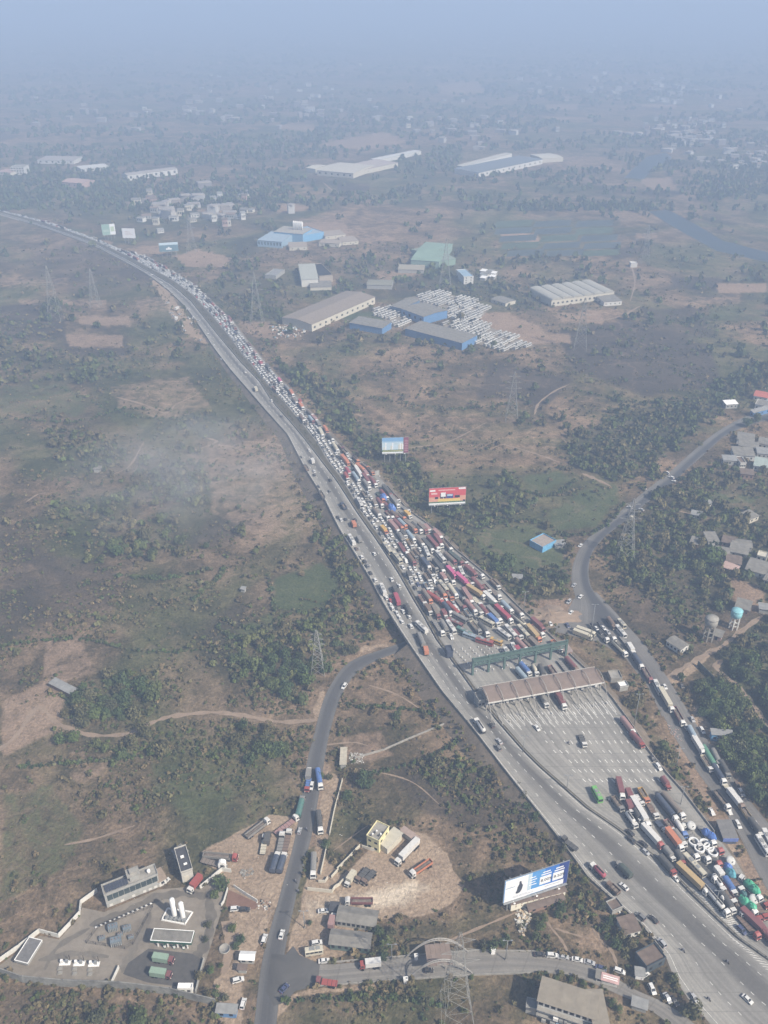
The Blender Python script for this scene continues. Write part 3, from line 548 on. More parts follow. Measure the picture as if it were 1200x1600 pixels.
sle = sn.nodes.new('ShaderNodeVectorMath'); sle.operation = 'LENGTH'; smr = sn.nodes.new('ShaderNodeMapRange'); smr.interpolation_type = 'SMOOTHSTEP'; smr.inputs[1].default_value = 1.0; smr.inputs[2].default_value = .25
smn = sn.nodes.new('ShaderNodeMapRange'); smn.inputs[1].default_value = .38; smn.inputs[2].default_value = .68; smm = sn.nodes.new('ShaderNodeMath'); smm.operation = 'MULTIPLY'; sm2 = sn.nodes.new('ShaderNodeMath'); sm2.operation = 'MULTIPLY'; sm2.inputs[1].default_value = .016
sn.links.new(stc.outputs['Object'], sno.inputs['Vector']); sn.links.new(stc.outputs['Object'], sle.inputs[0]); sn.links.new(sle.outputs['Value'], smr.inputs[0]); sn.links.new(sno.outputs[0], smn.inputs[0]); sn.links.new(smr.outputs[0], smm.inputs[0]); sn.links.new(smn.outputs[0], smm.inputs[1]); sn.links.new(smm.outputs[0], sm2.inputs[0]); sn.links.new(sm2.outputs[0], sv.inputs['Density'])
sv.inputs['Color'].default_value = (.86, .86, .88, 1); sn.links.new(sv.outputs[0], so_.inputs['Volume'])
for cx_, cy_, wx_, wy_ in ((300, 770, 240, 112),):
    c_, e1, e2 = G(cx_, cy_), G(cx_ + wx_, cy_), G(cx_, cy_ - wy_); smk = MB().lathe([(.05, -1), (.6, -.8), (.92, -.4), (1, 0), (.92, .4), (.6, .8), (.05, 1)], 20).obj('smoke', sm, None, loc=(c_.x, c_.y, 22)); smk.scale = ((e1 - c_).length, (e2 - c_).length, 20); tag(smk, 'thin grey smoke of a grass fire drifting low beside the motorway', kind='stuff')
haze = hb.obj('haze', hm); tag(haze, 'thin blue haze filling the air', kind='stuff')
# ================================================================ BUILDINGS
ASB = plain('asbestos_sheet', (.20, .188, .165), .95, .25, .35); ASB2 = plain('brown_sheet', (.155, .118, .095), .95, .25, .4); TIN = plain('grey_tin', (.25, .25, .24), .6, .2, .4)
CREAM = plain('cream_wall', (.52, .485, .40), .85, .12); YELL = plain('pale_yellow_wall', (.68, .62, .36), .85, .08); GREYW = plain('grey_wall', (.33, .325, .30), .85, .15); WHITEW = plain('whitewash', (.58, .57, .53), .85, .12)
BLUEW = plain('blue_cladding', (.11, .22, .40), .6, .15); LBLUE = plain('pale_blue_cladding', (.27, .38, .47), .6, .15); DARKG = plain('dark_curtain_glass', (.045, .06, .06), .2, .3, .5, spec=.5)
GREENR = plain('green_sheet', (.21, .30, .23), .8, .12, .05); DKROOF = plain('dark_felt_roof', (.065, .065, .07), .9, .25, .5); REDR = plain('red_tile', (.42, .13, .10), .9, .15); OPEN = plain('dark_opening', (.018, .018, .02), .9)
PINKW = plain('pinkish_wall', (.42, .30, .26), .9, .15); BRICKW = plain('brick_brown_wall', (.26, .17, .13), .95, .2); DGREEN = plain('dark_green_fascia', (.03, .09, .05), .6, .15); CONC = plain('flat_roof_concrete', (.28, .265, .235), .95, .25, .3)
STEELG = plain('galvanised_steel', (.30, .31, .31), .5, .15, metal=.3); GANT = plain('faded_green_steel', (.085, .135, .115), .6, .2); BROWNROOF = plain('brown_canopy_sheet', (.215, .165, .135), .8, .15, .3)
PVP = plain('solar_panel_glass', (.03, .035, .05), .25, .1, spec=.5)
WIN_CACHE = {}
def win_mesh(w, h, k):
    key = (round(w, 1), round(h, 1), k)
    if key not in WIN_CACHE:
        WIN_CACHE[key] = (MB().box(-w / 2, w / 2, -.05, .05, 0, h).mesh('window', OPEN if k == 0 else DARKG), MB().box(-w / 2 - .12, w / 2 + .12, -.03, .14, -.12, 0).mesh('sill', CONC))
    return WIN_CACHE[key]
def frame3(A, B, C, h, z=0.0):
    a, b, c = G(*A, z + h), G(*B, z + h), G(*C, z + h); ux = (b - a); w = ux.length; ang = math.atan2(ux.y, ux.x); n = Vector((-math.sin(ang), math.cos(ang), 0)); d = (c - a).dot(n)
    if d < 0: a = a + n * d; d = -d
    return Vector((a.x, a.y, z)), ang, w, d
def building(name, label, cat, A, B, C, h, roof='flat', wall=GREYW, roofm=CONC, rise=1.6, front=0, side=0, floors=1, door=None, group=None, z=0.0, over=.5, win=(1.3, 1.3), sills=False, excl=True):
    o, ang, w, d = frame3(A, B, C, h, z); e = empty(name, o, ang); tag(e, label, cat, group)
    mb = MB(); b = mb.box(0, w, 0, d, -.2, h - (.1 if roof == 'flat' else 0))
    if roof == 'gable': mb.prism([(0, h), (d, h), (d / 2, h + rise)], .02, w - .02)
    if roof == 'mono': mb.add([(0, 0, h), (w, 0, h), (w, d, h), (0, d, h), (w, d, h + rise), (0, d, h + rise)], [(3, 5, 0), (1, 4, 2), (3, 2, 4, 5), (0, 1, 2, 3)])
    mb.obj('wall', wall, e)
    r = MB(); t = .14
    if roof == 'flat':
        r.box(-.15, w + .15, -.15, d + .15, h - .1, h + .05); ro = r.obj('roof', roofm, e); p = MB(); q = .22
        p.box(-.15, w + .15, -.15, q - .15, h + .05, h + .75); p.box(-.15, w + .15, d + .15 - q, d + .15, h + .05, h + .75); p.box(-.15, q - .15, q - .15, d + .15 - q, h + .05, h + .75); p.box(w + .15 - q, w + .15, q - .15, d + .15 - q, h + .05, h + .75)
        p.obj('parapet', wall, ro)
    elif roof == 'gable':
        for s in (0, 1):
            y0, y1 = (-over, d / 2) if s == 0 else (d + over, d / 2); z0 = h - over * rise / (d / 2)
            m = MB(); nn = max(2, int(w / 3)); dz = .05
            for k in range(nn):
                x0, x1 = -over + (w + 2 * over) * k / nn, -over + (w + 2 * over) * (k + 1) / nn; lift = .03 * (k % 2) + .02
                vs = [(x0, y0, z0 + lift), (x1, y0, z0 + lift), (x1, y1, h + rise + lift), (x0, y1, h + rise + lift)]; vs += [(a, b, c + dz + .05) for a, b, c in vs]
                m.add(vs, [(3, 2, 1, 0), (4, 5, 6, 7), (0, 1, 5, 4), (1, 2, 6, 5), (2, 3, 7, 6), (3, 0, 4, 7)] if s == 0 else [(0, 1, 2, 3), (7, 6, 5, 4), (4, 5, 1, 0), (5, 6, 2, 1), (6, 7, 3, 2), (7, 4, 0, 3)])
            m.obj('roof', roofm, e)
    elif roof == 'mono':
        nn = max(2, int(w / 2.4))
        for k in range(min(nn, 14)):
            x0, x1 = -over + (w + 2 * over) * k / min(nn, 14), -over + (w + 2 * over) * (k + 1) / min(nn, 14); lift = .05 + .03 * (k % 2); sl = rise / d
            vs = [(x0, -over, h - over * sl + lift), (x1, -over, h - over * sl + lift), (x1, d + over, h + rise + over * sl + lift), (x0, d + over, h + rise + over * sl + lift)]; vs += [(a, b, c + .08) for a, b, c in vs]
            MB().add(vs, [(3, 2, 1, 0), (4, 5, 6, 7), (0, 1, 5, 4), (1, 2, 6, 5), (2, 3, 7, 6), (3, 0, 4, 7)]) if False else None
            m = MB(); m.add(vs, [(3, 2, 1, 0), (4, 5, 6, 7), (0, 1, 5, 4), (1, 2, 6, 5), (2, 3, 7, 6), (3, 0, 4, 7)]); m.obj('roof_sheet', roofm, e)
    elif roof == 'vault':
        nn = 6
        for k in range(nn):
            x0, x1 = w * k / nn, w * (k + 1) / nn; prof = []
            for j in range(7): a = math.pi * j / 6; prof.append(((x0 + x1) / 2 + math.cos(a) * (x1 - x0) / 2, h + math.sin(a) * rise))
            m = MB(); vs = [(x, -over, zz) for x, zz in prof] + [(x, d + over, zz) for x, zz in prof]; m.add(vs, [(j, j + 1, j + 8, j + 7) for j in range(6)] + [tuple(range(7)), tuple(range(13, 6, -1))]); m.obj('roof_vault', roofm, e)
    fh = h / floors
    for (cnt, L_, ax) in ((front, w, 'f'), (side, d, 's'), (side, d, 'w')):
        for fl in range(floors):
            for k in range(cnt):
                u = (k + .5) / cnt * L_; wm, sm = win_mesh(min(win[0], L_ / cnt * .7), min(win[1], fh * .6), 0)
                zz = fl * fh + fh * .35
                wo = put('window', wm, e, (u, -.03, zz) if ax == 'f' else ((w + .03, u, zz) if ax == 's' else (-.03, u, zz)), 0 if ax == 'f' else R(90))
                if sills: put('sill', sm, wo)
    if door: MB().box(door * w - .7, door * w + .7, -.09, .06, 0, 2.3).obj('door', OPEN, e)
    if excl:
        cs = [(0, 0), (w, 0), (w, d), (0, d)]; ca, sa = math.cos(ang), math.sin(ang)
        EXCL.append([proj((o.x + ca * x - sa * y, o.y + sa * x + ca * y, 0)) for x, y in cs]); EXCL.append([proj((o.x + ca * x - sa * y, o.y + sa * x + ca * y, h)) for x, y in cs])
    return e, w, d

# --- filling station compound
office, w, d = building('office_building', 'two storey station office with dark glass front and solar roof', 'building', (163, 1400), (246.5, 1366.5), (149, 1388), 7.6, 'flat', GREYW, CONC)
for k in range(9):                                    # curtain wall panes above, shop doors below
    MB().box(w * (.04 + .105 * k), w * (.04 + .105 * k) + w * .097, -.10, .02, 3.9, 7.0).obj('glass_pane', DARKG, office)
    if k % 2 == 0 or k > 6: MB().box(w * (.05 + .105 * k), w * (.05 + .105 * k) + w * .06, -.08, .02, .2, 2.8).obj('shutter', WHITEW, office)
MB().box(0, w, -1.3, -.02, 3.2, 3.45).obj('awning', GREYW, office)
for k in range(8):
    for j in range(2):
        x0, y0 = w * .04 + k * w * .053, 1.0 + j * (d - 2) / 2; m = MB(); vs = [(x0, y0, 7.9), (x0 + w * .049, y0, 7.9), (x0 + w * .049, y0 + (d - 2) / 2 - .25, 8.7), (x0, y0 + (d - 2) / 2 - .25, 8.7)]
        m.add(vs + [(a, b, c - .12) for a, b, c in vs], [(0, 1, 2, 3), (7, 6, 5, 4), (0, 4, 5, 1), (1, 5, 6, 2), (2, 6, 7, 3), (3, 7, 4, 0)]); m.obj('solar_panel', PVP, office)
st = MB(); st.box(w * .50, w * .66, d * .30, d * .98, 7.6, 10.6); st.obj('stair_tower', GREYW, office); MB().box(w * .46, w * .70, d * .22, d * 1.06, 10.6, 10.95).obj('tower_slab', CONC, office); MB().box(w * .52, w * .64, d * .4, d * .8, 10.95, 12.2).obj('tower_tank_room', CONC, office)
MB().lathe([(.75, 0), (.75, 1.5), (.4, 1.9)], 12, 0, (w * .86, d * .5, 7.65)).obj('roof_tank', WHITEP, office)
b2, w, d = building('plant_building', 'tall windowless grey block with dark roof beside the station office', 'building', (283, 1364), (300.6, 1358), (251.5, 1334), 7.0, 'flat', plain('beige_cladding', (.46, .44, .39), .85, .1), DKROOF)
MB().box(w * .2, w * .6, -.07, .02, .1, 4.2).obj('roller_shutter', CREAM, b2); MB().box(w * .3, w * .6, d * .55, d * .63, 7.05, 7.6).obj('roof_vent', WHITEP, b2); MB().box(w * .4, w * .7, d * .25, d * .31, 7.05, 7.5).obj('roof_vent', WHITEP, b2)
building('open_shed', 'small brown roofed shed behind the tall grey block', 'shed', (281, 1340), (293, 1330), (272, 1330), 3.6, 'mono', GREYW, ASB, .6)
building('lean_to_store', 'low tan roofed store joining the office and grey block', 'shed', (248, 1378), (259, 1372), (243, 1362), 3.4, 'mono', WHITEW, plain('tan_sheet', (.27, .21, .16), .9), .5, front=1)
def canopy(name, label, A, B, C, h, fascia, roofm, ncol=4, cat='canopy', pumps=True):
    o, ang, w, d = frame3(A, B, C, h); e = empty(name, o, ang); tag(e, label, cat)
    n = 6
    for k in range(n): MB().box(w * k / n + .02, w * (k + 1) / n - .02, .05, d - .05, h - .15, h + .02 + .02 * (k % 2)).obj('roof_sheet', roofm, e)
    fb = MB(); t = .25
    fb.box(-t, w + t, -t, 0, h - 1.1, h + .15); fb.box(-t, w + t, d, d + t, h - 1.1, h + .15); fb.box(-t, 0, 0, d, h - 1.1, h + .15); fb.box(w, w + t, 0, d, h - 1.1, h + .15); fb.obj('fascia', fascia, e)
    tr = MB(); tr.box(-t - .03, w + t + .03, -t - .03, -t + .25, h + .15, h + .3); tr.box(-t - .03, w + t + .03, d, d + t + .03, h + .15, h + .3); tr.box(-t - .03, 0, .0, d, h + .15, h + .3); tr.box(w, w + t + .03, 0, d, h + .15, h + .3); tr.obj('edge_trim', WHITEP, e)
    for k in range(ncol):
        for y in (.2, .8): MB().box(w * (k + .5) / ncol - .2, w * (k + .5) / ncol + .2, d * y - .2, d * y + .2, 0, h - .15).obj('column', WHITEP, e)
    if pumps:
        for k in range(3):
            p = tag(MB().box(-.45, .45, -.3, .3, 0, .35, 1).box(-.35, .35, -.25, .25, .35, 1.9).box(-.4, .4, -.28, .28, 1.9, 2.15, 1).obj('fuel_dispenser', [WHITEP, DGREEN]), ['white gas dispenser under the grey canopy nearest the planted corner', 'white gas dispenser at the middle of the grey canopy', 'white gas dispenser under the canopy end towards the side road'][k], 'fuel pump', 'gas dispensers under the canopy')
            q = e.matrix_basis @ Vector((w * (.3 + .24 * k), -.6, .1)) if False else Matrix.Translation(o) @ Matrix.Rotation(ang, 4, 'Z') @ Vector((w * (.3 + .24 * k), .5, .1)); p.location = q; p.rotation_euler.z = ang
    EXCL.append([A, B, C]); return e
canopy('filling_canopy', 'grey roofed filling canopy with white edge and dark green fascia', (236, 1469), (298, 1473), (246, 1452), 5.2, DGREEN, ASB)
canopy('yard_shelter', 'low flat grey shelter by the bent white wall', (23.5, 1500), (43, 1505), (57, 1468), 3.2, GREYW, plain('grey_shelter_roof', (.16, .155, .15), .9, .2), 2, 'shelter', False)
for k, (x, y0, y1) in enumerate([(273.5, 1404, 1433), (286.5, 1410, 1436)]):
    p = G(x, y1); h = zat(p, y0); e = empty('gas_tank', p); tag(e, ['tall white gas cylinder nearer the station office', 'tall white gas cylinder nearer the filling canopy'][k], 'tank', 'white gas cylinders on the kerbed pad')
    MB().lathe([(.3, 1.0), (1.0, 1.3), (1.05, 1.6), (1.05, h - .7), (.8, h - .2), (.2, h)], 18).obj('vessel', WHITEP, e)
    for a in (45, 135, 225, 315): MB().bar((.8 * math.cos(R(a)), .8 * math.sin(R(a)), 0), (.8 * math.cos(R(a)), .8 * math.sin(R(a)), 1.5), .14).obj('support_leg', STEELG, e)
    MB().bar((1.15, 0, 0), (1.15, 0, h - .5), .12).bar((1.15, .3, 0), (1.15, .3, h - .5), .12).obj('ladder', STEELG, e)
wall_line('kerb_wall', [(253, 1438), (289, 1445), (301, 1426), (262, 1420), (253, 1438)], .7, .45, WHITEP, 'square white kerb wall around the two gas cylinders', 'wall')
pd = sheet('tank_pad', [(254, 1437), (288.5, 1444), (300, 1426.5), (262.5, 1421)], CONC, .1, True, 'concrete pad under the white gas cylinders')
for k in range(5):
    q = G(262 + k * 6.5, 1436 + k * .8); e = tag(MB().box(-.9, .9, -.5, .5, 0, 1.3).box(-.3, .3, -.2, .2, 1.3, 2.0).bar((.6, 0, 1.3), (1.4, 0, 1.6), .15).obj('vaporiser_unit', STEELG, None, loc=q, rz=.3), f"grey vaporiser unit on the cylinder pad, {['first', 'second', 'third', 'fourth', 'last'][k]} along its front kerb", 'machine', 'vaporisers on the cylinder pad')
# fenced transformer yard
def fence(name, pts, h, label, posts=3.0, mat=STEELG):
    W = [G(*p) for p in pts]; e = empty(name, W[0]); tag(e, label, 'fence'); rail = MB(); pm = MB().box(-.06, .06, -.06, .06, 0, h).mesh('fence_post', mat)
    for a, b in zip(W[:-1], W[1:]):
        n = max(1, int((b - a).length / posts))
        for k in range(n): put('post', pm, e, a.lerp(b, k / n) - W[0])
        for z in (.3, h * .5, h - .1): rail.bar(a - W[0] + Vector((0, 0, z)), b - W[0] + Vector((0, 0, z)), .06)
    rail.obj('rail', mat, e)
fence('yard_fence', [(135, 1474), (195, 1483), (208, 1476), (239, 1417), (153, 1450), (135, 1474)], 2.0, 'dark steel fence around the transformer yard', 3.5, CHASSIS)
for k, (x, y, s) in enumerate([(177, 1452, 1.4), (199, 1453, 1.2), (182, 1474, 1.6), (160, 1468, .9), (205, 1466, .8), (188, 1462, .8)]):
    e = empty('transformer', G(x, y), .3); tag(e, f"grey transformer in the fenced yard, {['the blue-grey one nearest the striped kerb', 'beside the slanting fence', 'the longest by the front fence', 'small one near the corner post', 'small one near the sharp corner', 'small one in the middle'][k]}", 'transformer', 'transformers in the fenced yard')
    MB().box(-1.3 * s, 1.3 * s, -.8 * s, .8 * s, 0.2, 1.7 * s).obj('body', plain('transformer_blue', (.16, .19, .21), .6), e); f = MB()
    for j in range(6): f.box(-1.2 * s + j * .45 * s, -1.05 * s + j * .45 * s, -1.1 * s, -.8 * s, .4, 1.4 * s)
    f.obj('radiator', GREYW, e)
    for j in range(3): MB().lathe([(.12, 0), (.16, .15), (.1, .3), (.14, .5), (.06, .8)], 8, 0, (-.8 * s + .8 * s * j, 0, 1.7 * s)).obj('bushing', BRICKW, e)
for k in range(26):                                    # black and white kerb stones
    u = k / 25; p = (151 + 88 * u, 1449 - 38 * u)
    tag(MB().box(-.62, .62, -.2, .2, 0, .55).obj('kerb_stone', WHITEP if k % 2 == 0 else CHASSIS, None, loc=G(*p), rz=R(27)), f"{'white' if k % 2 == 0 else 'black'} kerb stone before the office, {['first', 'second', 'third', 'fourth', 'fifth', 'sixth', 'seventh', 'eighth', 'ninth', 'tenth', 'eleventh', 'twelfth', 'thirteenth'][k // 2]} of its colour from the transformers", 'kerb stone', 'black and white kerb stones')
for k, (x, y) in enumerate([(102, 1505), (124, 1506), (147, 1507)]):
    e = empty('pump_island', G(x, y), .05); tag(e, f"white filling island in the yard, {['nearest the low grey shelter', 'the middle one of its row', 'nearest the white cross wall'][k]}", 'pump island', 'filling islands in the yard')
    MB().box(-2.1, 2.1, -1.0, 1.0, 0, .35).obj('plinth', WHITEP, e); MB().box(-1.6, -.7, -.4, .4, .35, 2.1).obj('dispenser', WHITEP, e); MB().box(.3, 1.2, -.4, .4, .35, 2.0).obj('dispenser', STEELG, e); MB().bar((1.8, .6, .3), (1.8, .6, 4.2), .16).obj('lamp_pole', CHASSIS, e)
    for dy in (-3.4, -5.6): tag(MB().box(-.9, .9, -.7, .7, 0, .55).box(-.6, .6, -.5, .5, .55, .75).obj('planter_box', CONC, None, loc=G(x - 8 + k, y + (9 if dy > -4 else 16)), rz=.1), f"low concrete planter block, {'nearer' if dy > -4 else 'farther from'} the {['first', 'middle', 'last'][k]} filling island of the row", 'planter', 'concrete blocks before the islands')
# walls of the compound
wall_line('boundary_wall', [(0, 1503), (30, 1482), (62, 1457), (92, 1465), (110, 1446), (125, 1429), (127, 1412), (152, 1394)], 2.4, .3, WHITEW, 'white boundary wall bending around the yard beside the scrub', 'wall')
wall_line('boundary_wall', [(-40, 1508), (0, 1522), (37, 1535), (100, 1541), (187, 1544), (267, 1554), (337, 1571)], 4.2, .4, plain('stained_wall', (.21, .205, .185), .95, .45, .25), 'long stained grey boundary wall along the bottom of the yard', 'wall')
wall_line('boundary_wall', [(313, 1389), (330, 1375), (347, 1361), (361, 1363)], 2.3, .3, WHITEW, 'white wall leading to the small arched shrine', 'wall')
wall_line('boundary_wall', [(366, 1387), (384, 1399), (402, 1410)], 1.9, .3, WHITEW, 'short white wall above the triangular red soil bed', 'wall')
wall_line('boundary_wall', [(186, 1513), (175, 1537)], 1.9, .3, WHITEW, 'short white cross wall beside the oily apron', 'wall')
wall_line('boundary_wall', [(356, 1390), (350, 1410), (346, 1416)], 1.6, .3, WHITEW, 'short white wall beside the red soil bed and garden', 'wall')
wall_line('boundary_wall', [(319, 1500), (312, 1525), (306, 1552)], 1.6, .3, GREYW, 'grey dividing wall between oily apron and garden', 'wall')
wall_line('boundary_wall', [(562, 1324), (545, 1342), (527, 1360)], 2.0, .3, CREAM, 'cream wall running down from the yellow building', 'wall')
wall_line('boundary_wall', [(527, 1362), (518, 1372)], 1.6, .3, CREAM, 'short cream wall beside the concrete drive', 'wall')
wall_line('boundary_wall', [(512, 1373), (508, 1379), (498, 1379)], 1.6, .3, CREAM, 'small hooked cream wall near the side road', 'wall')
wall_line('boundary_wall', [(481, 1391), (519, 1395), (523, 1388), (530, 1384), (541, 1372)], 1.9, .3, CREAM, 'bent cream wall at the edge of the sandy lot', 'wall')
wall_line('boundary_wall', [(566, 1324), (578, 1328), (592, 1331)], 1.6, .3, CREAM, 'low cream wall at the foot of the yellow building', 'wall')
wall_line('boundary_wall', [(535, 1220), (530, 1240), (523, 1265), (515, 1305)], 1.8, .3, CREAM, 'long grey cream wall beside the field, part farther from the round tree', 'wall')
wall_line('boundary_wall', [(511, 1322), (506, 1345), (501, 1367)], 1.8, .3, CREAM, 'long grey cream wall beside the field, part nearer the sandy lot', 'wall')
wall_line('stone_bund', [(555, 1185), (600, 1172), (650, 1150), (702, 1129)], .9, .6, CONC, 'long low stone bund crossing the dry field', 'wall')
wall_line('lane_wall', [(1090, 1040), (1105, 1055), (1120, 1070), (1135, 1082)], 3.2, .4, plain('mossy_wall', (.085, .10, .085), .95, .3, .4), 'dark mossy wall beside the track in the wood, upper part', 'wall')
wall_line('lane_wall', [(1146, 1095), (1160, 1112), (1180, 1128), (1205, 1150)], 3.2, .4, plain('mossy_wall', (.1, .1, .1)), 'dark mossy wall beside the track in the wood, lower part', 'wall')
def shrine(name, x, y, label):
    e = empty(name, G(x, y), 0); tag(e, label, 'shrine'); m = MB(); pr = [(-1.6, 0), (-1.6, 3.4)] + [(1.6 * math.cos(R(a)), 3.4 + 1.3 * math.sin(R(a))) for a in range(165, 0, -30)] + [(1.6, 3.4), (1.6, 0), (.8, 0), (.8, 2.4)] + [(.8 * math.cos(R(a)), 2.4 + .8 * math.sin(R(a))) for a in range(30, 180, 30)] + [(-.8, 2.4), (-.8, 0)]
    n = len(pr); vs = [(a, -.9, b) for a, b in pr] + [(a, .9, b) for a, b in pr]; m.add(vs, [(k, (k + 1) % n, n + (k + 1) % n, n + k) for k in range(n)] + [tuple(range(n - 1, -1, -1)), tuple(range(n, 2 * n))]); m.obj('arch', WHITEP, e)
    MB().box(-.8, .8, .5, .85, 0, 3.1).obj('niche', OPEN, e); MB().box(-2.0, 2.0, -1.3, 1.3, -.1, .25).obj('plinth', CONC, e)
shrine('arched_shrine', 348, 1356, 'small white arched shrine at the end of the white wall')
building('guard_cabin', 'small white cabin beside the stained grey wall', 'cabin', (278, 1545), (300, 1545), (279, 1538), 2.8, 'flat', WHITEP, WHITEP, front=2, win=(1.2, 1.0))
building('roadside_kiosk', 'white roofed kiosk beside the garden and parked cars', 'kiosk', (375, 1498), (396, 1499), (377, 1487), 3.0, 'gable', GREYW, WHITEP, .7, front=2)
building('roadside_kiosk', 'tin kiosk with blue front and white awning by the side road', 'kiosk', (338, 1581), (368, 1583), (341, 1570), 3.2, 'mono', BLUEW, TIN, .4, front=2)
building('roadside_kiosk', 'little brown roofed stall below the white roofed kiosk', 'kiosk', (372, 1514), (384, 1515), (373, 1508), 2.6, 'mono', GREYW, ASB2, .3)
tag(MB().lathe([(2.2, 0), (2.2, .5), (1.9, .5), (1.9, .2)], 20).obj('round_planter', CONC, None, loc=G(351, 1483)), 'round concrete planter ring in the planted garden', 'planter')
# --- yellow building and sheds by the sandy lot
yb, w, d = building('yellow_building', 'two storey pale yellow house with open flat roof', 'building', (573, 1306), (592, 1315), (594, 1286), 7.4, 'flat', YELL, CONC, front=2, floors=2, side=2, win=(1.4, 1.0), sills=True)
for k in range(7): tag(MB().box(-.4, .4, -.3, .3, 0, .5).obj('roof_crate', WHITEP if k % 2 else DKROOF, None, loc=G(579 + 3.2 * k, 1306 - 2.4 * (k % 4), 7.5), rz=k), f"{'white' if k % 2 else 'dark'} junk crate on the yellow house roof, {['first', 'second', 'third', 'fourth', 'fifth', 'sixth', 'seventh'][k]} from its front corner", 'crate', 'junk on the yellow house roof')
building('lean_to_shed', 'cream sheet roofed lean-to against the yellow house', 'shed', (592.5, 1316), (605, 1325), (617, 1295), 4.2, 'mono', CREAM, plain('cream_sheet', (.46, .43, .35), .8, .1), .2)
building('storage_shed', 'long grey sheet roofed shed nearer the parked tipper', 'shed', (526, 1438), (586, 1447), (523, 1414), 3.6, 'gable', GREYW, ASB, 1.0, front=8, win=(1.2, 1.5))
building('storage_shed', 'long grey sheet roofed shed nearer the link road', 'shed', (515, 1474), (577, 1481), (520, 1452), 3.8, 'gable', plain('green_wall', (.10, .14, .12), .9), ASB, 1.2, front=6, win=(1.2, 1.5))
building('junk_store', 'low dark heap of covered stores beside the grey shed', 'shed', (516, 1422), (528, 1423), (519, 1411), 2.4, 'mono', CHASSIS, DKROOF, .4)
building('stacked_store', 'narrow cream walled store behind the white box truck', 'shed', (627, 1297), (650, 1314), (632, 1293), 3.0, 'mono', CREAM, plain('pinkish_sheet', (.34, .26, .22), .9), .3)
building('parked_shelter', 'long cream roofed shelter standing in the dry field', 'shelter', (532, 1194), (540, 1194), (538, 1169), 3.0, 'mono', GREYW, plain('cream_roof', (.42, .38, .30), .9), .2)
# --- hoarding foot building and bottom buildings
rb, w, d = building('row_building', 'long low cream row of rooms below the blue hoarding', 'building', (799, 1413), (884, 1392), (792, 1405), 4.4, 'mono', plain('bright_cream', (.72, .68, .56), .85, .06), ASB2, .6, group=None)
for k in range(9):
    for z in (1.9, 3.0): MB().box(w * (.08 + .105 * k), w * (.08 + .105 * k) + .55, -.05, .03, z, z + .5).obj('vent_block', BRICKW, rb)
for k, (a, b) in enumerate([((827, 1421), (843, 1417)), ((843, 1416), (862, 1411)), ((862, 1410), (882, 1404))]):
    building('porch_roof', f"brown porch shelter before the cream row, {['nearest the rubble heap', 'the middle one', 'nearest the motorway'][k]}", 'shelter', a, b, (a[0] - 3, a[1] - 6), 2.8, 'mono', BRICKW, ASB2, .3, front=1, group='porches of the cream row')
bb, w, d = building('workshop_building', 'big tan roofed three storey building at the link road', 'building', (841, 1563), (929, 1592), (846, 1527), 10.0, 'mono', plain('pale_facade', (.60, .585, .54), .85, .15), plain('tan_roof', (.25, .22, .175), .95, .18, .2), .25, front=9, floors=3, side=5, win=(1.5, 1.4), sills=True)
bw, w2, d2 = building('workshop_wing', 'tan roofed wing of the big building towards the ramp', 'building', (929, 1606), (952, 1606), (945, 1548), 9.6, 'mono', GREYW, plain('tan_roof', (.25, .2, .17)), .25, front=2, floors=3)
for k in range(14):
    x = random.uniform(.5, w - 3); f = random.choice([0, 3.3]); e = MB().box(x, x + random.uniform(1, 2.4), -1.6, -.1, f + .2, f + random.uniform(1.2, 2.2)).obj('balcony_box', random.choice([GREYW, TIN, LBLUE, WHITEP]), bb)
for f in (3.2, 6.5): MB().box(0, w, -1.5, -.02, f, f + .16).obj('balcony_slab', CONC, bb)
building('shack', 'grey boxy lean-to at the near corner of the big tan building', 'shed', (822, 1574), (838, 1578), (825, 1560), 3.5, 'flat', GREYW, TIN)
building('roadside_house', 'small brown roofed house with white front beside the crash barrier', 'house', (977, 1459), (1001, 1453), (965, 1436), 3.6, 'mono', WHITEW, ASB2, .5, front=2, door=.3)
building('roadside_hut', 'dark walled hut with broad brown flat roof below the barrier end', 'hut', (1011, 1512), (1040, 1497), (995, 1488), 4.2, 'flat', plain('dark_blue_wall', (.06, .075, .085), .9), ASB2, front=2)
building('roadside_hut', 'tumbledown hut among bushes above the brown roofed house', 'hut', (957, 1424), (973, 1417), (950, 1409), 2.4, 'flat', GREYW, ASB2)
building('tea_stall', 'tan roofed tea stall beside the link road', 'stall', (932, 1527), (942, 1530), (938, 1517), 2.6, 'mono', WHITEW, ASB, .2, front=1)
sv, w, d = building('striped_stall', 'stall with pink and white striped roof by the link road', 'stall', (941, 1530), (965, 1537), (946, 1523), 2.7, 'mono', WHITEW, plain('pink_awning', (.50, .33, .31), .9), .3)
for k in range(2): MB().box(.1, w - .1, d * (.25 + .35 * k), d * (.42 + .35 * k), 2.95 + .1 * k, 3.06 + .12 * k).obj('white_stripe', WHITEP, sv)
building('farm_shed', 'long grey roofed farm shed alone in the scrub beside the dirt track', 'shed', (77, 1067), (110, 1084), (86, 1060), 3.0, 'mono', BRICKW, TIN, .3)
building('field_hut', 'tiny grey hut in the smoky scrub', 'hut', (146, 733), (156, 733), (147, 728), 3.0, 'gable', GREYW, ASB, .6)
building('field_hut', 'tiny tin roofed hut in the scrub beside the green field', 'hut', (376, 920), (382, 921), (377, 917), 2.4, 'mono', GREYW, TIN, .3)
building('tarp_shack', 'grey tarpaulin shack at the foot of the ramp', 'shack', (988, 1570), (1010, 1577), (995, 1560), 2.6, 'mono', GREYW, TIN, .4)
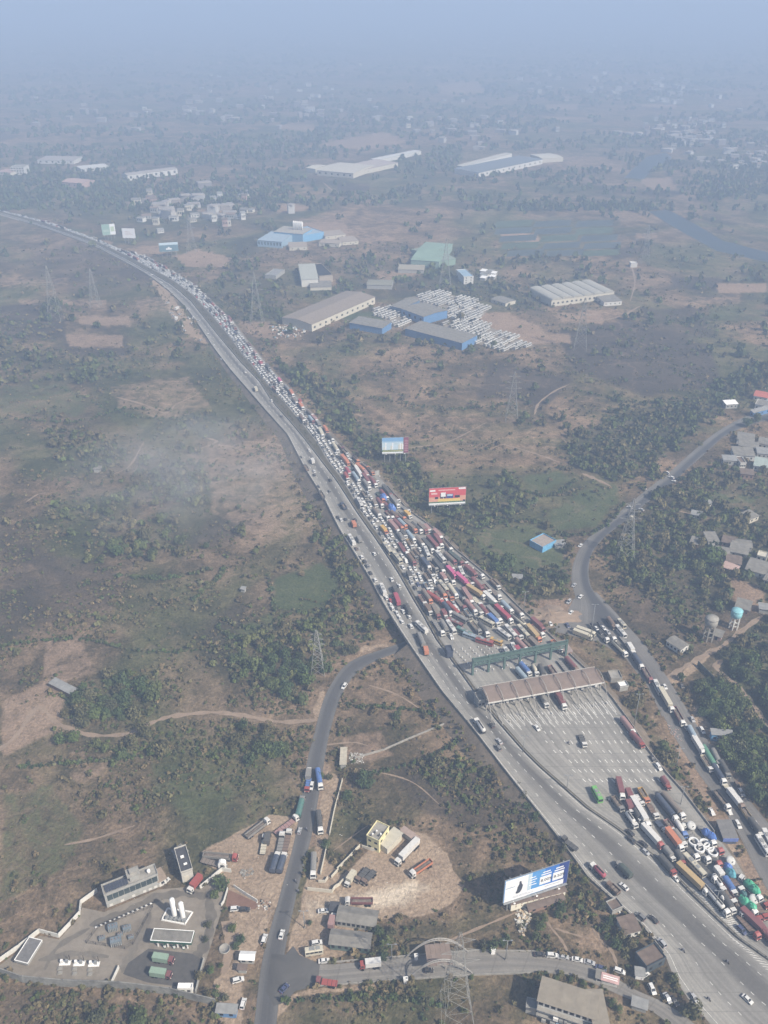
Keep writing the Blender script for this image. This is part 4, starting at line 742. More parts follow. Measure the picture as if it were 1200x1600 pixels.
building('cement_kiosk', 'small white kiosk with grey roof beside the dark hut', 'kiosk', (994, 1523), (1007, 1525), (998, 1513), 2.8, 'mono', WHITEP, TIN, .3)
# --- right side
bh, w, d = building('blue_hut', 'grey roofed roadside hut with blue front board at the frontage road', 'hut', (1131, 1309), (1152, 1309), (1117, 1283), 4.0, 'mono', plain('hut_wall', (.075, .085, .12), .8), plain('hut_roof', (.17, .163, .155), .9), .3)
MB().box(-.4, w + .4, -.75, -.6, 2.3, 4.3).obj('name_board', plain('blue_board', (.13, .18, .42), .8), bh)
building('blue_shed', 'bright blue sided shed among trees beside the frontage road', 'shed', (1113, 1147), (1145, 1150), (1117, 1140), 4.6, 'mono', plain('bright_blue_wall', (.13, .30, .48), .7), TIN, .3, front=3)
building('long_house', 'low pale house with barred windows at the lane corner', 'house', (1042, 1001), (1064, 1015), (1058, 996), 3.8, 'gable', WHITEW, ASB, .9, front=4, side=2, win=(1.2, 1.2), sills=True)
building('pump_house', 'small pinkish hut beside the grey water tower', 'hut', (1115, 992), (1127, 996), (1121, 983), 3.0, 'gable', PINKW, ASB, .6, door=.4)
building('brown_house', 'wide grey brown roofed house behind the blue water tower', 'house', (1149, 948), (1171, 954), (1162, 936), 4.2, 'gable', BRICKW, ASB, 1.2, front=3, side=3, win=(.8, .8))
building('brown_house', 'low tin roofed house cut by the right picture edge near the blue water tower', 'house', (1187, 951), (1215, 955), (1193, 944), 3.2, 'mono', GREYW, TIN, .5)
building('gate_shelter', 'small white roofed shelter beside the canopy end', 'shelter', (969, 1074), (982, 1072), (967, 1066), 3.0, 'flat', GREYW, WHITEP)
building('ruined_room', 'small roofless grey room beside the canopy end', 'ruin', (955, 1061), (972, 1060), (953, 1049), 2.6, 'flat', CONC, CONC)
building('barn', 'blue walled square barn with pale brown roof on the green field', 'barn', (828, 845), (848, 856), (850, 835), 4.0, 'flat', plain('barn_blue', (.13, .36, .58), .7), plain('barn_roof', (.30, .255, .22), .95), excl=True)
building('barn_annex', 'small grey shack beside the blue walled barn', 'shack', (868, 852), (884, 851), (866, 845), 2.6, 'mono', GREYW, TIN, .3)
building('slab_shed', 'grey slab roofed shed in scrub above the dirt mound', 'shed', (801, 903), (816, 904), (806, 898), 2.2, 'mono', GREYW, TIN, .2)
vill = [((1078, 848), (1090, 851), (1083, 840), ASB, BRICKW, 'mono'), ((1107, 846), (1124, 846), (1110, 833), ASB, GREYW, 'mono'), ((1128, 846), (1146, 850), (1131, 836), ASB2, BRICKW, 'gable'), ((1145, 852), (1175, 856), (1150, 842), ASB, GREYW, 'gable'),
    ((1113, 862), (1139, 867), (1122, 853), ASB, WHITEW, 'gable'), ((1140, 861), (1168, 867), (1146, 850), ASB, GREYW, 'mono'), ((1128, 885), (1150, 893), (1133, 879), PINKW, BRICKW, 'mono'), ((1135, 878), (1158, 882), (1142, 869), ASB2, GREYW, 'mono'),
    ((1165, 889), (1196, 898), (1184, 874), ASB, WHITEW, 'gable'), ((1183, 868), (1198, 872), (1187, 861), CREAM, CREAM, 'flat'), ((1172, 812), (1186, 806), (1178, 795), ASB, CREAM, 'mono'), ((1193, 905), (1212, 912), (1199, 893), ASB, WHITEW, 'gable'), ((1080, 803), (1095, 806), (1083, 799), TIN, GREYW, 'mono'), ((1104, 786), (1112, 785), (1102, 781), TIN, WHITEW, 'mono')]
vl = ['brown walled house nearest the big round tree', 'square grey roofed house behind the big round tree', 'brown gabled house between square roof and lane', 'long grey gabled house at the top of the hamlet', 'white end walled grey roofed house beside the big round tree', 'broad grey lean-to house in the middle of the hamlet', 'low pink roofed house at the bottom of the hamlet', 'brown roofed house above the pink roofed one', 'large grey gabled house with white porch', 'cream flat roofed house behind the large gabled one', 'lone grey house up the slope from the hamlet', 'grey gabled house at the picture edge of the hamlet', 'low tin shed in the scrub above the hamlet', 'tiny white shed above the hamlet']
for (A, B, C, rm, wm, rf), lab in zip(vill, vl): building('village_house', lab, 'house', A, B, C, 3.4, rf, wm, rm, .9, front=2, group='houses of the hamlet')
v2 = [((1178, 618), (1200, 622), (1188, 611), REDR, WHITEW, 'gable'), ((1180, 632), (1200, 636), (1184, 624), ASB, WHITEW, 'flat'), ((1135, 632), (1153, 631), (1137, 627), WHITEP, GREYW, 'mono'), ((1178, 645), (1205, 638), (1182, 640), TIN, BLUEW, 'mono'),
    ((1152, 686), (1178, 690), (1158, 675), ASB, WHITEW, 'gable'), ((1155, 696), (1185, 700), (1160, 690), ASB, CREAM, 'mono'), ((1148, 711), (1180, 713), (1156, 700), ASB, WHITEW, 'mono'), ((1131, 719), (1152, 720), (1134, 713), TIN, GREYW, 'mono'), ((1157, 724), (1166, 724), (1158, 714), ASB2, WHITEW, 'flat'), ((1178, 727), (1200, 731), (1184, 716), plain('pale_green_sheet', (.32, .37, .34), .8), WHITEW, 'mono'), ((1185, 692), (1206, 696), (1190, 685), ASB, CREAM, 'mono'), ((1184, 708), (1205, 710), (1188, 701), TIN, GREYW, 'mono'), ((1158, 740), (1178, 742), (1160, 734), ASB2, BRICKW, 'mono')]
l2 = ['red roofed house at the top of the roadside village', 'flat grey house below the red roofed one', 'lone low white roofed shed across the curved road', 'tin house with blue wall beside the curved road', 'grey gabled house nearest the curved road bend', 'cream walled terrace below the bend', 'grey roofed house with tall white end', 'low grey shed nearest the road bushes', 'small brown topped white tower house', 'long white house with pale green roof', 'cream house at the picture edge of the village', 'grey tin house at the picture edge of the village', 'low brick shed at the bottom of the village']
for (A, B, C, rm, wm, rf), lab in zip(v2, l2): building('village_house', lab, 'house', A, B, C, 4.2, rf, wm, rm, 1.0, front=3, side=1, group='houses of the roadside village')
# --- industrial middle distance
building('long_warehouse', 'very long brown roofed warehouse behind the motorway trees', 'warehouse', (487, 507), (586, 464), (433, 499), 8, 'gable', CREAM, plain('warehouse_brown', (.24, .20, .165), .95), 2.2, front=12, win=(3, 2))
building('depot_shed', 'blue ended low depot shed nearest the long brown warehouse', 'shed', (546, 504), (597, 513), (561, 495), 7, 'mono', BLUEW, ASB, .6)
building('depot_shed', 'tall blue depot shed in the middle of the bus rows', 'shed', (627, 482), (662, 495), (660, 471), 9, 'gable', BLUEW, ASB, 1.0, front=4, win=(3, 3))
building('depot_shed', 'long blue depot shed in front of the bus rows', 'shed', (633, 513), (722, 536), (668, 505), 8, 'mono', BLUEW, ASB, .6)
building('depot_shed', 'grey roofed annex behind the tall blue depot shed', 'shed', (610, 478), (628, 482), (640, 466), 7, 'mono', plain('slate_blue', (.10, .16, .25), .8), ASB, .5)
building('bay_warehouse', 'pale warehouse with wavy vaulted roof', 'warehouse', (862, 469), (960, 456), (826, 451), 8, 'vault', CREAM, plain('vault_sheet', (.36, .35, .31), .8), 2.2, front=14, floors=1, win=(2.5, 2))
building('bay_annex', 'low grey roofed annex beside the vaulted warehouse', 'shed', (944, 472), (972, 470), (930, 462), 5, 'mono', WHITEW, ASB, .4, front=4)
building('green_warehouse', 'large green roofed warehouse beyond the wood', 'warehouse', (642, 406), (686, 409), (676, 379), 9, 'gable', plain('green_wall_sheet', (.24, .33, .28), .8), GREENR, 3.0)
building('green_warehouse', 'second green grey bay beside the large green warehouse', 'warehouse', (687, 408), (712, 404), (704, 380), 8, 'gable', GREENR, plain('grey_green_sheet', (.22, .27, .22), .8), 2.0)
building('low_hall', 'tan roofed low hall below the green warehouse', 'hall', (622, 421), (662, 422), (630, 414), 4.5, 'mono', GREYW, plain('tan_hall_roof', (.31, .28, .22), .9), .5)
building('low_hall', 'olive roofed hall between ruin and depot', 'hall', (573, 445), (612, 446), (582, 437), 5, 'gable', GREYW, plain('olive_hall_roof', (.22, .215, .17), .9), 1.2)
building('ruined_mill', 'tall pale ruined mill with open roof', 'ruin', (471, 437), (497, 436), (474, 415), 9, 'mono', WHITEW, plain('mill_sheet', (.36, .37, .33), .9), 2.0)
building('ruined_mill', 'roofless tan gable beside the pale mill', 'ruin', (499, 432), (520, 430), (502, 412), 8, 'flat', plain('tan_gable', (.36, .31, .25), .95), OPEN)
building('mill_annex', 'low brown roofed annex in front of the pale mill', 'shed', (485, 449), (518, 448), (488, 440), 4, 'mono', CREAM, ASB, .4)
building('slab_store', 'isolated grey slab roofed store in the dry field', 'shed', (414, 430), (431, 431.5), (424, 420), 4, 'flat', GREYW, TIN)
building('factory_hall', 'pale blue factory hall with ribbed roof', 'factory', (402, 375), (440, 378), (408, 361), 9, 'mono', LBLUE, plain('factory_roof_blue', (.29, .37, .44), .8), .6, front=8, win=(1.5, 4))
fh, w, d = building('factory_hall', 'central blue factory hall carrying white silos', 'factory', (428, 362), (473, 366), (432, 353), 12, 'mono', plain('mid_blue_wall', (.18, .34, .50), .7), plain('factory_roof_tan', (.33, .31, .27), .9), .6)
for k in range(5): MB().lathe([(1.6, 0), (1.6, 11), (.6, 13)], 10, 0, (w * (.50 + .07 * k), d * .6, 12)).obj('silo', WHITEP, fh)
building('factory_hall', 'bright blue factory hall at the end of the row', 'factory', (472, 369), (506, 363), (472, 356), 9, 'flat', plain('sky_blue_wall', (.16, .36, .58), .7), plain('factory_roof_blue', (.3, .3, .4)))
for k, (A, B, C, lab) in enumerate([((498, 379), (530, 381), (510, 374), 'tan roofed store nearest the blue factory'), ((508, 369), (540, 366), (514, 361), 'long tan roofed store behind the blue factory'), ((535, 378), (560, 376), (540, 370), 'tan roofed store at the end of the factory yard'), ((452, 386), (480, 385), (455, 379), 'brown roofed store below the blue factory')]):
    building('factory_store', lab, 'shed', A, B, C, 5, 'mono', CREAM, plain('tan_store_roof', (.32, .27, .22), .9), .4, front=3, group='stores of the blue factory')
building('roadside_block', 'small white tower block among trees below the green warehouse', 'building', (725, 433), (740, 432), (727, 421), 9, 'flat', WHITEW, LBLUE, front=2, floors=3)
building('tin_house', 'grey roofed house between bus depot and vaulted warehouse', 'house', (767, 467), (790, 474), (775, 460), 4, 'gable', CREAM, ASB, .8, front=2)
for k in range(9):
    x, y = 745 + rng.uniform(-2, 35), 428 + rng.uniform(-6, 8)
    building('cottage', f"tiny pale cottage in the cluster below the green warehouse, {['first', 'second', 'third', 'fourth', 'fifth', 'sixth', 'seventh', 'eighth', 'ninth'][k]} one", 'house', (x, y), (x + 8, y + 1), (x + 2, y - 3), 3.5, 'mono', random.choice([WHITEW, CREAM, GREYW]), random.choice([ASB, TIN, WHITEP]), .4, group='cottages below the green warehouse')
building('far_warehouse', 'long white far warehouse beyond the motorway bend', 'warehouse', (199, 274), (277, 264), (183, 272), 10, 'gable', WHITEW, plain('far_roof', (.34, .31, .28), .9), 2, front=8, win=(4, 4))
building('far_warehouse', 'low pale far warehouse near the picture corner', 'warehouse', (58, 250), (115, 251), (64, 244), 7, 'mono', WHITEW, plain('far_roof', (.3, .3, .3)), .8, front=6, win=(4, 3))
building('apartment_block', 'white framed unfinished apartment block at the far edge', 'building', (16, 262), (37, 262), (14, 258), 13, 'flat', WHITEW, CONC, front=5, floors=3, win=(3, 2.6))
building('far_hall', 'pinkish hipped far hall', 'building', (96, 284), (128, 287), (100, 277), 8, 'gable', PINKW, PINKW, 3, front=4, win=(3, 2))
building('far_hall', 'low white hall row behind the pinkish hall', 'building', (127, 264), (170, 260), (130, 259), 6, 'mono', WHITEW, WHITEW, .5, front=6, win=(3, 2))
building('far_hall', 'low brown hall before the apartment block', 'building', (-6, 268), (16, 270), (-4, 263), 6, 'mono', CREAM, PINKW, .5, front=4)
building('far_factory', 'tall cream gabled end of the far factory', 'factory', (478, 262), (493, 264), (482, 255), 9, 'gable', CREAM, CREAM, 2)
building('far_factory', 'broad cream roofed hall of the far factory', 'factory', (495, 266), (552, 271), (510, 252), 9, 'gable', CREAM, plain('cream_far_roof', (.48, .45, .38), .9), 2.5, front=6, win=(4, 3))
building('far_factory', 'middle hall of the far factory', 'factory', (553, 269), (622, 254), (545, 258), 8, 'mono', CREAM, plain('pink_far_roof', (.40, .34, .30), .9), .8, front=8)
building('far_factory', 'long thin pale shed stretching behind the far factory', 'factory', (590, 250), (658, 236), (587, 247), 7, 'mono', WHITEW, WHITEW, .5, front=8)
building('far_depot', 'long far depot with dark roof and white front', 'factory', (748, 270), (848, 249), (724, 261), 9, 'mono', WHITEW, plain('slate_far_roof', (.16, .18, .20), .9), .8, front=12, win=(4, 3))
building('far_depot', 'pale roofed strip behind the dark roofed far depot', 'factory', (724, 260), (800, 240), (720, 257), 8, 'mono', WHITEW, plain('cream_far_roof', (.4, .4, .4)), .5)
building('far_depot', 'cream roofed end hall of the far depot', 'factory', (848, 248), (880, 246), (852, 240), 8, 'gable', CREAM, CREAM, 1.5)
building('sand_house', 'tiny white house at the end of the sandy strip', 'house', (986, 412), (996, 412), (987, 409), 5, 'flat', WHITEW, WHITEW)
far_me = {}
def far_house(x, y, i, grp, lab):
    wv, dv, hv = rng.uniform(7, 16), rng.uniform(7, 12), rng.uniform(4, 11)
    wm, rm = [(WHITEW, CONC), (CREAM, ASB), (PINKW, ASB2), (CREAM, TIN), (GREYW, BROWNROOF), (WHITEW, TIN)][i % 6]
    e = tag(empty('far_house', G(x, y), rng.uniform(-.5, .5)), lab, 'house', grp); MB().box(-wv / 2, wv / 2, -dv / 2, dv / 2, 0, hv).obj('wall', wm, e); MB().prism([(-dv / 2 - .6, hv), (dv / 2 + .6, hv), (0, hv + (2.2 if i % 3 else .5))], -wv / 2 - .4, wv / 2 + .4).obj('roof', rm, e)
    for k in range(3): MB().box(-wv / 2 + wv * (.12 + .3 * k), -wv / 2 + wv * (.28 + .3 * k), -dv / 2 - .06, -dv / 2 + .05, hv * .35, hv * .7).obj('window', OPEN, e)
for i in range(26):
    x, y = 1018 + rng.random() * 95, 188 + rng.random() * 45; far_house(x, y, i, 'houses of the far hill town', 'pale house in the hazy town near the far river')
for i in range(10): far_house(1145 + rng.random() * 50, 238 + rng.random() * 26, i, 'houses of the far edge hamlet', 'pale house in the hazy hamlet past the far river town')
for i in range(34):
    x, y = 190 + rng.random() * 220, 302 + rng.random() * 62
    if not (255 < x and y > 355): far_house(x, y, i, 'houses of the wooded village', 'pale house scattered in the wooded village behind the three hoardings')
for i in range(30): far_house(rng.uniform(40, 1160), 60 + 150 * rng.random() ** .7, i, 'lone houses on the far plain', 'lone pale house on the hazy far plain')

# ================================================================ TOLL CANOPY, BOOTHS, GANTRY
ZP = 6.0
def put_local(A, B, z): a, b = G(*A, z), G(*B, z); v = b - a; return a, math.atan2(v.y, v.x), v.length
HC = 7.5; a, ang, W = put_local((763, 1098.5), (943, 1066.5), ZP - .4 + HC); zc = zh(1115)
cn = empty('toll_canopy', (a.x, a.y, zc), ang); tag(cn, 'long brown vaulted toll canopy spanning the booths', 'canopy')
D = 11.0; NB = 8
def arc(u): return HC - .2 + 1.1 * math.sin(math.pi * .62 * u)
for k in range(NB):
    x0, x1 = W * k / NB + .12, W * (k + 1) / NB - .12; m = MB(); n = 10
    vs = [(x, D * j / n, arc(j / n) + dz) for dz in (0, .18) for x in (x0, x1) for j in range(n + 1)]; q = n + 1
    fs = [(2 * q + j, 3 * q + j, 3 * q + j + 1, 2 * q + j + 1) for j in range(n)] + [(j + 1, q + j + 1, q + j, j) for j in range(n)] + [(0, q, 3 * q, 2 * q), (q - 1, 3 * q - 1, 4 * q - 1, 2 * q - 1)] + [(j, 2 * q + j, 2 * q + j + 1, j + 1) for j in range(n)] + [(q + j + 1, 3 * q + j + 1, 3 * q + j, q + j) for j in range(n)]
    m.add(vs, fs, 0, False); m.obj('roof_panel', BROWNROOF, cn)
RIB = plain('rib_steel', (.34, .32, .29), .6, .1)
for k in range(NB + 1):
    pts = [(W * k / NB, -6.0 + (D + 11) * j / 16, .2 + (arc(.6) + 1.7) * math.sin(math.pi * j / 16) ** .62) for j in range(17)]; MB().tube(pts, .34).obj('arch_rib', RIB, cn)
MB().box(-.2, W + .2, -.32, -.02, HC - .75, HC - .05).obj('front_fascia', plain('canopy_fascia', (.62, .60, .55), .6), cn); MB().box(-.2, W + .2, D + .02, D + .3, arc(1) - .6, arc(1) + .1).obj('rear_fascia', plain('canopy_fascia', (.6, .6, .5)), cn)
for k in range(NB + 1):
    for y in (2.2, 8.8): MB().box(W * k / NB - .25, W * k / NB + .25, y - .25, y + .25, 0, arc(y / D) - .02).obj('column', CONC, cn)
cnM = Matrix.Translation((a.x, a.y, zc)) @ Matrix.Rotation(ang, 4, 'Z')
NBO = 17
isl_me = MB().box(-.62, .62, -6, 19, -.4, .28).frus((-.62, .62, -10, -6), (-.2, .2, -8, -6), -.4, .28).mesh('toll_island', plain('island_concrete', (.31, .295, .265), .9, .3, .5))
bw_me = MB().box(-.75, .75, -1.7, 1.7, .28, 2.9).mesh('booth_wall', plain('booth_white', (.55, .54, .52), .7)); bg_me = MB().box(-.79, .79, -1.45, 1.45, 1.35, 2.4).mesh('booth_window', GLASS); br_me = MB().box(-1.0, 1.0, -2.0, 2.0, 2.9, 3.1).mesh('booth_roof', CONC)
cone_me = MB().lathe([(.20, 0), (.16, 1.1), (.05, 1.25)], 8).mesh('end_post', WHITEP)
ordn = ['first', 'second', 'third', 'fourth', 'fifth', 'sixth', 'seventh', 'eighth', 'ninth', 'tenth', 'eleventh', 'twelfth', 'thirteenth', 'fourteenth', 'fifteenth', 'sixteenth', 'seventeenth', 'eighteenth', 'nineteenth', 'twentieth']
for k in range(NBO):
    x = W * (.02 + .96 * k / (NBO - 1)); s = ordn[k]
    i = put('toll_island', isl_me, None, cnM @ Vector((x, 0, 0)), ang); tag(i, f"long concrete toll island, {s} from the median end of the canopy", 'island', 'concrete islands between toll lanes'); i.location.z = zc
    e = empty('toll_booth', cnM @ Vector((x, 6.5, 0)), ang); e.location.z = zc; tag(e, f"small white toll booth under the canopy, {s} from the median end", 'booth', 'booths under the toll canopy'); put('booth_wall', bw_me, e); put('booth_window', bg_me, e); put('booth_roof', br_me, e)
    if k % 2 == 0:
        for yy in (-8.5, 18.0): o = put('marker_post', cone_me, None, cnM @ Vector((x, yy, .28)), ang); o.location.z = zc + .28; tag(o, f"white marker post on the {'plaza' if yy < 0 else 'queue'} end of the {s} toll island", 'post', 'white posts on the toll islands')
# green gantry before the booths
ga, gang, GW = put_local((738, 1054.5), (883, 1025.5), ZP); gz = 6.0
gt = empty('lane_gantry', ga, gang); tag(gt, 'long faded green steel gantry spanning the queue lanes', 'gantry')
for k in range(7): x = GW * k / 6; MB().box(x - .55, x + .55, -.5, .5, -.3, 11.4).obj('post', GANT, gt)
for k in range(12):
    x0, x1 = GW * k / 12 + (.6 if k % 2 == 0 else .04), GW * (k + 1) / 12 - (.04 if k % 2 == 0 else .6)
    MB().box(x0, x1, -.08, .08, 9.6, 10.5).obj('lattice_panel', GANT, gt); MB().box(x0, x1, -.08, .08, 6.85, 7.7).obj('lattice_panel', plain('pale_green_steel', (.12, .18, .155), .6, .2), gt)
gl_ = MB()
for k in range(24):
    for z0_, z1_ in ((6.1, 8.5), (8.75, 11.1)): gl_.bar((GW * k / 24, .28, z0_), (GW * (k + 1) / 24, .28, z1_), .14).bar((GW * (k + 1) / 24, -.28, z0_), (GW * k / 24, -.28, z1_), .14)
gl_ = gl_.obj('lattice', GANT, gt); gl_['kind'] = 'stuff'
for z in (6.05, 8.4, 8.7, 11.0): MB().box(0, GW, -.3, .3, z, z + .25).obj('chord', GANT, gt)
for y in (-.9, .9): MB().box(0, GW, y - .05, y + .05, 9.0, 10.6).obj('catwalk_rail', GANT, gt)
# white marker posts in rows before the gantry
pm = MB().lathe([(.28, 0), (.24, .9), (.12, 1.2)], 8).mesh('lane_post', WHITEP); npost = 0
for r_ in range(7):
    for j in range(9):
        u = .05 + .075 * r_ + .006 * j; y = 1016 + 4.2 * j - r_ * 1.2
        tag(put('lane_post', pm, None, hp(u, y)), f"white lane post before the green gantry, {ordn[j]} along the {ordn[r_]} row from the median", 'post', 'white lane posts before the gantry'); npost += 1
building('control_room', 'small control room beside the median end of the canopy', 'hut', (748, 1096), (758, 1094), (744, 1083), 4.5, 'flat', GREYW, CONC, z=5.6, front=2)
building('generator_cabin', 'dark blue cabin on the median before the gantry', 'cabin', (699, 1020), (708, 1019), (697, 1010), 4.0, 'flat', plain('dark_cabin', (.06, .07, .10), .7), plain('dark_cabin', (.1, .1, .1)), z=6.0)
building('toll_store', 'long pinkish roofed store beside the outer parapet behind the gantry', 'shed', (872, 1003), (884, 1020), (880, 999), 3.5, 'mono', BRICKW, plain('pink_store_roof', (.30, .235, .21), .9), .3, z=4.0)

# ================================================================ LINK ROAD CANOPY WITH TWO ARCHES
p0, p1 = G(633, 1497), G(732, 1488); q0, q1 = G(637, 1530), G(738, 1521)
ac = empty('arched_canopy', (p0 + q1) / 2); tag(ac, 'link road canopy hung between two tall white arches', 'canopy'); ctr = (p0 + q1) / 2
for P, Q in ((p0, p1), (q0, q1)):
    for off in (0.0, 1.1):
        MB().tube([P.lerp(Q, j / 20) - ctr + Vector((0, 0, .1 + (9.4 + off) * (1 - (2 * j / 20 - 1) ** 2))) for j in range(21)], .42).obj('arch', RIB, ac)
    ties = MB()
    for j in range(1, 20): ties.bar(P.lerp(Q, j / 20) - ctr + Vector((0, 0, .1 + 9.4 * (1 - (2 * j / 20 - 1) ** 2))), P.lerp(Q, (j + .5) / 20) - ctr + Vector((0, 0, .1 + 10.5 * (1 - (2 * (j + .5) / 20 - 1) ** 2))), .14)
    ties.obj('arch_lacing', RIB, ac)
ex = (p1 - p0).normalized(); ey = (q0 - p0) - ex * (q0 - p0).dot(ex)
for k in range(5):
    c0 = p0.lerp(p1, .30 + .078 * k) - ctr; c1 = p0.lerp(p1, .30 + .078 * (k + 1) - .003) - ctr; z = Vector((0, 0, 6.6)); t_ = Vector((0, 0, .25)); A_ = [c0 - ey * .04 + z, c1 - ey * .04 + z, c1 + ey * 1.0 + z, c0 + ey * 1.0 + z]
    m = MB(); m.add(A_ + [v + t_ for v in A_], [(0, 1, 2, 3), (7, 6, 5, 4), (4, 5, 1, 0), (5, 6, 2, 1), (6, 7, 3, 2), (7, 4, 0, 3)]); m.obj('roof_panel', BROWNROOF, ac)
for P, Q in ((p0, p1), (q0, q1)):
    for j in (7, 9, 11, 13): b = P.lerp(Q, j / 20) - ctr; MB().bar(b + Vector((0, 0, 6.7)), b + Vector((0, 0, 9.4 * (1 - (2 * j / 20 - 1) ** 2))), .12).obj('hanger', RIB, ac)
for u, v in ((.38, .3), (.38, .7), (.60, .3), (.60, .7)): b = p0.lerp(p1, u) - ctr + ey * v; MB().bar(b, b + Vector((0, 0, 6.6)), .3).obj('column', CONC, ac)
wall_line('road_parapet', [(500, 1506), (560, 1501), (620, 1496), (740, 1486), (830, 1487), (895, 1499)], .9, .35, CONC, 'pale parapet on the far edge of the link road', 'barrier')
wall_line('road_parapet', [(497, 1541), (560, 1537), (620, 1532), (740, 1524), (830, 1521)], .9, .35, CONC, 'pale parapet on the near edge of the link road', 'barrier')
building('toll_cabin', 'small white cabin at the near foot of the arches', 'cabin', (631, 1532), (637, 1531.5), (631, 1528), 2.4, 'flat', WHITEP, WHITEP)
building('toll_cabin', 'small white cabin at the far foot of the arches', 'cabin', (648, 1495), (653, 1494.5), (648, 1492), 2.4, 'flat', WHITEP, CONC)
building('toll_cabin', 'small white cabin past the arches on the link road edge', 'cabin', (768, 1486), (774, 1485.5), (768, 1482), 2.4, 'flat', WHITEP, WHITEP)

# ================================================================ HOARDINGS
def font(txt, size, mat, parent, loc, ext=.02, align='LEFT'):
    c = bpy.data.curves.new('lettering', 'FONT'); c.body = txt; c.size = size; c.extrude = ext; c.align_x = align; c.materials.append(mat); c.resolution_u = 3
    o = bpy.data.objects.new('lettering', c); COL.objects.link(o); o.parent = parent; o.location = loc; o.rotation_euler = (R(90), 0, 0); dg = bpy.context.evaluated_depsgraph_get(); me = bpy.data.meshes.new_from_object(o.evaluated_get(dg)); bpy.data.objects.remove(o); o = put('lettering', me, parent, loc); o.rotation_euler = (R(90), 0, 0); return o
def pr(c, nm): return plain('print_' + nm, c, .55, .06)
def hoarding(label, BL, BR, zb, top, posts=4, yoff=0.0):
    a, b = G(*BL, zb), G(*BR, zb); v = b - a; ang = math.atan2(v.y, v.x); Wd = v.length; ht = zat(a, top) - zb
    e = empty('hoarding', (a.x, a.y, 0), ang); tag(e, label, 'billboard')
    MB().box(-.15, Wd + .15, 0, .35, zb - .15, zb + ht + .15).obj('board', STEELG, e); m = MB()
    for k in range(posts):
        x = Wd * (k + .5) / posts; MB().box(x - .22, x + .22, .5, .95, 0, zb + ht).obj('post', STEELG, e); m.bar((x, .7, zb + ht * .8), (x, 3.2, 0), .25); m.bar((x, .7, zb + ht * .3), (x, 2.2, zb * .4), .18)
    m.obj('brace', STEELG, e)
    MB().box(0, Wd, -.9, -.05, zb - .35, zb - .22).obj('catwalk', STEELG, e)
    for k in range(3): MB().bar((Wd * (.15 + .35 * k), -.1, zb - .2), (Wd * (.15 + .35 * k), -1.6, zb - .1), .1).box(Wd * (.15 + .35 * k) - .4, Wd * (.15 + .35 * k) + .4, -1.9, -1.5, zb - .2, zb + .05).obj('floodlight', WHITEP, e)
    n = [0]
    def r(x0, x1, y0, y1, mat, name='print', lift=1):
        n[0] += 1; return MB().box(Wd * x0, Wd * x1, -.012 * lift - .0006 * n[0] - .01, .002, zb + ht * y0, zb + ht * y1).obj(name, mat, e)
    return e, Wd, ht, zb, r
W_ = pr((.78, .79, .80), 'white'); NAVY = pr((.035, .06, .22), 'navy'); MB1 = pr((.05, .17, .50), 'blue'); MB2 = pr((.10, .30, .62), 'midblue'); INK = pr((.02, .025, .04), 'ink'); SKYB = pr((.20, .38, .62), 'sky'); PALEB = pr((.50, .62, .70), 'pale'); REDP = pr((.58, .09, .10), 'red'); GRN = pr((.08, .16, .09), 'green'); YEL = pr((.70, .52, .16), 'yellow'); PEACH = pr((.66, .34, .24), 'peach'); MAR = pr((.22, .06, .09), 'maroon')
e, Wd, ht, zb, r = hoarding('huge tilted blue and white bank hoarding with percentage boxes', (786, 1411), (885, 1378.5), 6.5, 1377, 6)
r(0, 1, 0, 1, NAVY, 'panel', 1); r(0, .84, 0, 1, MB1, 'panel', 2); r(0, .62, 0, 1, MB2, 'panel', 3); r(.01, .42, 0, .985, PALEB, 'panel', 4); r(.01, .36, .0, .97, W_, 'panel', 5); r(.012, .94, .02, .23, W_, 'base_strip', 6)
for (x0, x1) in ((.55, .725), (.755, .925)): r(x0, x1, .30, .66, W_, 'rate_box', 6)
for x0, s in ((.555, '8.00%'), (.76, '8.50%')): font(s, ht * .165, INK, e, (Wd * x0 + .25, -.13, zb + ht * .43))
for k in range(4): r(.385, .50 - .02 * (k % 2), .42 + .11 * k, .455 + .11 * k, W_, 'text_line', 6)
for x0 in (.585, .79):
    for k in range(2): r(x0 - .02 * (1 - k), x0 + .12 + .02 * (1 - k), .72 + .10 * k, .765 + .10 * k, W_, 'text_line', 6)
for k in range(2): r(.14, .46 - .1 * k, .10 + .05 * k, .115 + .05 * k, pr((.35, .38, .45), 'grey'), 'text_line', 7)
r(.64, .88, .14, .16, pr((.35, .38, .45), 'grey'), 'text_line', 7)
m = MB(); cx = lambda u, v: (Wd * u, zb + ht * v); pts = [(.20, .24), (.245, .27), (.275, .40), (.285, .58), (.262, .66), (.255, .76), (.238, .80), (.225, .74), (.225, .65), (.205, .55), (.198, .40), (.18, .30)]
vs = [(cx(u, v)[0], -.12, cx(u, v)[1]) for u, v in pts] + [(cx(u, v)[0], 0, cx(u, v)[1]) for u, v in pts]; nq = len(pts); m.add(vs, [tuple(range(nq)), tuple(range(2 * nq - 1, nq - 1, -1))] + [(k, nq + k, nq + (k + 1) % nq, (k + 1) % nq) for k in range(nq)]); m.obj('figure_print', pr((.06, .07, .09), 'suit'), e)
m = MB(); m.lathe([(Wd * .016, -.1), (Wd * .016, 0)], 16, 0, (0, 0, 0)); lg = m.obj('logo_disc', INK, e); lg.location = (Wd * .105, -.02, zb + ht * .12); lg.rotation_euler = (R(90), 0, 0)
r(.02, .16, .60, .63, pr((.30, .40, .50), 'slate'), 'print', 6)
e, Wd, ht, zb, r = hoarding('red roadside hoarding showing trucks over a yellow field', (670, 789), (727, 786), 7.0, 763.5, 6)
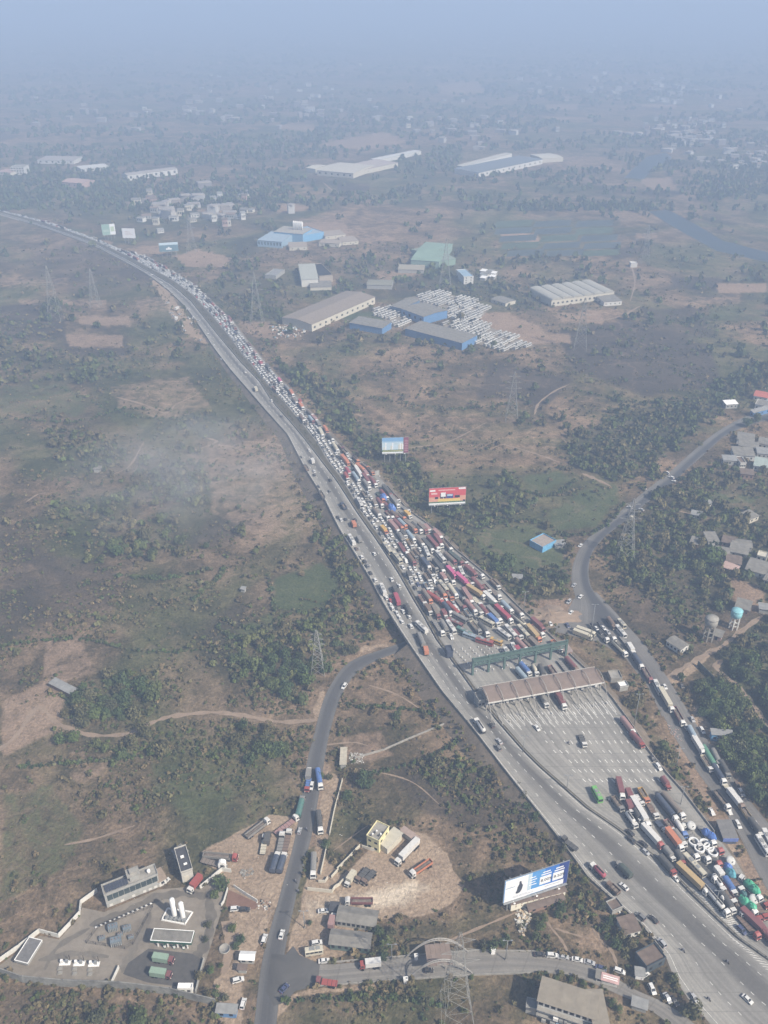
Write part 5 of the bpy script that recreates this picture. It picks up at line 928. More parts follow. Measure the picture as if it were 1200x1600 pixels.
r(0, 1, 0, 1, REDP, 'panel', 1); r(0, 1, 0, .09, W_, 'base_strip', 2); r(0, 1, .09, .17, GRN, 'print', 2); r(.25, .85, .17, .34, YEL, 'print', 3); r(0, .3, .17, .45, PEACH, 'print', 2); r(.8, 1, .17, .5, PEACH, 'print', 2); r(.02, .17, .80, .9, W_, 'lettering_block', 3); r(.80, .99, .88, .98, W_, 'lettering_block', 3); r(.06, .22, .62, .72, pr((.75, .5, .48), 'pink'), 'lettering_block', 3); r(.25, .70, .84, .89, pr((.75, .5, .48), 'pink'), 'lettering_block', 3)
for x0, x1, y0, y1, c in ((.30, .46, .36, .66, INK), (.32, .45, .46, .72, W_), (.47, .66, .36, .62, NAVY), (.49, .64, .5, .60, PALEB), (.70, .84, .38, .52, INK), (.16, .25, .34, .46, INK), (.38, .40, .36, .42, W_)): r(x0, x1, y0, y1, c, 'truck_print', 4)
r(.93, .985, .12, .24, INK, 'emblem', 3)
e, Wd, ht, zb, r = hoarding('blue waterfront hoarding with maroon side panel', (597, 708.5), (638, 707), 8.0, 684.5, 5)
r(0, .80, 0, 1, PALEB, 'panel', 1); r(0, .80, .78, 1, SKYB, 'print', 2); r(.02, .79, .70, .78, pr((.33, .50, .66), 'lightsky'), 'print', 2); r(0, .80, .08, .22, GRN, 'print', 2); r(.02, .78, .12, .17, pr((.5, .45, .2), 'olive'), 'print', 3); r(0, .80, 0, .08, W_, 'base_strip', 2); r(.82, 1, 0, 1, MAR, 'side_panel', 2)
for k, x in enumerate((.05, .12, .32, .38, .62, .67, .72, .76)): r(x, x + .045, .22, .40 + .3 * abs(math.sin(k * 1.7)), W_ if k % 2 else pr((.62, .60, .5), 'tower'), 'tower_print', 3)
for k in range(7): r(.85, .97, .12 + .11 * k, .17 + .11 * k, pr((.42, .25, .27), 'faded'), 'text_line', 3)
e, Wd, ht, zb, r = hoarding('far green hoarding with bright white half', (160.5, 367.5), (181, 366), 8, 351, 4)
r(0, .60, 0, 1, pr((.25, .38, .32), 'sage'), 'panel', 1); r(.6, 1, 0, 1, W_, 'panel', 1); r(.66, .92, .3, .75, pr((.45, .55, .4), 'lime'), 'print', 2); r(.1, .5, .3, .5, pr((.38, .48, .42), 'sage2'), 'print', 2)
e, Wd, ht, zb, r = hoarding('far all white hoarding with faint lettering', (192, 371.5), (212, 372), 8, 356.5, 4)
r(0, 1, 0, 1, W_, 'panel', 1)
for k in range(3): r(.2, .8 - .1 * k, .3 + .15 * k, .37 + .15 * k, pr((.6, .55, .53), 'faint'), 'text_line', 2)
e, Wd, ht, zb, r = hoarding('far dark hoarding with pale top band and white emblem', (249.5, 393.5), (279, 391.5), 7, 380, 4)
r(0, 1, 0, 1, pr((.12, .20, .24), 'teal'), 'panel', 1); r(0, 1, .72, 1, PALEB, 'print', 2); r(.35, .65, .18, .36, W_, 'emblem', 2); r(.46, .54, .36, .5, W_, 'emblem', 2)
e, Wd, ht, zb, r = hoarding('small blank grey sign beside the packed trucks', (586, 744), (592.5, 742), 5, 737, 2)
r(0, 1, 0, 1, GREYW, 'panel', 1)

# ================================================================ WATER TOWERS, PYLONS, MASTS
def water_tower(x, yb, yt, rad, tank, label, th=6.0, nl=6):
    p = G(x, yb); h = zat(p, yt); e = empty('water_tower', p); tag(e, label, 'water tower')
    for k in range(nl):
        a_ = 2 * math.pi * k / nl; MB().bar((rad * .8 * math.cos(a_), rad * .8 * math.sin(a_), 0), (rad * .8 * math.cos(a_), rad * .8 * math.sin(a_), h - th), .55).obj('leg', CONC if tank is CONC else WHITEW, e)
    for z in ((h - th) * .3, (h - th) * .62):
        ring = MB()
        for k in range(nl):
            a_, b_ = 2 * math.pi * k / nl, 2 * math.pi * (k + 1) / nl; ring.bar((rad * .8 * math.cos(a_), rad * .8 * math.sin(a_), z), (rad * .8 * math.cos(b_), rad * .8 * math.sin(b_), z), .4)
        ring.obj('ring_beam', CONC if tank is CONC else WHITEW, e)
    MB().lathe([(rad * .7, h - th - .3), (rad, h - th + .6), (rad, h - 1.4)], 20).obj('tank', tank, e); MB().lathe([(rad * 1.06, h - 1.4), (rad * 1.02, h - 1.1), (rad * .55, h - .3), (.2, h)], 20).obj('dome', tank, e)
water_tower(1105.5, 999, 963, 3.5, CONC, 'grey concrete water tower with domed tank'); water_tower(1145.5, 981, 951, 3.2, plain('cyan_tank', (.22, .46, .50), .7), 'water tower with pale blue tank on white legs', 5.5)
PYL = plain('pylon_steel', (.28, .275, .255), .7, .1)
def pylon(x, yb, yt, label, wd=.34):
    p = G(x, yb); h = zat(p, yt); e = empty('pylon', p, rng.uniform(-.2, .2)); tag(e, label, 'pylon', 'lattice power pylons'); b = h * .11; half = lambda z: b * (1 - z / h) ** 1.15 + .35 + (.25 if z < h else 0)
    zs_ = [h * q for q in (0, .2, .36, .5, .62, .72, .81, .9, 1.0)]
    for sx, sy in ((1, 1), (-1, 1), (1, -1), (-1, -1)): MB().tube([(sx * half(z), sy * half(z), z) for z in zs_], wd, 0, 4).obj('leg', PYL, e)
    br_ = MB()
    for z0, z1 in zip(zs_[:-1], zs_[1:]):
        a_, c_ = half(z0), half(z1)
        for (ux, uy) in ((1, 0), (-1, 0), (0, 1), (0, -1)):
            q = lambda s, hh, z: (ux * hh + uy * s * hh, uy * hh + ux * s * hh, z)
            br_.bar(q(-1, a_, z0), q(1, c_, z1), wd * .6); br_.bar(q(1, a_, z0), q(-1, c_, z1), wd * .6)
            br_.bar(q(-1, c_, z1), q(1, c_, z1), wd * .5)
    o = br_.obj('bracing', PYL, e)
    for z, L_ in ((h * .66, h * .155), (h * .78, h * .135), (h * .90, h * .11)):
        m = MB()
        for s in (-1, 1): m.bar((s * half(z), .5, z), (s * L_, 0, z + .3), wd * .7).bar((s * half(z), -.5, z), (s * L_, 0, z + .3), wd * .7).bar((s * half(z), 0, z + h * .045), (s * L_, 0, z + .3), wd * .7)
        m.bar((-half(z), 0, z), (half(z), 0, z), wd * .7); m.obj('crossarm', PYL, e)
for x, yb, yt, lab in [(711, 1588, 1458, 'nearest tall lattice pylon beside the arched link road'), (799, 656, 581, 'lattice pylon on the dry field past the red hoarding'), (906, 545, 465, 'lattice pylon before the vaulted warehouse'), (976, 870, 779, 'lattice pylon beside the curved road'), (402, 505, 425, 'faint lattice pylon in the field before the pale mill'),
    (88, 500, 415, 'faint lattice pylon over the burnt patches by the motorway'), (497, 1050, 985, 'lattice pylon in the scrub above the dark side road'), (150, 480, 420, 'far lattice pylon behind the burnt field'), (695, 455, 372, 'slim lattice pylon beside the green warehouse'), (1006, 410, 352, 'far lattice pylon near the sandy strip'), (300, 395, 335, 'far lattice pylon in the wooded village'), (975, 265, 215, 'far lattice pylon near the distant river')]:
    pylon(x, yb, yt, lab, .125 if yb > 1200 else (.19 if yb > 600 else .20))
def mast(x, yb, yt, label, z0=0.0, heads=2):
    p = G(x, yb, z0); h = zat(p, yt) - z0; e = empty('lamp_mast', p); tag(e, label, 'lamp mast', 'lamp masts'); MB().lathe([(.22, 0), (.10, h)], 8).obj('pole', STEELG, e); m = MB()
    for s in ((-1, 1) if heads == 2 else (1,)): m.bar((0, 0, h), (s * 1.6, 0, h + .25), .12).box(s * 1.5 - .45, s * 1.5 + .45, -.2, .2, h + .18, h + .38)
    m.obj('lamp_arm', STEELG, e); MB().box(-.3, .3, -.3, .3, 0, .6).obj('footing', CONC, e)
for x, yb, yt, lab, z0 in [(922, 1000, 945, 'tall lamp mast beside the outer parapet at the store', 4), (990, 1136, 1085, 'lamp mast beside the plaza edge near the red truck', 3), (817, 1176, 1150, 'lamp mast on the median below the canopy', 5), (885, 1236, 1212, 'lamp mast on the median above the green bus', 3), (706, 1022, 992, 'lamp mast at the dark median cabin', 6), (1062, 1262, 1230, 'slanting lamp mast beside the blue wrapped trailers', 1), (476, 1450, 1424, 'lamp mast beside the round bush on the sandy lot', 0), (790, 1500, 1470, 'lamp mast on the link road, first past the arches', 0), (612, 1500, 1476, 'lamp mast on the link road before the arches', 0), (1055, 1205, 1170, 'lamp mast in the strip beside the frontage road', 0), (818, 957, 925, 'lamp mast on the outer parapet near the crimson trailer', 6), (1117, 1415, 1392, 'lamp mast beside the hatched markings', .4)]:
    mast(x, yb, yt, lab, z0)
# rubble, debris heaps
def heap(name, poly, n, mats, s0, s1, label, z=.1):
    xs = [p[0] for p in poly]; ys = [p[1] for p in poly]; mb = MB(); k = 0
    while k < n:
        x, y = rng.uniform(min(xs), max(xs)), rng.uniform(min(ys), max(ys))
        if not inpoly([x], [y], poly)[0]: continue
        p = G(x, y); s = rng.uniform(s0, s1); a_ = rng.uniform(0, 3); vs = []
        for dz in (0, 1):
            for j in range(4): t_ = a_ + j * 1.57 + rng.uniform(-.3, .3); vs.append((p.x + s * rng.uniform(.5, 1) * math.cos(t_), p.y + s * rng.uniform(.3, .9) * math.sin(t_), p.z + dz * s * rng.uniform(.4, .9)))
        mb.add(vs, [(3, 2, 1, 0), (4, 5, 6, 7), (0, 1, 5, 4), (1, 2, 6, 5), (2, 3, 7, 6), (3, 0, 4, 7)], rng.integers(len(mats))); k += 1
    tag(mb.obj(name, mats), label, kind='stuff')
heap('rubble', [(806, 1424), (828, 1420), (832, 1434), (822, 1448), (818, 1463), (814, 1462), (805, 1440)], 150, [CREAM, WHITEW, plain('sand_stone', (.5, .4, .28), .9), CONC], .3, .9, 'cream rubble tipped at the end of the cream row')
heap('rubble', [(545, 1176), (570, 1178), (568, 1192), (548, 1194)], 140, [WHITEW, CONC, GREYW], .2, .6, 'white rubble scattered in the dry field'); heap('rubble', [(422, 508), (480, 506), (475, 525), (430, 530)], 90, [WHITEW, CREAM, LBLUE, PINKW], .8, 2.2, 'scrap heap beside the long brown warehouse')
heap('rubble', [(945, 1405), (965, 1415), (970, 1428), (955, 1425)], 70, [CONC, WHITEW, CHASSIS], .3, .8, 'grey debris among bushes beside the crash barrier'); heap('rubble', [(1040, 1130), (1060, 1140), (1068, 1160), (1050, 1150)], 60, [CONC, PINKW], .2, .6, 'broken stone beside the frontage road'); heap('rubble', [(600, 725), (640, 722), (642, 734), (610, 735)], 30, [WHITEW], .3, .8, 'white litter below the blue waterfront hoarding')
heap('rubble', [(455, 1360), (470, 1372), (440, 1385), (430, 1372)], 40, [CONC, ASB], .3, .9, 'grey stone heap in the dirt truck park') if False else heap('rubble', [(376, 1360), (396, 1357), (398, 1367), (378, 1370)], 40, [CONC, ASB], .3, .9, 'grey stone heap in the dirt truck park')
heap('rubble', [(400, 1405), (424, 1410), (424, 1424), (402, 1420)], 60, [CHASSIS, CONC, WHITEW, BRICKW], .2, .6, 'junk heap beside the red soil bed'); heap('rubble', [(0, 1460), (400, 1380), (700, 1450), (560, 1240), (330, 1300)], 60, [CONC, WHITEW], .15, .35, 'small stones scattered over the dirt lots')
mo = MB(); n_r = 9; n_a = 40; vs_ = [(19 * i / n_r * math.cos(6.2832 * k / n_a) * (1 + .2 * math.sin(k * .9) + .1 * math.sin(k * 2.3)), 10 * i / n_r * math.sin(6.2832 * k / n_a) * (1 + .2 * math.sin(k * .9) + .1 * math.cos(k * 1.9)), 2.2 * (1 - (i / n_r) ** 1.5) * (.55 + .9 * _lat[i, k]) - .15) for i in range(1, n_r + 1) for k in range(n_a)] + [(0, 0, 2.3)]; mo.add(vs_, [(i * n_a + k, (i + 1) * n_a + k, (i + 1) * n_a + (k + 1) % n_a, i * n_a + (k + 1) % n_a) for i in range(n_r - 1) for k in range(n_a)] + [(n_r * n_a, k, (k + 1) % n_a) for k in range(n_a)], 0, True); tag(mo.obj('earth_mound', M_PATHT, None, loc=G(858, 962)), 'low pale mound of earth beside the junction', 'mound')
# ================================================================ VEHICLES  (local x = forward, origin on the road under the middle)
def wheelset(mb, xs, half, r=.5, w=.32, m=0):
    for x in xs:
        for s in (-1, 1):
            n = 10; y0, y1 = s * half, s * (half - w); vs = [(x + r * math.cos(2 * math.pi * k / n), y, r + r * math.sin(2 * math.pi * k / n)) for y in (y0, y1) for k in range(n)]
            f = [(k, (k + 1) % n, n + (k + 1) % n, n + k) for k in range(n)] + [tuple(range(n)), tuple(range(2 * n - 1, n - 1, -1))]
            mb.add(vs, f, m)
    return mb
def wheel_mesh(r, w): return wheelset(MB(), [0], .0001, r, w).mesh('wheel', TYRE)
LAMP = plain('lamp_lens', (.75, .72, .62), .3, .05); TAIL = plain('tail_lens', (.35, .03, .03), .4, .05)
def car_parts(L=4.1, Wd=1.72, H=1.5, suv=False, hatch=False):
    b = MB(); h = Wd / 2; f, r = L / 2, -L / 2; zb = .28; zs_ = .95 if not suv else 1.05
    pr_ = [(r, .42), (r + .05, .85), (r + .15, zs_ - .02), (f - .9, zs_ - .06), (f - .15, .78), (f, .62), (f, .38), (f - .2, zb), (r + .2, zb)]
    vs = [(x, s * (h if .4 < z < .9 else h * .95), z) for s in (-1, 1) for x, z in pr_]; n = len(pr_)
    b.add(vs, [(k, (k + 1) % n, n + (k + 1) % n, n + k) for k in range(n)] + [tuple(range(n - 1, -1, -1)), tuple(range(n, 2 * n))])
    c0, c1, r0, r1 = (r + .1, f - 1.05, r + .45, f - 1.85) if (suv or hatch) else (r + .55, f - 1.0, r + 1.25, f - 1.75)
    b.frus((r0 - .1, r1 + .1, -h * .80, h * .80), (r0, r1, -h * .74, h * .74), H - .09, H)       # roof
    for x0, x1 in ((r0, c0), (r1, c1)):
        for s in (-1, 1): b.bar((x0, s * h * .78, H - .05), (x1, s * h * .92, zs_), .09)
    g = MB().frus((c0, c1, -h * .93, h * .93), (r0 - .06, r1 + .06, -h * .78, h * .78), zs_ - .05, H - .07)
    return b, g
def bake_car(name, **k):
    b, g = car_parts(**k); m = MB(); m.v, m.f, m.m, m.sm = b.v[:], b.f[:], [0] * len(b.f), b.sm[:]; n = len(m.v); m.v += g.v; m.f += [tuple(i + n for i in f) for f in g.f]; m.m += [1] * len(g.f); m.sm += g.sm
    L = k.get('L', 4.1); Wd = k.get('Wd', 1.72); wheelset(m, (-L * .30, L * .31), Wd / 2, .31, .2, 2)
    for s in (-1, 1): m.box(L / 2 - .06, L / 2 + .01, s * Wd * .36 - .18, s * Wd * .36 + .18, .58, .72, 3)
    return m.mesh(name, [PAINT, GLASS, TYRE, LAMP])
CARK = {'hatchback': dict(L=3.7, Wd=1.65, H=1.5, hatch=True), 'saloon': dict(L=4.3, Wd=1.72, H=1.46), 'suv': dict(L=4.5, Wd=1.82, H=1.75, suv=True), 'van': dict(L=4.4, Wd=1.75, H=1.95, suv=True)}
CARM = {k: bake_car('car', **v) for k, v in CARK.items()}
NEARC = {}
for k, v in CARK.items():
    b, g = car_parts(**v); hl = MB()
    NEARC[k] = (b.mesh('body', PAINT), g.mesh('window', GLASS), wheel_mesh(.31, .2), MB().box(-.05, .03, -.2, .2, -.07, .08).mesh('headlight', LAMP), MB().box(-.03, .05, -.2, .2, -.07, .08).mesh('taillight', TAIL))
CARCOL = {'white': (.70, .70, .68), 'silver': (.42, .43, .44), 'black': (.025, .026, .03), 'grey': (.16, .165, .17), 'red': (.40, .05, .045), 'dark blue': (.035, .055, .14), 'brown': (.14, .095, .075), 'yellow': (.62, .44, .08), 'blue': (.07, .17, .42)}
def make_car(loc, rz, kind, colr, near, label, group=None):
    c = CARCOL[colr]; nm = 'van' if kind == 'van' else 'car'
    if not near:
        o = put(nm, CARM[kind], None, loc, rz, c); tag(o, label, nm, group); return o
    e = empty(nm, loc, rz); tag(e, label, nm, group); b, g, w, hl, tl = NEARC[kind]; v = CARK[kind]; L, Wd = v['L'], v['Wd']
    put('body', b, e, color=c); put('window', g, e)
    for x in (-L * .30, L * .31):
        for s in (-1, 1): put('wheel', w, e, (x, s * (Wd / 2 - .0) + (0 if s < 0 else 0), 0)) if s > 0 else put('wheel', w, e, (x, -Wd / 2 + .2, 0))
    for s in (-1, 1): put('headlight', hl, e, (L / 2, s * Wd * .36, .66)); put('taillight', tl, e, (-L / 2, s * Wd * .36, .72))
    return e
# --- truck pieces
def cab_mesh(w=2.4, l=2.1, h=2.75, nose=False):
    m = MB(); h2 = w / 2; pr_ = [(0, .55), (0, h), (l * .80, h), (l * .97, h * .62), (l, .55)]; n = len(pr_); vs = [(x, s * h2, z) for s in (-1, 1) for x, z in pr_]
    m.add(vs, [(k, (k + 1) % n, n + (k + 1) % n, n + k) for k in range(n)] + [tuple(range(n - 1, -1, -1)), tuple(range(n, 2 * n))], 0)
    m.frus((.1, l * .9, -h2 * .9, h2 * .9), (.1, l * .45, -h2 * .8, h2 * .8), h + .01, h + .5, 0) if nose else m.box(l * .6, l * .9, -h2 * .9, h2 * .9, h, h + .13, 0)
    m.box(l * .97, l + .14, -h2, h2, .45, .85, 2)
    for s in (-1, 1): m.box(l + .0, l + .15, s * h2 * .75 - .2, s * h2 * .75 + .2, .9, 1.15, 3); m.box(l * .8, l * .9, s * (h2 + .25) - .12, s * (h2 + .25) + .12, h * .55, h * .78, 2)
    return m.mesh('cab', [PAINT, GLASS, CHASSIS, LAMP])
def screen_mesh(w=2.4, l=2.1, h=2.75):
    m = MB(); h2 = w / 2; z0, z1 = h * .64, h * .94; xa = l * (.97 - .17 * (z0 - h * .62) / (h * .38)) + .03; xb = l * (.97 - .17 * (z1 - h * .62) / (h * .38)) + .03
    m.add([(xa, -h2 * .88, z0), (xa, h2 * .88, z0), (xb, h2 * .84, z1), (xb, -h2 * .84, z1)], [(0, 1, 2, 3)])
    for s in (-1, 1): m.box(l * .25, l * .72, s * h2 - .02, s * h2 + .02, h * .6, h * .9)
    return m.mesh('windscreen', GLASS)
CABS = {'big': cab_mesh(2.45, 2.2, 2.85, True), 'mid': cab_mesh(2.35, 1.9, 2.6), 'small': cab_mesh(2.0, 1.6, 2.2)}
SCRS = {'big': screen_mesh(2.45, 2.2, 2.85), 'mid': screen_mesh(2.35, 1.9, 2.6), 'small': screen_mesh(2.0, 1.6, 2.2)}
CABL = {'big': 2.2, 'mid': 1.9, 'small': 1.6}
def ribbed_box(m, x0, x1, h2, z0, z1, mat=0, n=10):
    m.box(x0, x1, -h2, h2, z0, z1, mat)
    for k in range(n):
        xa = x0 + (x1 - x0) * (k + .25) / n; xb = xa + (x1 - x0) / n * .5
        for s in (-1, 1): m.box(xa, xb, s * h2 - .03 if s > 0 else -h2 - .03, s * h2 + .03 if s > 0 else -h2 + .03, z0 + .12, z1 - .12, mat)
    m.box(x0 - .03, x1 + .03, -h2 - .04, h2 + .04, z1 - .1, z1 + .015, mat); m.box(x0 - .03, x1 + .03, -h2 - .04, h2 + .04, z0 - .01, z0 + .14, mat)
CARGO = {}
def cargo_mesh(kind, L):
    key = (kind, round(L, 1))
    if key in CARGO: return CARGO[key]
    m = MB(); x0, x1 = -L, 0.0; extra = []
    if kind == 'container': ribbed_box(m, x0, x1, 1.22, 1.25, 3.85, 0, max(6, int(L)))
    elif kind == 'box': ribbed_box(m, x0, x1, 1.2, 1.05, 3.5, 0, 6)
    elif kind == 'covered':
        m.prism([(-1.22, 1.2), (1.22, 1.2), (1.24, 2.9), (.95, 3.35), (.4, 3.55), (-.4, 3.58), (-.95, 3.3), (-1.24, 2.9)], x0, x1, 0, False)
        for k in range(int(L / 1.3)): xx = x0 + (k + .5) * 1.3; m.prism([(-1.27, 1.3), (1.27, 1.3), (1.28, 2.92), (.97, 3.40), (.4, 3.61), (-.4, 3.63), (-.97, 3.35), (-1.28, 2.92)], xx, xx + .09, 0)
        m.box(x0, x1, -1.22, 1.22, 1.0, 1.2, 1)
    elif kind == 'open':
        m.box(x0, x1, -1.2, 1.2, 1.05, 1.25, 0)
        for a in ((x0, x0 + .1, -1.2, 1.2), (x1 - .1, x1, -1.2, 1.2), (x0 + .1, x1 - .1, -1.2, -1.1), (x0 + .1, x1 - .1, 1.1, 1.2)): m.box(*a, 1.25, 2.45, 0)
        for k in range(int(L / 1.2)): xx = x0 + .5 + k * 1.2; m.box(xx, xx + .12, -1.28, -1.2, 1.1, 2.5, 0).box(xx, xx + .12, 1.2, 1.28, 1.1, 2.5, 0)
        ext = MB(); nx_, ny_ = 8, 4; vs = [(x0 + .15 + (L - .3) * i / nx_, -1.05 + 2.1 * j / ny_, 1.5 + (.85 * math.sin(math.pi * j / ny_) * (.5 + .5 * math.sin(i * 2.1)) if 0 < i < nx_ else 0)) for i in range(nx_ + 1) for j in range(ny_ + 1)]
        ext.add(vs, [(i * 5 + j, (i + 1) * 5 + j, (i + 1) * 5 + j + 1, i * 5 + j + 1) for i in range(nx_) for j in range(4)], 0, True); extra.append(('load', ext.mesh('load', LOADM)))
    elif kind == 'tanker':
        m.lathe([(.3, x0), (.85, x0 + .12), (1.12, x0 + .4), (1.12, x1 - .4), (.85, x1 - .12), (.3, x1)], 16, 0, (0, 0, 2.35), .95, 'x'); m.box(x0 + .8, x1 - .8, -.35, .35, 3.38, 3.5, 1)
        for k in range(3): m.lathe([(.3, 0), (.3, .25)], 10, 1, (x0 + L * (.25 + .25 * k), 0, 3.45))
        m.box(x0 + .4, x1 - .4, -.9, .9, 1.05, 1.4, 1)
    elif kind == 'flatbed':
        m.box(x0, x1, -1.22, 1.22, 1.05, 1.28, 0)
        for k in range(int(L / 1.6)): xx = x0 + .4 + k * 1.6; m.box(xx, xx + .12, -1.26, 1.26, 1.0, 1.31, 1)
        m.box(x1 - .1, x1, -1.2, 1.2, 1.28, 2.3, 1)
    elif kind == 'mixer':
        m.lathe([(.3, x0), (.7, x0 + .5), (1.15, x0 + L * .5), (1.0, x1 - .9), (.5, x1 - .2)], 16, 0, (0, 0, 2.4), 1.0, 'x'); m.box(x0 + .2, x1, -.9, .9, 1.0, 1.35, 1); m.box(x0 - .3, x0 + .5, -.5, .5, 2.6, 3.3, 1)
    me = m.mesh({'container': 'container', 'box': 'cargo_box', 'covered': 'tarpaulin_cover', 'open': 'cargo_bed', 'tanker': 'tank', 'flatbed': 'flat_deck', 'mixer': 'mixer_drum'}[kind], [PAINT, CHASSIS])
    CARGO[key] = (me, extra); return CARGO[key]
CHM = {}
def chassis_mesh(L, tot, trailer, wheels=True):
    key = (round(L, 1), round(tot, 1), trailer, wheels)
    if key not in CHM:
        m = MB(); m.box(-L + .1, tot - L - .6, -.5, .5, .7, 1.0, 0)
        xs = [tot - L - 1.1, -L + 1.2, -L + 2.5] + ([-L + 3.8, -.6] if trailer else [])
        if wheels: wheelset(m, xs, 1.2, .5, .42, 1)
        for s in (-1, 1): m.box(-L + 4.2, -1.2, s * 1.1 - .05, s * 1.1 + .05, .55, .9, 0)
        m.box(-L - .05, -L + .08, -1.15, 1.15, .6, .85, 0); CHM[key] = (m.mesh('chassis', [CHASSIS, TYRE]), xs)
    return CHM[key]
TWHEEL = wheel_mesh(.5, .42)
TC = {'white': (.66, .65, .62), 'cream': (.55, .51, .40), 'maroon': (.20, .065, .070), 'red': (.32, .06, .052), 'orange': (.52, .19, .10), 'brown': (.17, .115, .085), 'grey': (.23, .225, .21), 'dark grey': (.075, .077, .075), 'dark blue': (.04, .06, .10), 'blue': (.07, .16, .40), 'tan': (.46, .33, .16), 'yellow': (.58, .36, .09), 'green': (.10, .26, .17), 'dark green': (.05, .075, .062), 'pink': (.52, .10, .23), 'crimson': (.36, .055, .09), 'bright green': (.14, .42, .10), 'pale green': (.25, .36, .27), 'grey brown': (.20, .165, .135), 'pinkish': (.34, .20, .185), 'teal': (.06, .17, .15), 'pale blue': (.30, .38, .44)}
TL = {'container': 12.2, 'box': 6.5, 'covered': 9.5, 'open': 8.0, 'tanker': 9.5, 'flatbed': 9.0, 'mixer': 5.5}
NAMES = {'container': 'container truck', 'box': 'box truck', 'covered': 'tarpaulin covered truck', 'open': 'open tipper truck', 'tanker': 'tanker truck', 'flatbed': 'flatbed truck', 'mixer': 'mixer truck'}
def make_truck(loc, rz, kind, bc, cc='white', L=None, near=False, label=None, group=None, cab=None):
    L = L or TL[kind]; ck = cab or ('big' if L > 8.5 else ('mid' if L > 5.6 else 'small')); cl = CABL[ck]; gap = .9 if (L > 10.5) else .25; tot = L + gap + cl; off = tot / 2 - L * 0 - (gap + cl) # cargo front at x = off
    off = tot / 2 - cl - gap
    e = empty('truck', loc, rz); tag(e, label, 'truck', group)
    cm, extra = cargo_mesh(kind, L); c = put(cm.name.split('.')[0], cm, e, (off, 0, 0), color=TC[bc])
    for nm, me in extra: put(nm, me, c)
    cb = put('cab', CABS[ck], e, (tot / 2 - cl, 0, 0), color=TC[cc]); put('windscreen', SCRS[ck], cb)
    chm, xs = chassis_mesh(L, tot, L > 10.5, not near); put('chassis', chm, e, (off, 0, 0))
    if near:
        for x in xs:
            put('wheel', TWHEEL, e, (off + x, 1.2, 0)); put('wheel', TWHEEL, e, (off + x, -1.2 + .42, 0))
    return e
BUS = {}
def bus_meshes(L):
    if L not in BUS:
        h = L / 2; m = MB(); m.prism([(-1.22, .45), (1.22, .45), (1.25, 1.6), (1.2, 2.9), (1.0, 3.15), (-1.0, 3.15), (-1.2, 2.9), (-1.25, 1.6)], -h, h); wn_ = MB()
        n = max(3, int(L / 1.5))
        for k in range(n):
            x0 = -h + .3 + (L - .6) * k / n; x1 = x0 + (L - .6) / n - .18
            for s in (-1, 1): wn_.box(x0, x1, s * 1.245 - .015, s * 1.245 + .015, 1.75, 2.65)
        sc = MB().box(h - .02, h + .03, -1.05, 1.05, 1.4, 2.75).mesh('windscreen', GLASS); rf = MB().box(-h * .5, -h * .5 + 2.0, -.7, .7, 3.15, 3.38).box(h * .2, h * .2 + 1.6, -.65, .65, 3.15, 3.35).box(-h * .05, h * .05, -.3, .3, 3.15, 3.28).mesh('roof_unit', TIN)
        BUS[L] = (m.mesh('body', PAINT), wn_.mesh('window_band', GLASS), sc, rf, wheelset(MB(), (-h * .55, h * .62), 1.24, .48, .4).mesh('wheels', TYRE))
    return BUS[L]
def make_bus(loc, rz, colr, L=11.0, label=None, group=None, simple=False):
    b, wn_, sc, rf, wh = bus_meshes(L); e = empty('bus', loc, rz); tag(e, label, 'bus', group); put('body', b, e, color=TC[colr])
    put('window_band', wn_, e); put('roof_unit', rf, e)
    if not simple:
        put('windscreen', sc, e)
        for x in (-L / 2 * .55, L / 2 * .62): put('wheel', TWHEEL, e, (x, 1.22, 0)); put('wheel', TWHEEL, e, (x, -1.22 + .42, 0))
    return e
moto_me = (MB().box(-.35, .45, -.12, .12, .5, .85).bar((.5, 0, .9), (.72, 0, .3), .09).bar((.45, -.35, 1.05), (.45, .35, 1.05), .06).box(-.75, .1, -.14, .14, .8, .92)).mesh('frame', CHASSIS)
mwh = MB(); n_ = 12; mwh.add([(.3 * math.cos(2 * math.pi * k / n_), y, .3 + .3 * math.sin(2 * math.pi * k / n_)) for y in (-.06, .06) for k in range(n_)], [(k, (k + 1) % n_, n_ + (k + 1) % n_, n_ + k) for k in range(n_)] + [tuple(range(n_)), tuple(range(2 * n_ - 1, n_ - 1, -1))]); mwh = mwh.mesh('wheel', TYRE)
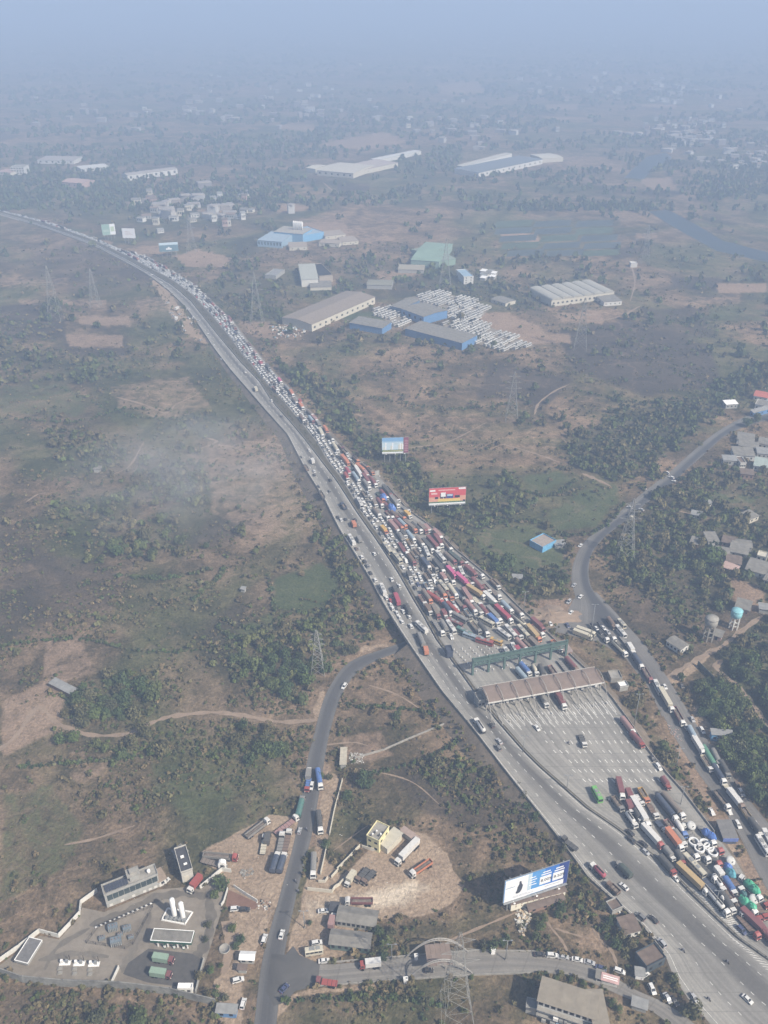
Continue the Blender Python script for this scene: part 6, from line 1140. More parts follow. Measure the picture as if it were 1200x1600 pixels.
def rider_mesh():                                      # seated rider: one skinned body
    me = bpy.data.meshes.new('person'); V = [(-.25, 0, .95), (-.2, 0, 1.2), (-.1, 0, 1.5), (-.06, 0, 1.62), (-.03, 0, 1.80), (-.1, .2, 1.46), (.12, .27, 1.2), (.42, .28, 1.1), (-.1, -.2, 1.46), (.12, -.27, 1.2), (.42, -.28, 1.1), (-.2, .13, .95), (.2, .2, .9), (.12, .2, .42), (.28, .2, .36), (-.2, -.13, .95), (.2, -.2, .9), (.12, -.2, .42), (.28, -.2, .36)]
    E = [(0, 1), (1, 2), (2, 3), (3, 4), (2, 5), (5, 6), (6, 7), (2, 8), (8, 9), (9, 10), (0, 11), (11, 12), (12, 13), (13, 14), (0, 15), (15, 16), (16, 17), (17, 18)]; r_ = [.17, .15, .16, .065, .11, .075, .05, .04, .075, .05, .04, .1, .085, .06, .05, .1, .085, .06, .05]
    me.from_pydata(V, E, []); o = bpy.data.objects.new('tmp', me); COL.objects.link(o); o.modifiers.new('s', 'SKIN'); o.modifiers.new('u', 'SUBSURF').levels = 1
    for i, q in enumerate(r_): me.skin_vertices[0].data[i].radius = (q, q)
    me.skin_vertices[0].data[0].use_root = True; dg = bpy.context.evaluated_depsgraph_get(); out = bpy.data.meshes.new_from_object(o.evaluated_get(dg)); out.name = 'person'; bpy.data.objects.remove(o); out.materials.clear(); out.materials.append(plain('rider_clothes', (.22, .22, .26), .9)); return out
RIDER = rider_mesh()
def make_moto(loc, rz, label, rider=True, col=(.05, .05, .06)):
    e = empty('motorcycle', loc, rz); tag(e, label, 'motorcycle', 'motorcycles'); put('frame', moto_me, e); put('wheel', mwh, e, (.72, 0, 0)); put('wheel', mwh, e, (-.6, 0, 0)); MB().box(-.02, .38, -.16, .16, .82, 1.02).obj('fuel_tank', PAINT, e, color=col)
    if rider: tag(put('person', RIDER, None, loc, rz), 'rider in grey clothes on the ' + label, 'person', 'motorcycle riders')
# --- placing
PLACED = []                                           # (x, y, half length) of everything on the carriageways
VEH = []                                              # auto-labelled vehicles: (object, kind phrase)
def hd(p, q): return math.atan2(q.y - p.y, q.x - p.x)
def surf(px, py, on): return G(px, py, zh(py) if on else .12)
def flow(px, py, on):
    if on == 'f': a, b = (px, py), (px + .64 * 6, py + 6)
    else:
        d = 4.0
        if px <= xat(M1, py) + 2: pl0, pl1 = L1, M1
        else: pl0, pl1 = M2, R2
        u = (px - xat(pl0, py)) / max(1e-3, xat(pl1, py) - xat(pl0, py)); x2 = xat(pl0, py + d) * (1 - u) + xat(pl1, py + d) * u; x1 = xat(pl0, py - d) * (1 - u) + xat(pl1, py - d) * u
        a, b = (x1, py - d), (x2, py + d)
    return hd(G(*a), G(*b))
def spot(rear, front, h, on):                         # rear/front pixels of the ROOF line -> ground point and heading
    z0 = (zh((rear[1] + front[1]) / 2) if on is True else .12)
    a, b = G(*rear, z0 + h), G(*front, z0 + h); c = (a + b) / 2; return Vector((c.x, c.y, z0)), hd(a, b), (b - a).length
def occupy(p, half): PLACED.append((p.x, p.y, half))
def truck(rear, front, kind, bc, cc='white', label=None, on=True, L=None, group=None, near=True, fit=True):
    p, a, ln = spot(rear, front, 2.8 if kind in ('open', 'flatbed') else 3.4, on)
    if L is None and fit: L = float(np.clip(round((ln - 2.3) / 1.5) * 1.5, 4.5, 13.5))
    o = make_truck(p, a, kind, bc, cc, L, near, label, group); occupy(p, (L or TL[kind]) / 2 + 2.0); return o
def bus(rear, front, colr, label, on=True, L=None, group=None):
    p, a, ln = spot(rear, front, 3.1, on); occupy(p, 6.0); return make_bus(p, a, colr, L or float(np.clip(round(ln), 7, 12)), label, group)
def car(px, py, colr, label, kind='saloon', rz=None, on=True, group=None, near=True, away=False):
    z0 = zh(py) if on is True else .12; p = G(px, py, z0 + .7); p.z = z0; a = flow(px, py, 'f' if on == 'f' else True) if rz is None else rz
    if away: a += math.pi
    occupy(p, 2.4); return make_car(p, a, kind, colr, near, label, group)
def moto(px, py, label, on=True, away=False, col=(.05, .05, .06)):
    p = surf(px, py, on is True); a = flow(px, py, True if on is True else 'f') + (math.pi if away else 0); occupy(p, 1.2); make_moto(p, a, label, True, col)

# --- packed plaza in front of the toll (photo order, upper to lower)
bus((928, 1228), (939, 1248), 'bright green', 'bright green bus alone on the open plaza')
truck((967, 1217), (973, 1241), 'container', 'maroon', label='tall maroon container truck heading the parked rows', L=9)
truck((981, 1231), (988, 1247), 'box', 'maroon', label='maroon box truck behind the tall maroon container truck')
truck((982, 1250), (988, 1264), 'box', 'maroon', label='short maroon truck squeezed beside the long white trailer')
truck((958, 1242), (974, 1264), 'open', 'grey brown', 'grey', label='grey brown tipper at the edge of the parked rows')
truck((989, 1245), (1014, 1286), 'container', 'white', label='very long white trailer truck among maroon trucks', L=13.5)
truck((979, 1265), (996, 1289), 'tanker', 'white', label='white lumpy tanker beside the dark grey truck')
truck((993, 1262), (1003, 1279), 'covered', 'dark grey', label='dark grey covered truck between white tanker and long trailer')
truck((1000, 1229), (1013, 1250), 'open', 'yellow', 'orange', label='yellow orange tipper nearest the lane dashes')
truck((996, 1240), (1004, 1252), 'flatbed', 'white', label='short white truck beside the yellow orange tipper')
truck((1014, 1252), (1028, 1275), 'flatbed', 'brown', label='empty brown flatbed beside the long white trailer')
truck((1035, 1211), (1048, 1229), 'covered', 'maroon', 'red', label='maroon truck with red cab alone near the outer parapet')
truck((1030, 1243), (1056, 1275), 'covered', 'dark blue', label='dark blue wrapped trailer of bulky loads', L=12)
truck((1040, 1240), (1066, 1270), 'covered', 'grey brown', label='brown wrapped trailer beside the dark blue wrapped one', L=12)
truck((1005, 1286), (1036, 1320), 'container', 'white', 'red', label='white container trailer with red cab at the row edge')
truck((1042, 1292), (1068, 1325), 'container', 'orange', label='orange red container truck in the parked rows')
truck((1054, 1294), (1073, 1319), 'covered', 'grey', label='grey truck side by side with the orange red container')
truck((1026, 1277), (1042, 1296), 'flatbed', 'dark blue', label='dark empty trailer behind the orange red container')
truck((1041, 1280), (1053, 1295), 'open', 'pinkish', label='pinkish tipper behind the grey truck')
truck((1038, 1320), (1056, 1341), 'covered', 'grey', label='grey covered truck with white cab near the black cars')
truck((1032, 1334), (1056, 1362), 'covered', 'dark grey', 'red', label='dark grey covered truck with red cab nearest the median')
truck((1058, 1327), (1070, 1346), 'covered', 'dark grey', 'red', label='small dark covered truck with red cab below the orange red container')
truck((1055, 1276), (1070, 1300), 'mixer', 'white', 'blue', label='white drum truck with blue cab', L=9)
truck((1080, 1300), (1092, 1316), 'flatbed', 'grey', label='flatbed whose cab stands by the white rings', L=7.5)
truck((1066, 1308), (1088, 1336), 'flatbed', 'dark grey', label='dark flatbed beside the white rings', L=10.5)
truck((1088, 1318), (1104, 1338), 'flatbed', 'grey', label='flatbed carrying two white rings', L=9)
truck((1104, 1320), (1122, 1345), 'flatbed', 'dark grey', 'red', label='flatbed with red cab carrying three white rings', L=10.5)
truck((1108, 1304), (1125, 1326), 'flatbed', 'brown', 'red', label='flatbed with red cab beside the blue hut wall', L=9)
truck((1098, 1292), (1114, 1314), 'flatbed', 'grey', label='flatbed under two blue tarpaulin bundles', L=9)
bus((1075, 1337), (1097, 1360), 'cream', 'cream coach parked among trucks', L=12.0)
truck((1090, 1339), (1114, 1367), 'flatbed', 'dark grey', label='long dark empty flatbed beside the cream coach', L=12)
truck((1066, 1353), (1101, 1386), 'container', 'tan', label='tan yellow container truck in the parked rows', L=13.5)
truck((1119, 1352), (1134, 1371), 'box', 'white', label='white box truck beside the blue bundles')
truck((1134, 1352), (1158, 1368), 'flatbed', 'grey', label='flatbed with white cab under blue and teal bundles', L=7.5)
truck((1119, 1369), (1129, 1383), 'tanker', 'white', label='short grey white tanker behind the blue box truck', L=6)
truck((1136, 1372), (1148, 1390), 'covered', 'blue', label='blue covered truck beside the short tanker', L=6)
truck((1146, 1370), (1157, 1384), 'flatbed', 'brown', label='brown flatbed with white cab beside the blue covered truck', L=6)
truck((1100, 1367), (1129, 1399), 'flatbed', 'dark blue', label='long dark trailer beside the tan container', L=12)
truck((1131, 1384), (1146, 1404), 'open', 'maroon', label='maroon tipper below the blue covered truck', L=7.5)
truck((1105, 1386), (1134, 1419), 'tanker', 'white', label='long white tanker nearest the hatched markings', L=12)
truck((1131, 1396), (1145, 1416), 'covered', 'dark grey', label='dark truck beside the long white tanker', L=7.5)
truck((1150, 1406), (1161, 1424), 'open', 'brown', label='brown tipper below the green bundles', L=6)
truck((1168, 1426), (1192, 1449), 'container', 'maroon', 'maroon', label='maroon container truck near the picture corner', L=10.5)
truck((1160, 1432), (1182, 1457), 'flatbed', 'brown', 'red', label='brown flatbed with bright red cab', L=9)
truck((1190, 1443), (1206, 1464), 'covered', 'maroon', 'red', label='maroon truck cut by the picture edge', L=9)
truck((1176, 1414), (1186, 1430), 'flatbed', 'maroon', 'red', label='red cab truck behind the maroon container', L=6)
truck((1186, 1412), (1195, 1426), 'flatbed', 'brown', 'red', label='second red cab truck beside the white disc', L=6)
truck((1164, 1378), (1184, 1398), 'flatbed', 'dark grey', label='flatbed under the upper green bundles', L=9)
truck((1154, 1398), (1178, 1422), 'flatbed', 'dark grey', label='flatbed under the lower green bundles', L=9)
truck((1186, 1396), (1196, 1408), 'flatbed', 'grey', 'red', label='red and white cab truck beside the green bundles', L=6)
def ring(px, py, r, z, label):
    m = MB(); n = 24; prof = [(r, 0), (r, 1.1), (r * .74, 1.1), (r * .74, 0)]; vs = [(q * math.cos(2 * math.pi * k / n), q * math.sin(2 * math.pi * k / n), h) for q, h in prof for k in range(n)]
    m.add(vs, [(i * n + k, i * n + (k + 1) % n, ((i + 1) % 4) * n + (k + 1) % n, ((i + 1) % 4) * n + k) for i in range(4) for k in range(n)]); p = G(px, py, zh(py) + z + .5); p.z -= .5; tag(m.obj('concrete_ring', plain('ring_white', (.70, .70, .68), .8, .1), None, loc=p), label, 'ring', 'large white rings on trucks')
for q, (x, y) in enumerate([(1084, 1315.5), (1093, 1326), (1101, 1318), (1107.5, 1324), (1114, 1331.5)]): ring(x, y, 2.25, 1.35, f"large white ring on a flatbed, {['nearest the orange red container', 'lowest towards the cream coach', 'in the middle of the cluster', 'between the middle and the last ring', 'nearest the red cab flatbed'][q]}")
def disc(px, py, r, label):
    p = G(px, py, zh(py) + 1.9); e = empty('cable_drum', p, .6); tag(e, label, 'drum', 'big white drums on trucks'); MB().lathe([(r * .3, -.5), (r, -.45), (r, .45), (r * .3, .5)], 24).obj('disc', plain('drum_grey', (.47, .47, .45), .7, .2), e).rotation_euler = (R(25), 0, 0); MB().box(-.5, .5, -1.1, 1.1, -1.9, .2).obj('cradle', CHASSIS, e)
disc(1080, 1290, 2.0, 'big pale round drum beside the white drum truck'); disc(1141.5, 1345, 2.0, 'big pale round drum above the blue bundles'); disc(1177.5, 1405, 2.0, 'big pale round drum beside the green bundles'); disc(1068, 1290, 1.3, 'smaller white drum behind the blue cab')
def bundle(px, py, s, c, label, z=1.3, sl=1.5):
    p = G(px, py, zh(py) + z + .8); p.z -= .8; m = MB(); n = 12; vs = []; rr = np.random.default_rng(int(px * 7 + py))
    for i, (q, h) in enumerate([(1.0, 0), (1.05, .5), (.85, 1.2), (.5, 1.65), (.12, 1.8)]):
        for k in range(n): w_ = 1 + rr.uniform(-.13, .13); vs.append((s * sl * q * w_ * math.cos(2 * math.pi * k / n), s * q * w_ * math.sin(2 * math.pi * k / n), s * h * (1 + rr.uniform(-.12, .12))))
    m.add(vs, [(i * n + k, i * n + (k + 1) % n, (i + 1) * n + (k + 1) % n, (i + 1) * n + k) for i in range(4) for k in range(n)] + [tuple(range(4 * n, 5 * n))], 0, False); tag(m.obj('wrapped_bundle', PAINT, None, loc=p, rz=-1.0, color=c), label, 'bundle', 'tarpaulin wrapped bundles on trucks')
BT, TT, GT = (.06, .17, .50), (.08, .33, .40), (.05, .42, .24)
for x, y, s, c, l in [(1104, 1301, 1.5, BT, 'blue tarpaulin bundle nearest the grey roofed blue hut, farther one'), (1111, 1306, 1.6, BT, 'blue tarpaulin bundle nearest the grey roofed blue hut, nearer one'), (1137, 1355, 1.5, BT, 'blue tarpaulin bundle beside the white box truck'), (1142, 1364, 1.6, TT, 'teal tarpaulin bundle beside the white box truck'),
    (1171, 1382, 1.7, GT, 'green tarpaulin bundle, topmost of the four'), (1179, 1390, 1.8, GT, 'green tarpaulin bundle, second from the top of the four'), (1163, 1408, 1.7, GT, 'green tarpaulin bundle, third from the top of the four'), (1174, 1417, 1.7, GT, 'green tarpaulin bundle, lowest of the four'), (599, 778, 2.3, BT, 'blue tarpaulin bundle in the far queue, upper of two'), (612, 795, 2.5, BT, 'blue tarpaulin bundle in the far queue, lower of two'), (1162, 1396, 1.1, (.05, .15, .16), 'small dark teal bundle between the green ones')]: bundle(x, y, s, c, l)
# cars on the plaza and the outbound side
for x, y, c, k, l, aw in [(985, 1301, 'black', 'saloon', 'black car, upper of three beside the median', 0), (987, 1313, 'black', 'suv', 'black car, nearest the median of the three', 0), (1006, 1319, 'black', 'saloon', 'black car, lowest of three, beside the red cab trailer', 0), (1009, 1331, 'silver', 'hatchback', 'silver car hugging the median below three black cars', 0), (1055, 1371, 'white', 'saloon', 'white car hugging the median below the dark covered truck', 0),
    (839, 1137, 'white', 'saloon', 'white car just past the toll canopy near the median', 0), (1029, 1198, 'white', 'suv', 'white car beside the outer parapet above the maroon truck', 0), (1020, 1185, 'black', 'hatchback', 'black car beside the outer parapet near bushes', 0), (1159, 1453, 'dark blue', 'suv', 'dark blue car beside the brown flatbed with red cab', 0),
    (1168, 1561, 'white', 'saloon', 'white car alone at the bottom of the motorway', 0), (1085, 1559, 'silver', 'hatchback', 'silver hatchback on the ramp edge at the bottom', 0), (1019, 1545, 'white', 'suv', 'white car on the link road ramp', 0), (1043, 1559, 'silver', 'saloon', 'silver car beside the bushes of the ramp', 0), (1053, 1563, 'black', 'saloon', 'black car beside the silver one on the ramp', 0),
    (1001, 1432, 'grey', 'van', 'grey pickup van on the outbound edge, upper of two', 1), (1021, 1436, 'black', 'saloon', 'black car beside the grey pickup van', 1), (1034, 1473, 'silver', 'van', 'silver van at the end of the crash barrier', 1), (975, 1385, 'white', 'saloon', 'white car beside the parked brown truck on the outbound side', 1),
    (768, 1133, 'black', 'hatchback', 'black car beside the white tanker on the outbound side', 1), (780, 1158, 'silver', 'saloon', 'silver car behind the black one on the outbound side', 1), (778, 1168, 'grey', 'van', 'grey pickup van behind the silver car', 1), (705, 995, 'white', 'suv', 'white car crossing the empty concrete before the lane posts', 0)]:
    car(x, y, c, l, k, away=bool(aw))
truck((987, 1366), (965, 1343), 'covered', 'dark green', 'grey', 'dark green covered truck driving away on the outbound side')
truck((946, 1367), (924, 1345), 'tanker', 'crimson', 'white', 'crimson tanker at the crash barrier on the outbound side')
truck((968, 1393), (949, 1375), 'open', 'brown', 'brown', 'brown truck behind the crimson tanker')
truck((897, 1319), (884, 1309), 'flatbed', 'dark grey', 'dark grey', 'dark flatbed stopped at the crash barrier above the hoarding', L=6)
truck((757, 1140), (743, 1119), 'tanker', 'white', 'white', 'white tanker driving away beside the toll canopy')
truck((667, 1018), (664, 1006), 'box', 'orange', 'orange', 'small orange truck just past the bridge', L=4.5)
truck((662, 1005), (654, 986), 'covered', 'grey', 'grey', 'grey truck on the bridge', L=9)
bus((665, 982), (653, 971), 'white', 'white bus entering the bridge', L=10.0)
truck((624, 943), (616, 922), 'container', 'crimson', 'crimson', 'crimson container truck on the outbound side', L=9)
truck((641, 955), (634, 941), 'covered', 'dark grey', 'dark grey', 'dark covered truck behind the crimson container', L=7.5)
bus((602, 926), (595, 910), 'white', 'white bus beside the crash barrier above the bridge', L=10.0); truck((620, 922), (614, 912), 'box', 'dark grey', 'dark grey', 'short dark box truck before the crimson container', L=4.5)
bus((554, 848), (545, 833), 'white', 'white bus beside the crash barrier in the far stretch', L=11.0); truck((564, 844), (558, 833), 'box', 'grey', 'grey', 'grey box truck beside the far white bus', L=5); truck((555, 820), (550, 810), 'box', 'orange', 'orange', 'small orange truck in the far outbound stretch', L=5); truck((540, 793), (533, 783), 'open', 'dark blue', 'dark blue', 'dark tipper in the far outbound stretch', L=6); truck((506, 776), (499, 765), 'open', 'dark grey', 'dark grey', 'dark truck at the crash barrier of the far outbound stretch', L=7.5); truck((481, 733), (475, 724), 'open', 'brown', 'dark grey', 'brown truck far up the crash barrier', L=6); truck((491, 722), (485, 712), 'box', 'white', 'white', 'small white truck far up the outbound side', L=5); truck((402, 610), (397, 600), 'box', 'cream', 'white', 'cream truck farthest up the outbound side', L=6.5)
oc_ = 0
for x, y, c in [(586, 906, 'white'), (612, 905, 'white'), (624, 915, 'white'), (604, 934, 'white'), (610, 938, 'red'), (610, 944, 'white'), (613, 950, 'white'), (619, 951, 'black'), (620, 957, 'white'), (624, 964, 'white'), (628, 971, 'white'), (630, 955, 'white'), (639, 963, 'white'), (642, 978, 'white'), (540, 811, 'black'), (555, 812, 'black'), (528, 808, 'black'), (533, 812, 'white'), (491, 742, 'black'), (470, 714, 'black'), (483, 703, 'white'), (491, 736, 'white'), (516, 750, 'black'), (497, 760, 'black'), (585, 865, 'white'), (557, 857, 'brown'), (565, 870, 'white'), (570, 877, 'black'), (574, 884, 'grey'), (579, 895, 'black'), (383, 581, 'white'), (424, 626, 'white'), (440, 650, 'grey'), (515, 767, 'grey')]:
    o = car(x, y, c, None, random.choice(['hatchback', 'saloon', 'suv']), near=False, away=True); VEH.append([o, c + ' car', 'cars on the outbound side'])
# --- frontage road queue
for rr, ff, kind, bc, cc, lab, L in [((952, 965), (960, 976), 'covered', 'brown', 'brown', 'brown truck at the head of the junction queue', 7.5), ((923, 973), (952, 1001), 'flatbed', 'dark grey', 'white', 'car carrier on the side of the dirt mound', 13.5), ((933, 971), (964, 1001), 'flatbed', 'dark grey', 'white', 'car carrier beside the cream tanker', 13.5), ((958, 1000), (979, 1020), 'tanker', 'cream', 'white', 'cream tanker at the junction queue', 10.5),
    ((971, 991), (983, 1006), 'flatbed', 'grey', 'white', 'flatbed behind the white junction bus', 7.5), ((983, 1004), (991, 1017), 'box', 'white', 'white', 'white box truck before the dark blue trailer', 6), ((990, 1019), (1005, 1042), 'covered', 'dark blue', 'white', 'dark blue trailer on the frontage road', 9), ((1005, 1040), (1019, 1064), 'open', 'pinkish', 'maroon', 'reddish tipper on the frontage road', 9), ((1033, 1075), (1051, 1106), 'container', 'cream', 'white', 'long cream trailer on the frontage road', 13.5),
    ((1053, 1102), (1069, 1131), 'open', 'maroon', 'white', 'maroon trailer behind the cream one', 10.5), ((1078, 1134), (1088, 1153), 'covered', 'pale blue', 'white', 'blue grey truck on the frontage road', 7.5), ((1086, 1151), (1099, 1172), 'box', 'white', 'white', 'white box trailer before the green covered one', 9), ((1101, 1166), (1119, 1196), 'covered', 'green', 'white', 'green covered trailer on the frontage road', 12), ((1099, 1180), (1112, 1200), 'open', 'cream', 'white', 'cream tipper beside the green covered trailer', 7.5),
    ((1115, 1170), (1125, 1190), 'covered', 'grey', 'grey', 'grey truck in the shade beyond the green trailer', 7.5), ((1117, 1195), (1132, 1218), 'covered', 'dark blue', 'white', 'dark covered truck below the green trailer', 9), ((1129, 1190), (1138, 1206), 'covered', 'dark grey', 'grey', 'dark grey truck at the roadside trees', 7.5), ((1130, 1216), (1144, 1236), 'flatbed', 'cream', 'white', 'cream flatbed behind the dark covered truck', 9), ((1143, 1235), (1159, 1255), 'box', 'white', 'brown', 'white box truck with brown cab', 9), ((1156, 1253), (1178, 1284), 'open', 'tan', 'white', 'long tan trailer on the frontage road', 12),
    ((1176, 1280), (1190, 1299), 'covered', 'dark grey', 'white', 'dark truck behind the long tan trailer', 7.5), ((1121, 1238), (1136, 1257), 'open', 'dark grey', 'white', 'dark open truck on the strip side of the frontage road', 9), ((900, 984), (922, 992), 'box', 'cream', 'cream', 'cream truck parked by the scrub island, nearer one', 9), ((906, 980), (926, 987), 'box', 'cream', 'cream', 'cream truck parked by the scrub island, farther one', 9), ((975, 1122), (989, 1140), 'covered', 'pinkish', 'white', 'pink and white truck stopped at the plaza parapet', 9), ((990, 1145), (1003, 1159), 'covered', 'maroon', 'red', 'maroon covered truck stopped at the plaza parapet', 7.5)]:
    on = ff[0] < 1005 and ff[1] > 1115 and ff[1] < 1165; truck(rr, ff, kind, bc, cc, lab, on=True if on else 'f', L=L)
bus((965, 977), (976, 990), 'white', 'white bus at the junction queue', on='f', L=10.0); bus((967, 966), (977, 977), 'cream', 'cream minibus at the scrub edge of the junction', on='f', L=7.0); bus((1024, 1062), (1033, 1080), 'white', 'white coach on the frontage road before the cream trailer', on='f', L=10.0); bus((1196, 1298), (1206, 1318), 'white', 'white bus at the picture edge, farther one', on='f', L=10.0); bus((1187, 1308), (1199, 1327), 'white', 'white bus at the picture edge, nearer one', on='f', L=10.0)
for k, (u, row) in enumerate([(.12, 0), (.36, 0), (.60, 0), (.14, 1), (.38, 1), (.62, 1)]):
    r0, r1 = ((923, 973), (948, 997)) if row == 0 else ((933, 971), (960, 997)); x, y = r0[0] + (r1[0] - r0[0]) * u, r0[1] + (r1[1] - r0[1]) * u; a = hd(G(*r0), G(*r1)); p = G(x, y, .12 + 2.2); p.z = 1.44; o = make_car(p, a, 'hatchback', ['black', 'white', 'black', 'black', 'white', 'silver'][k], False, f"{['black', 'white', 'black', 'black', 'white', 'silver'][k]} car riding on the car carrier {'beside the dirt mound' if row == 0 else 'beside the cream tanker'}, {['rearmost', 'middle', 'foremost'][k % 3]}", 'cars carried on car carriers')
for x, y, c, k, l in [(1112, 1268, 'white', 'saloon', 'white car parked on the strip before the blue hut'), (1139, 1267, 'white', 'saloon', 'white car on the frontage road above the blue hut'), (1153, 1288, 'white', 'suv', 'white car beside the blue hut'), (1158, 1238, 'silver', 'suv', 'silver car parked at the tree edge'), (1152, 1228, 'brown', 'van', 'brown van parked at the tree edge'), (1072, 1136, 'white', 'van', 'white van behind the maroon trailer'), (1039, 1073, 'white', 'hatchback', 'white car beside the white coach'), (1082, 1124, 'silver', 'hatchback', 'silver car beside the maroon trailer'), (1097, 1141, 'white', 'suv', 'white car parked near the blue sided shed'), (1161, 1152, 'white', 'saloon', 'white car on the track behind the blue sided shed'),
    (907, 932, 'white', 'saloon', 'white car on the curved road above the mound'), (892, 957, 'white', 'saloon', 'white car beside the earth mound'), (860, 974, 'white', 'saloon', 'white car on the dirt below the mound'), (887, 977, 'dark blue', 'saloon', 'dark blue car at the junction mouth'), (889, 940, 'silver', 'van', 'silver van beside the roadside hut shade'), (897, 914, 'silver', 'saloon', 'silver car high on the curved road'), (984, 793, 'white', 'van', 'white van on the curved road, first of the three'), (1002, 796, 'silver', 'saloon', 'silver car on the curved road by the pylon'), (1049, 746, 'white', 'suv', 'white car on the curved road near the bushes, upper'), (1053, 752, 'white', 'hatchback', 'white car on the curved road near the bushes, lower'), (1006, 763, 'white', 'saloon', 'white car parked off the curved road'), (1042, 739, 'cream' if False else 'white', 'van', 'white van at the far roadside'), (907, 852, 'white', 'saloon', 'white car parked beside the barn shack'), (1065, 1071, 'black', 'hatchback', 'black car at the scrub side of the frontage road')]:
    car(x, y, c, l, k, on='f', rz=(2.3 if y < 860 and x > 960 else (-2.2 if y < 960 else None)))
bus((987, 807), (993, 800), 'cream', 'cream bus on the curved road', on='f', L=9.0)
# --- side road, dirt truck park, sandy lot, filling yard, link road
T = lambda *a, **k: truck(*a, on='f', **k)
T((497, 1205), (500, 1222), 'covered', 'blue', label='blue covered truck on the side road', L=9); T((482, 1217), (480, 1228), 'flatbed', 'blue', 'red', label='blue flatbed with red cab parked by the side road', L=6); T((481, 1211), (483, 1198), 'box', 'grey', 'white', label='white cab truck parked above the red cab one', L=5); T((467, 1264), (471, 1248), 'covered', 'teal', 'grey', label='teal covered truck at the mouth of the dirt park', L=9)
T((388, 1302), (417, 1280), 'open', 'grey', label='grey open trailer slanting in the dirt park', L=10.5); T((433, 1296), (462, 1275), 'flatbed', 'pinkish', label='pinkish flatbed slanting in the dirt park', L=10.5); T((410, 1328), (414, 1304), 'flatbed', 'cream', 'white', label='white and cream truck standing mid dirt park', L=7.5); T((416, 1312), (419, 1298), 'box', 'dark grey', 'dark grey', label='dark box behind the white and cream truck', L=4.5)
T((444, 1327), (451, 1298), 'flatbed', 'brown', label='brown flatbed nearest the side road in the dirt park', L=10.5); T((436, 1325), (440, 1304), 'flatbed', 'grey', label='grey flatbed beside the brown one', L=9); T((426, 1354), (433, 1332), 'covered', 'dark blue', label='dark covered truck at the low end of its row', L=7.5); T((437, 1353), (443, 1334), 'covered', 'dark blue', label='dark covered truck nearest the side road edge', L=7.5)
T((322, 1333), (366, 1337), 'open', 'grey', 'red', label='long grey trailer with red cab by the scrub', L=12); T((320, 1341), (346, 1348), 'flatbed', 'grey brown', 'grey', label='grey trailer beside the red cab one', L=9); T((309, 1370), (298, 1384), 'box', 'red', 'white', label='red truck beside the tall grey block', L=6)
T((498, 1272), (500, 1290), 'covered', 'dark grey', label='dark truck with open white cab beside the long wall', L=9); T((490, 1335), (489, 1362), 'covered', 'grey', label='grey covered truck parked beside the side road', L=9); T((650, 1313), (622, 1342), 'container', 'white', label='white container trailer in the sandy lot', L=12); T((673, 1343), (642, 1364), 'open', 'orange', label='orange edged open truck in the sandy lot', L=9); T((580, 1405), (541, 1405), 'open', 'maroon', label='maroon tipper with white cab in the sandy lot', L=9); T((551, 1363), (543, 1375), 'box', 'cream', 'white', label='cream truck at the end of the bent wall', L=5); T((571, 1357), (561, 1369), 'flatbed', 'dark grey', 'brown', label='dark flatbed nearest the cream truck', L=6); T((581, 1361), (571, 1372), 'flatbed', 'dark grey', 'brown', label='dark flatbed farther from the cream truck', L=6); T((518, 1438), (520, 1430), 'box', 'pinkish', 'white', label='small pinkish truck at the end of the grey shed', L=4.5)
T((241, 1492), (268, 1496), 'box', 'pale green', 'maroon', label='pale green tanker truck with maroon cab, upper of two', L=6); T((237, 1515), (264, 1519), 'box', 'pale green', 'maroon', label='pale green tanker truck with maroon cab, lower of two', L=6); T((591, 1500), (566, 1503), 'box', 'white', 'red', label='white truck with red cab on the link road', L=6); T((521, 1532), (499, 1529), 'flatbed', 'red', 'maroon', label='red flatbed truck entering the side junction', L=6)
for x, y, c, k, l, a in [(368, 1420, 'white', 'suv', 'white car parked below the red soil bed', 0.1), (382, 1421, 'black', 'suv', 'black car parked below the red soil bed', 0.0), (372, 1531, 'white', 'suv', 'white car parked below the roadside kiosks', .3), (380, 1568, 'white', 'van', 'white van beside the side road near the blue kiosk', 1.45), (413, 1467, 'white', 'suv', 'white car on the verge of the side road', 1.4), (440, 1460, 'white', 'saloon', 'white car driving on the side road', 1.4), (487, 1228, 'white', 'suv', 'white car on the side road beside the blue truck', -1.7), (538, 1072, 'white', 'suv', 'white car high on the side road', -2.0), (468, 1298, 'silver', 'hatchback', 'silver car on the side road beside the dirt park', 1.4), (505, 1423, 'white', 'saloon', 'white car before the dark store', 0.1), (495, 1473, 'white', 'suv', 'white car beside the roadside awning', 0.2), (506, 1501, 'white', 'saloon', 'white car at the start of the link road', 0.1), (444, 1544, 'dark blue', 'saloon', 'dark blue car turning at the junction', .9), (670, 1516, 'black', 'hatchback', 'black car below the arched canopy', .1), (843, 1491, 'black', 'saloon', 'black car at the head of the parked link road row', .0), (863, 1492.5, 'white', 'suv', 'white car second in the parked link road row', -.05), (880, 1495, 'silver', 'saloon', 'silver car third in the parked link road row', -.1), (902, 1499, 'white', 'saloon', 'white car fourth in the parked link road row', -.2), (921, 1503.5, 'silver', 'saloon', 'silver car last in the parked link road row', -.3), (939, 1512, 'dark blue', 'saloon', 'dark blue car beside the tan tea stall', -.35), (968, 1517, 'white', 'suv', 'white car on the track below the footpath', -.4), (1007, 1523, 'white', 'van', 'white van beside the small white kiosk', .5), (259, 1376, 'white', 'hatchback', 'white car at the office end', .8), (253, 1378, 'silver', 'hatchback', 'silver car at the lean-to store', .8)]:
    car(x, y, c, l, k, on='f', rz=a)
bus((484, 1483), (497, 1481), 'cream', 'cream minibus beside the shed awning', on='f', L=7.0)
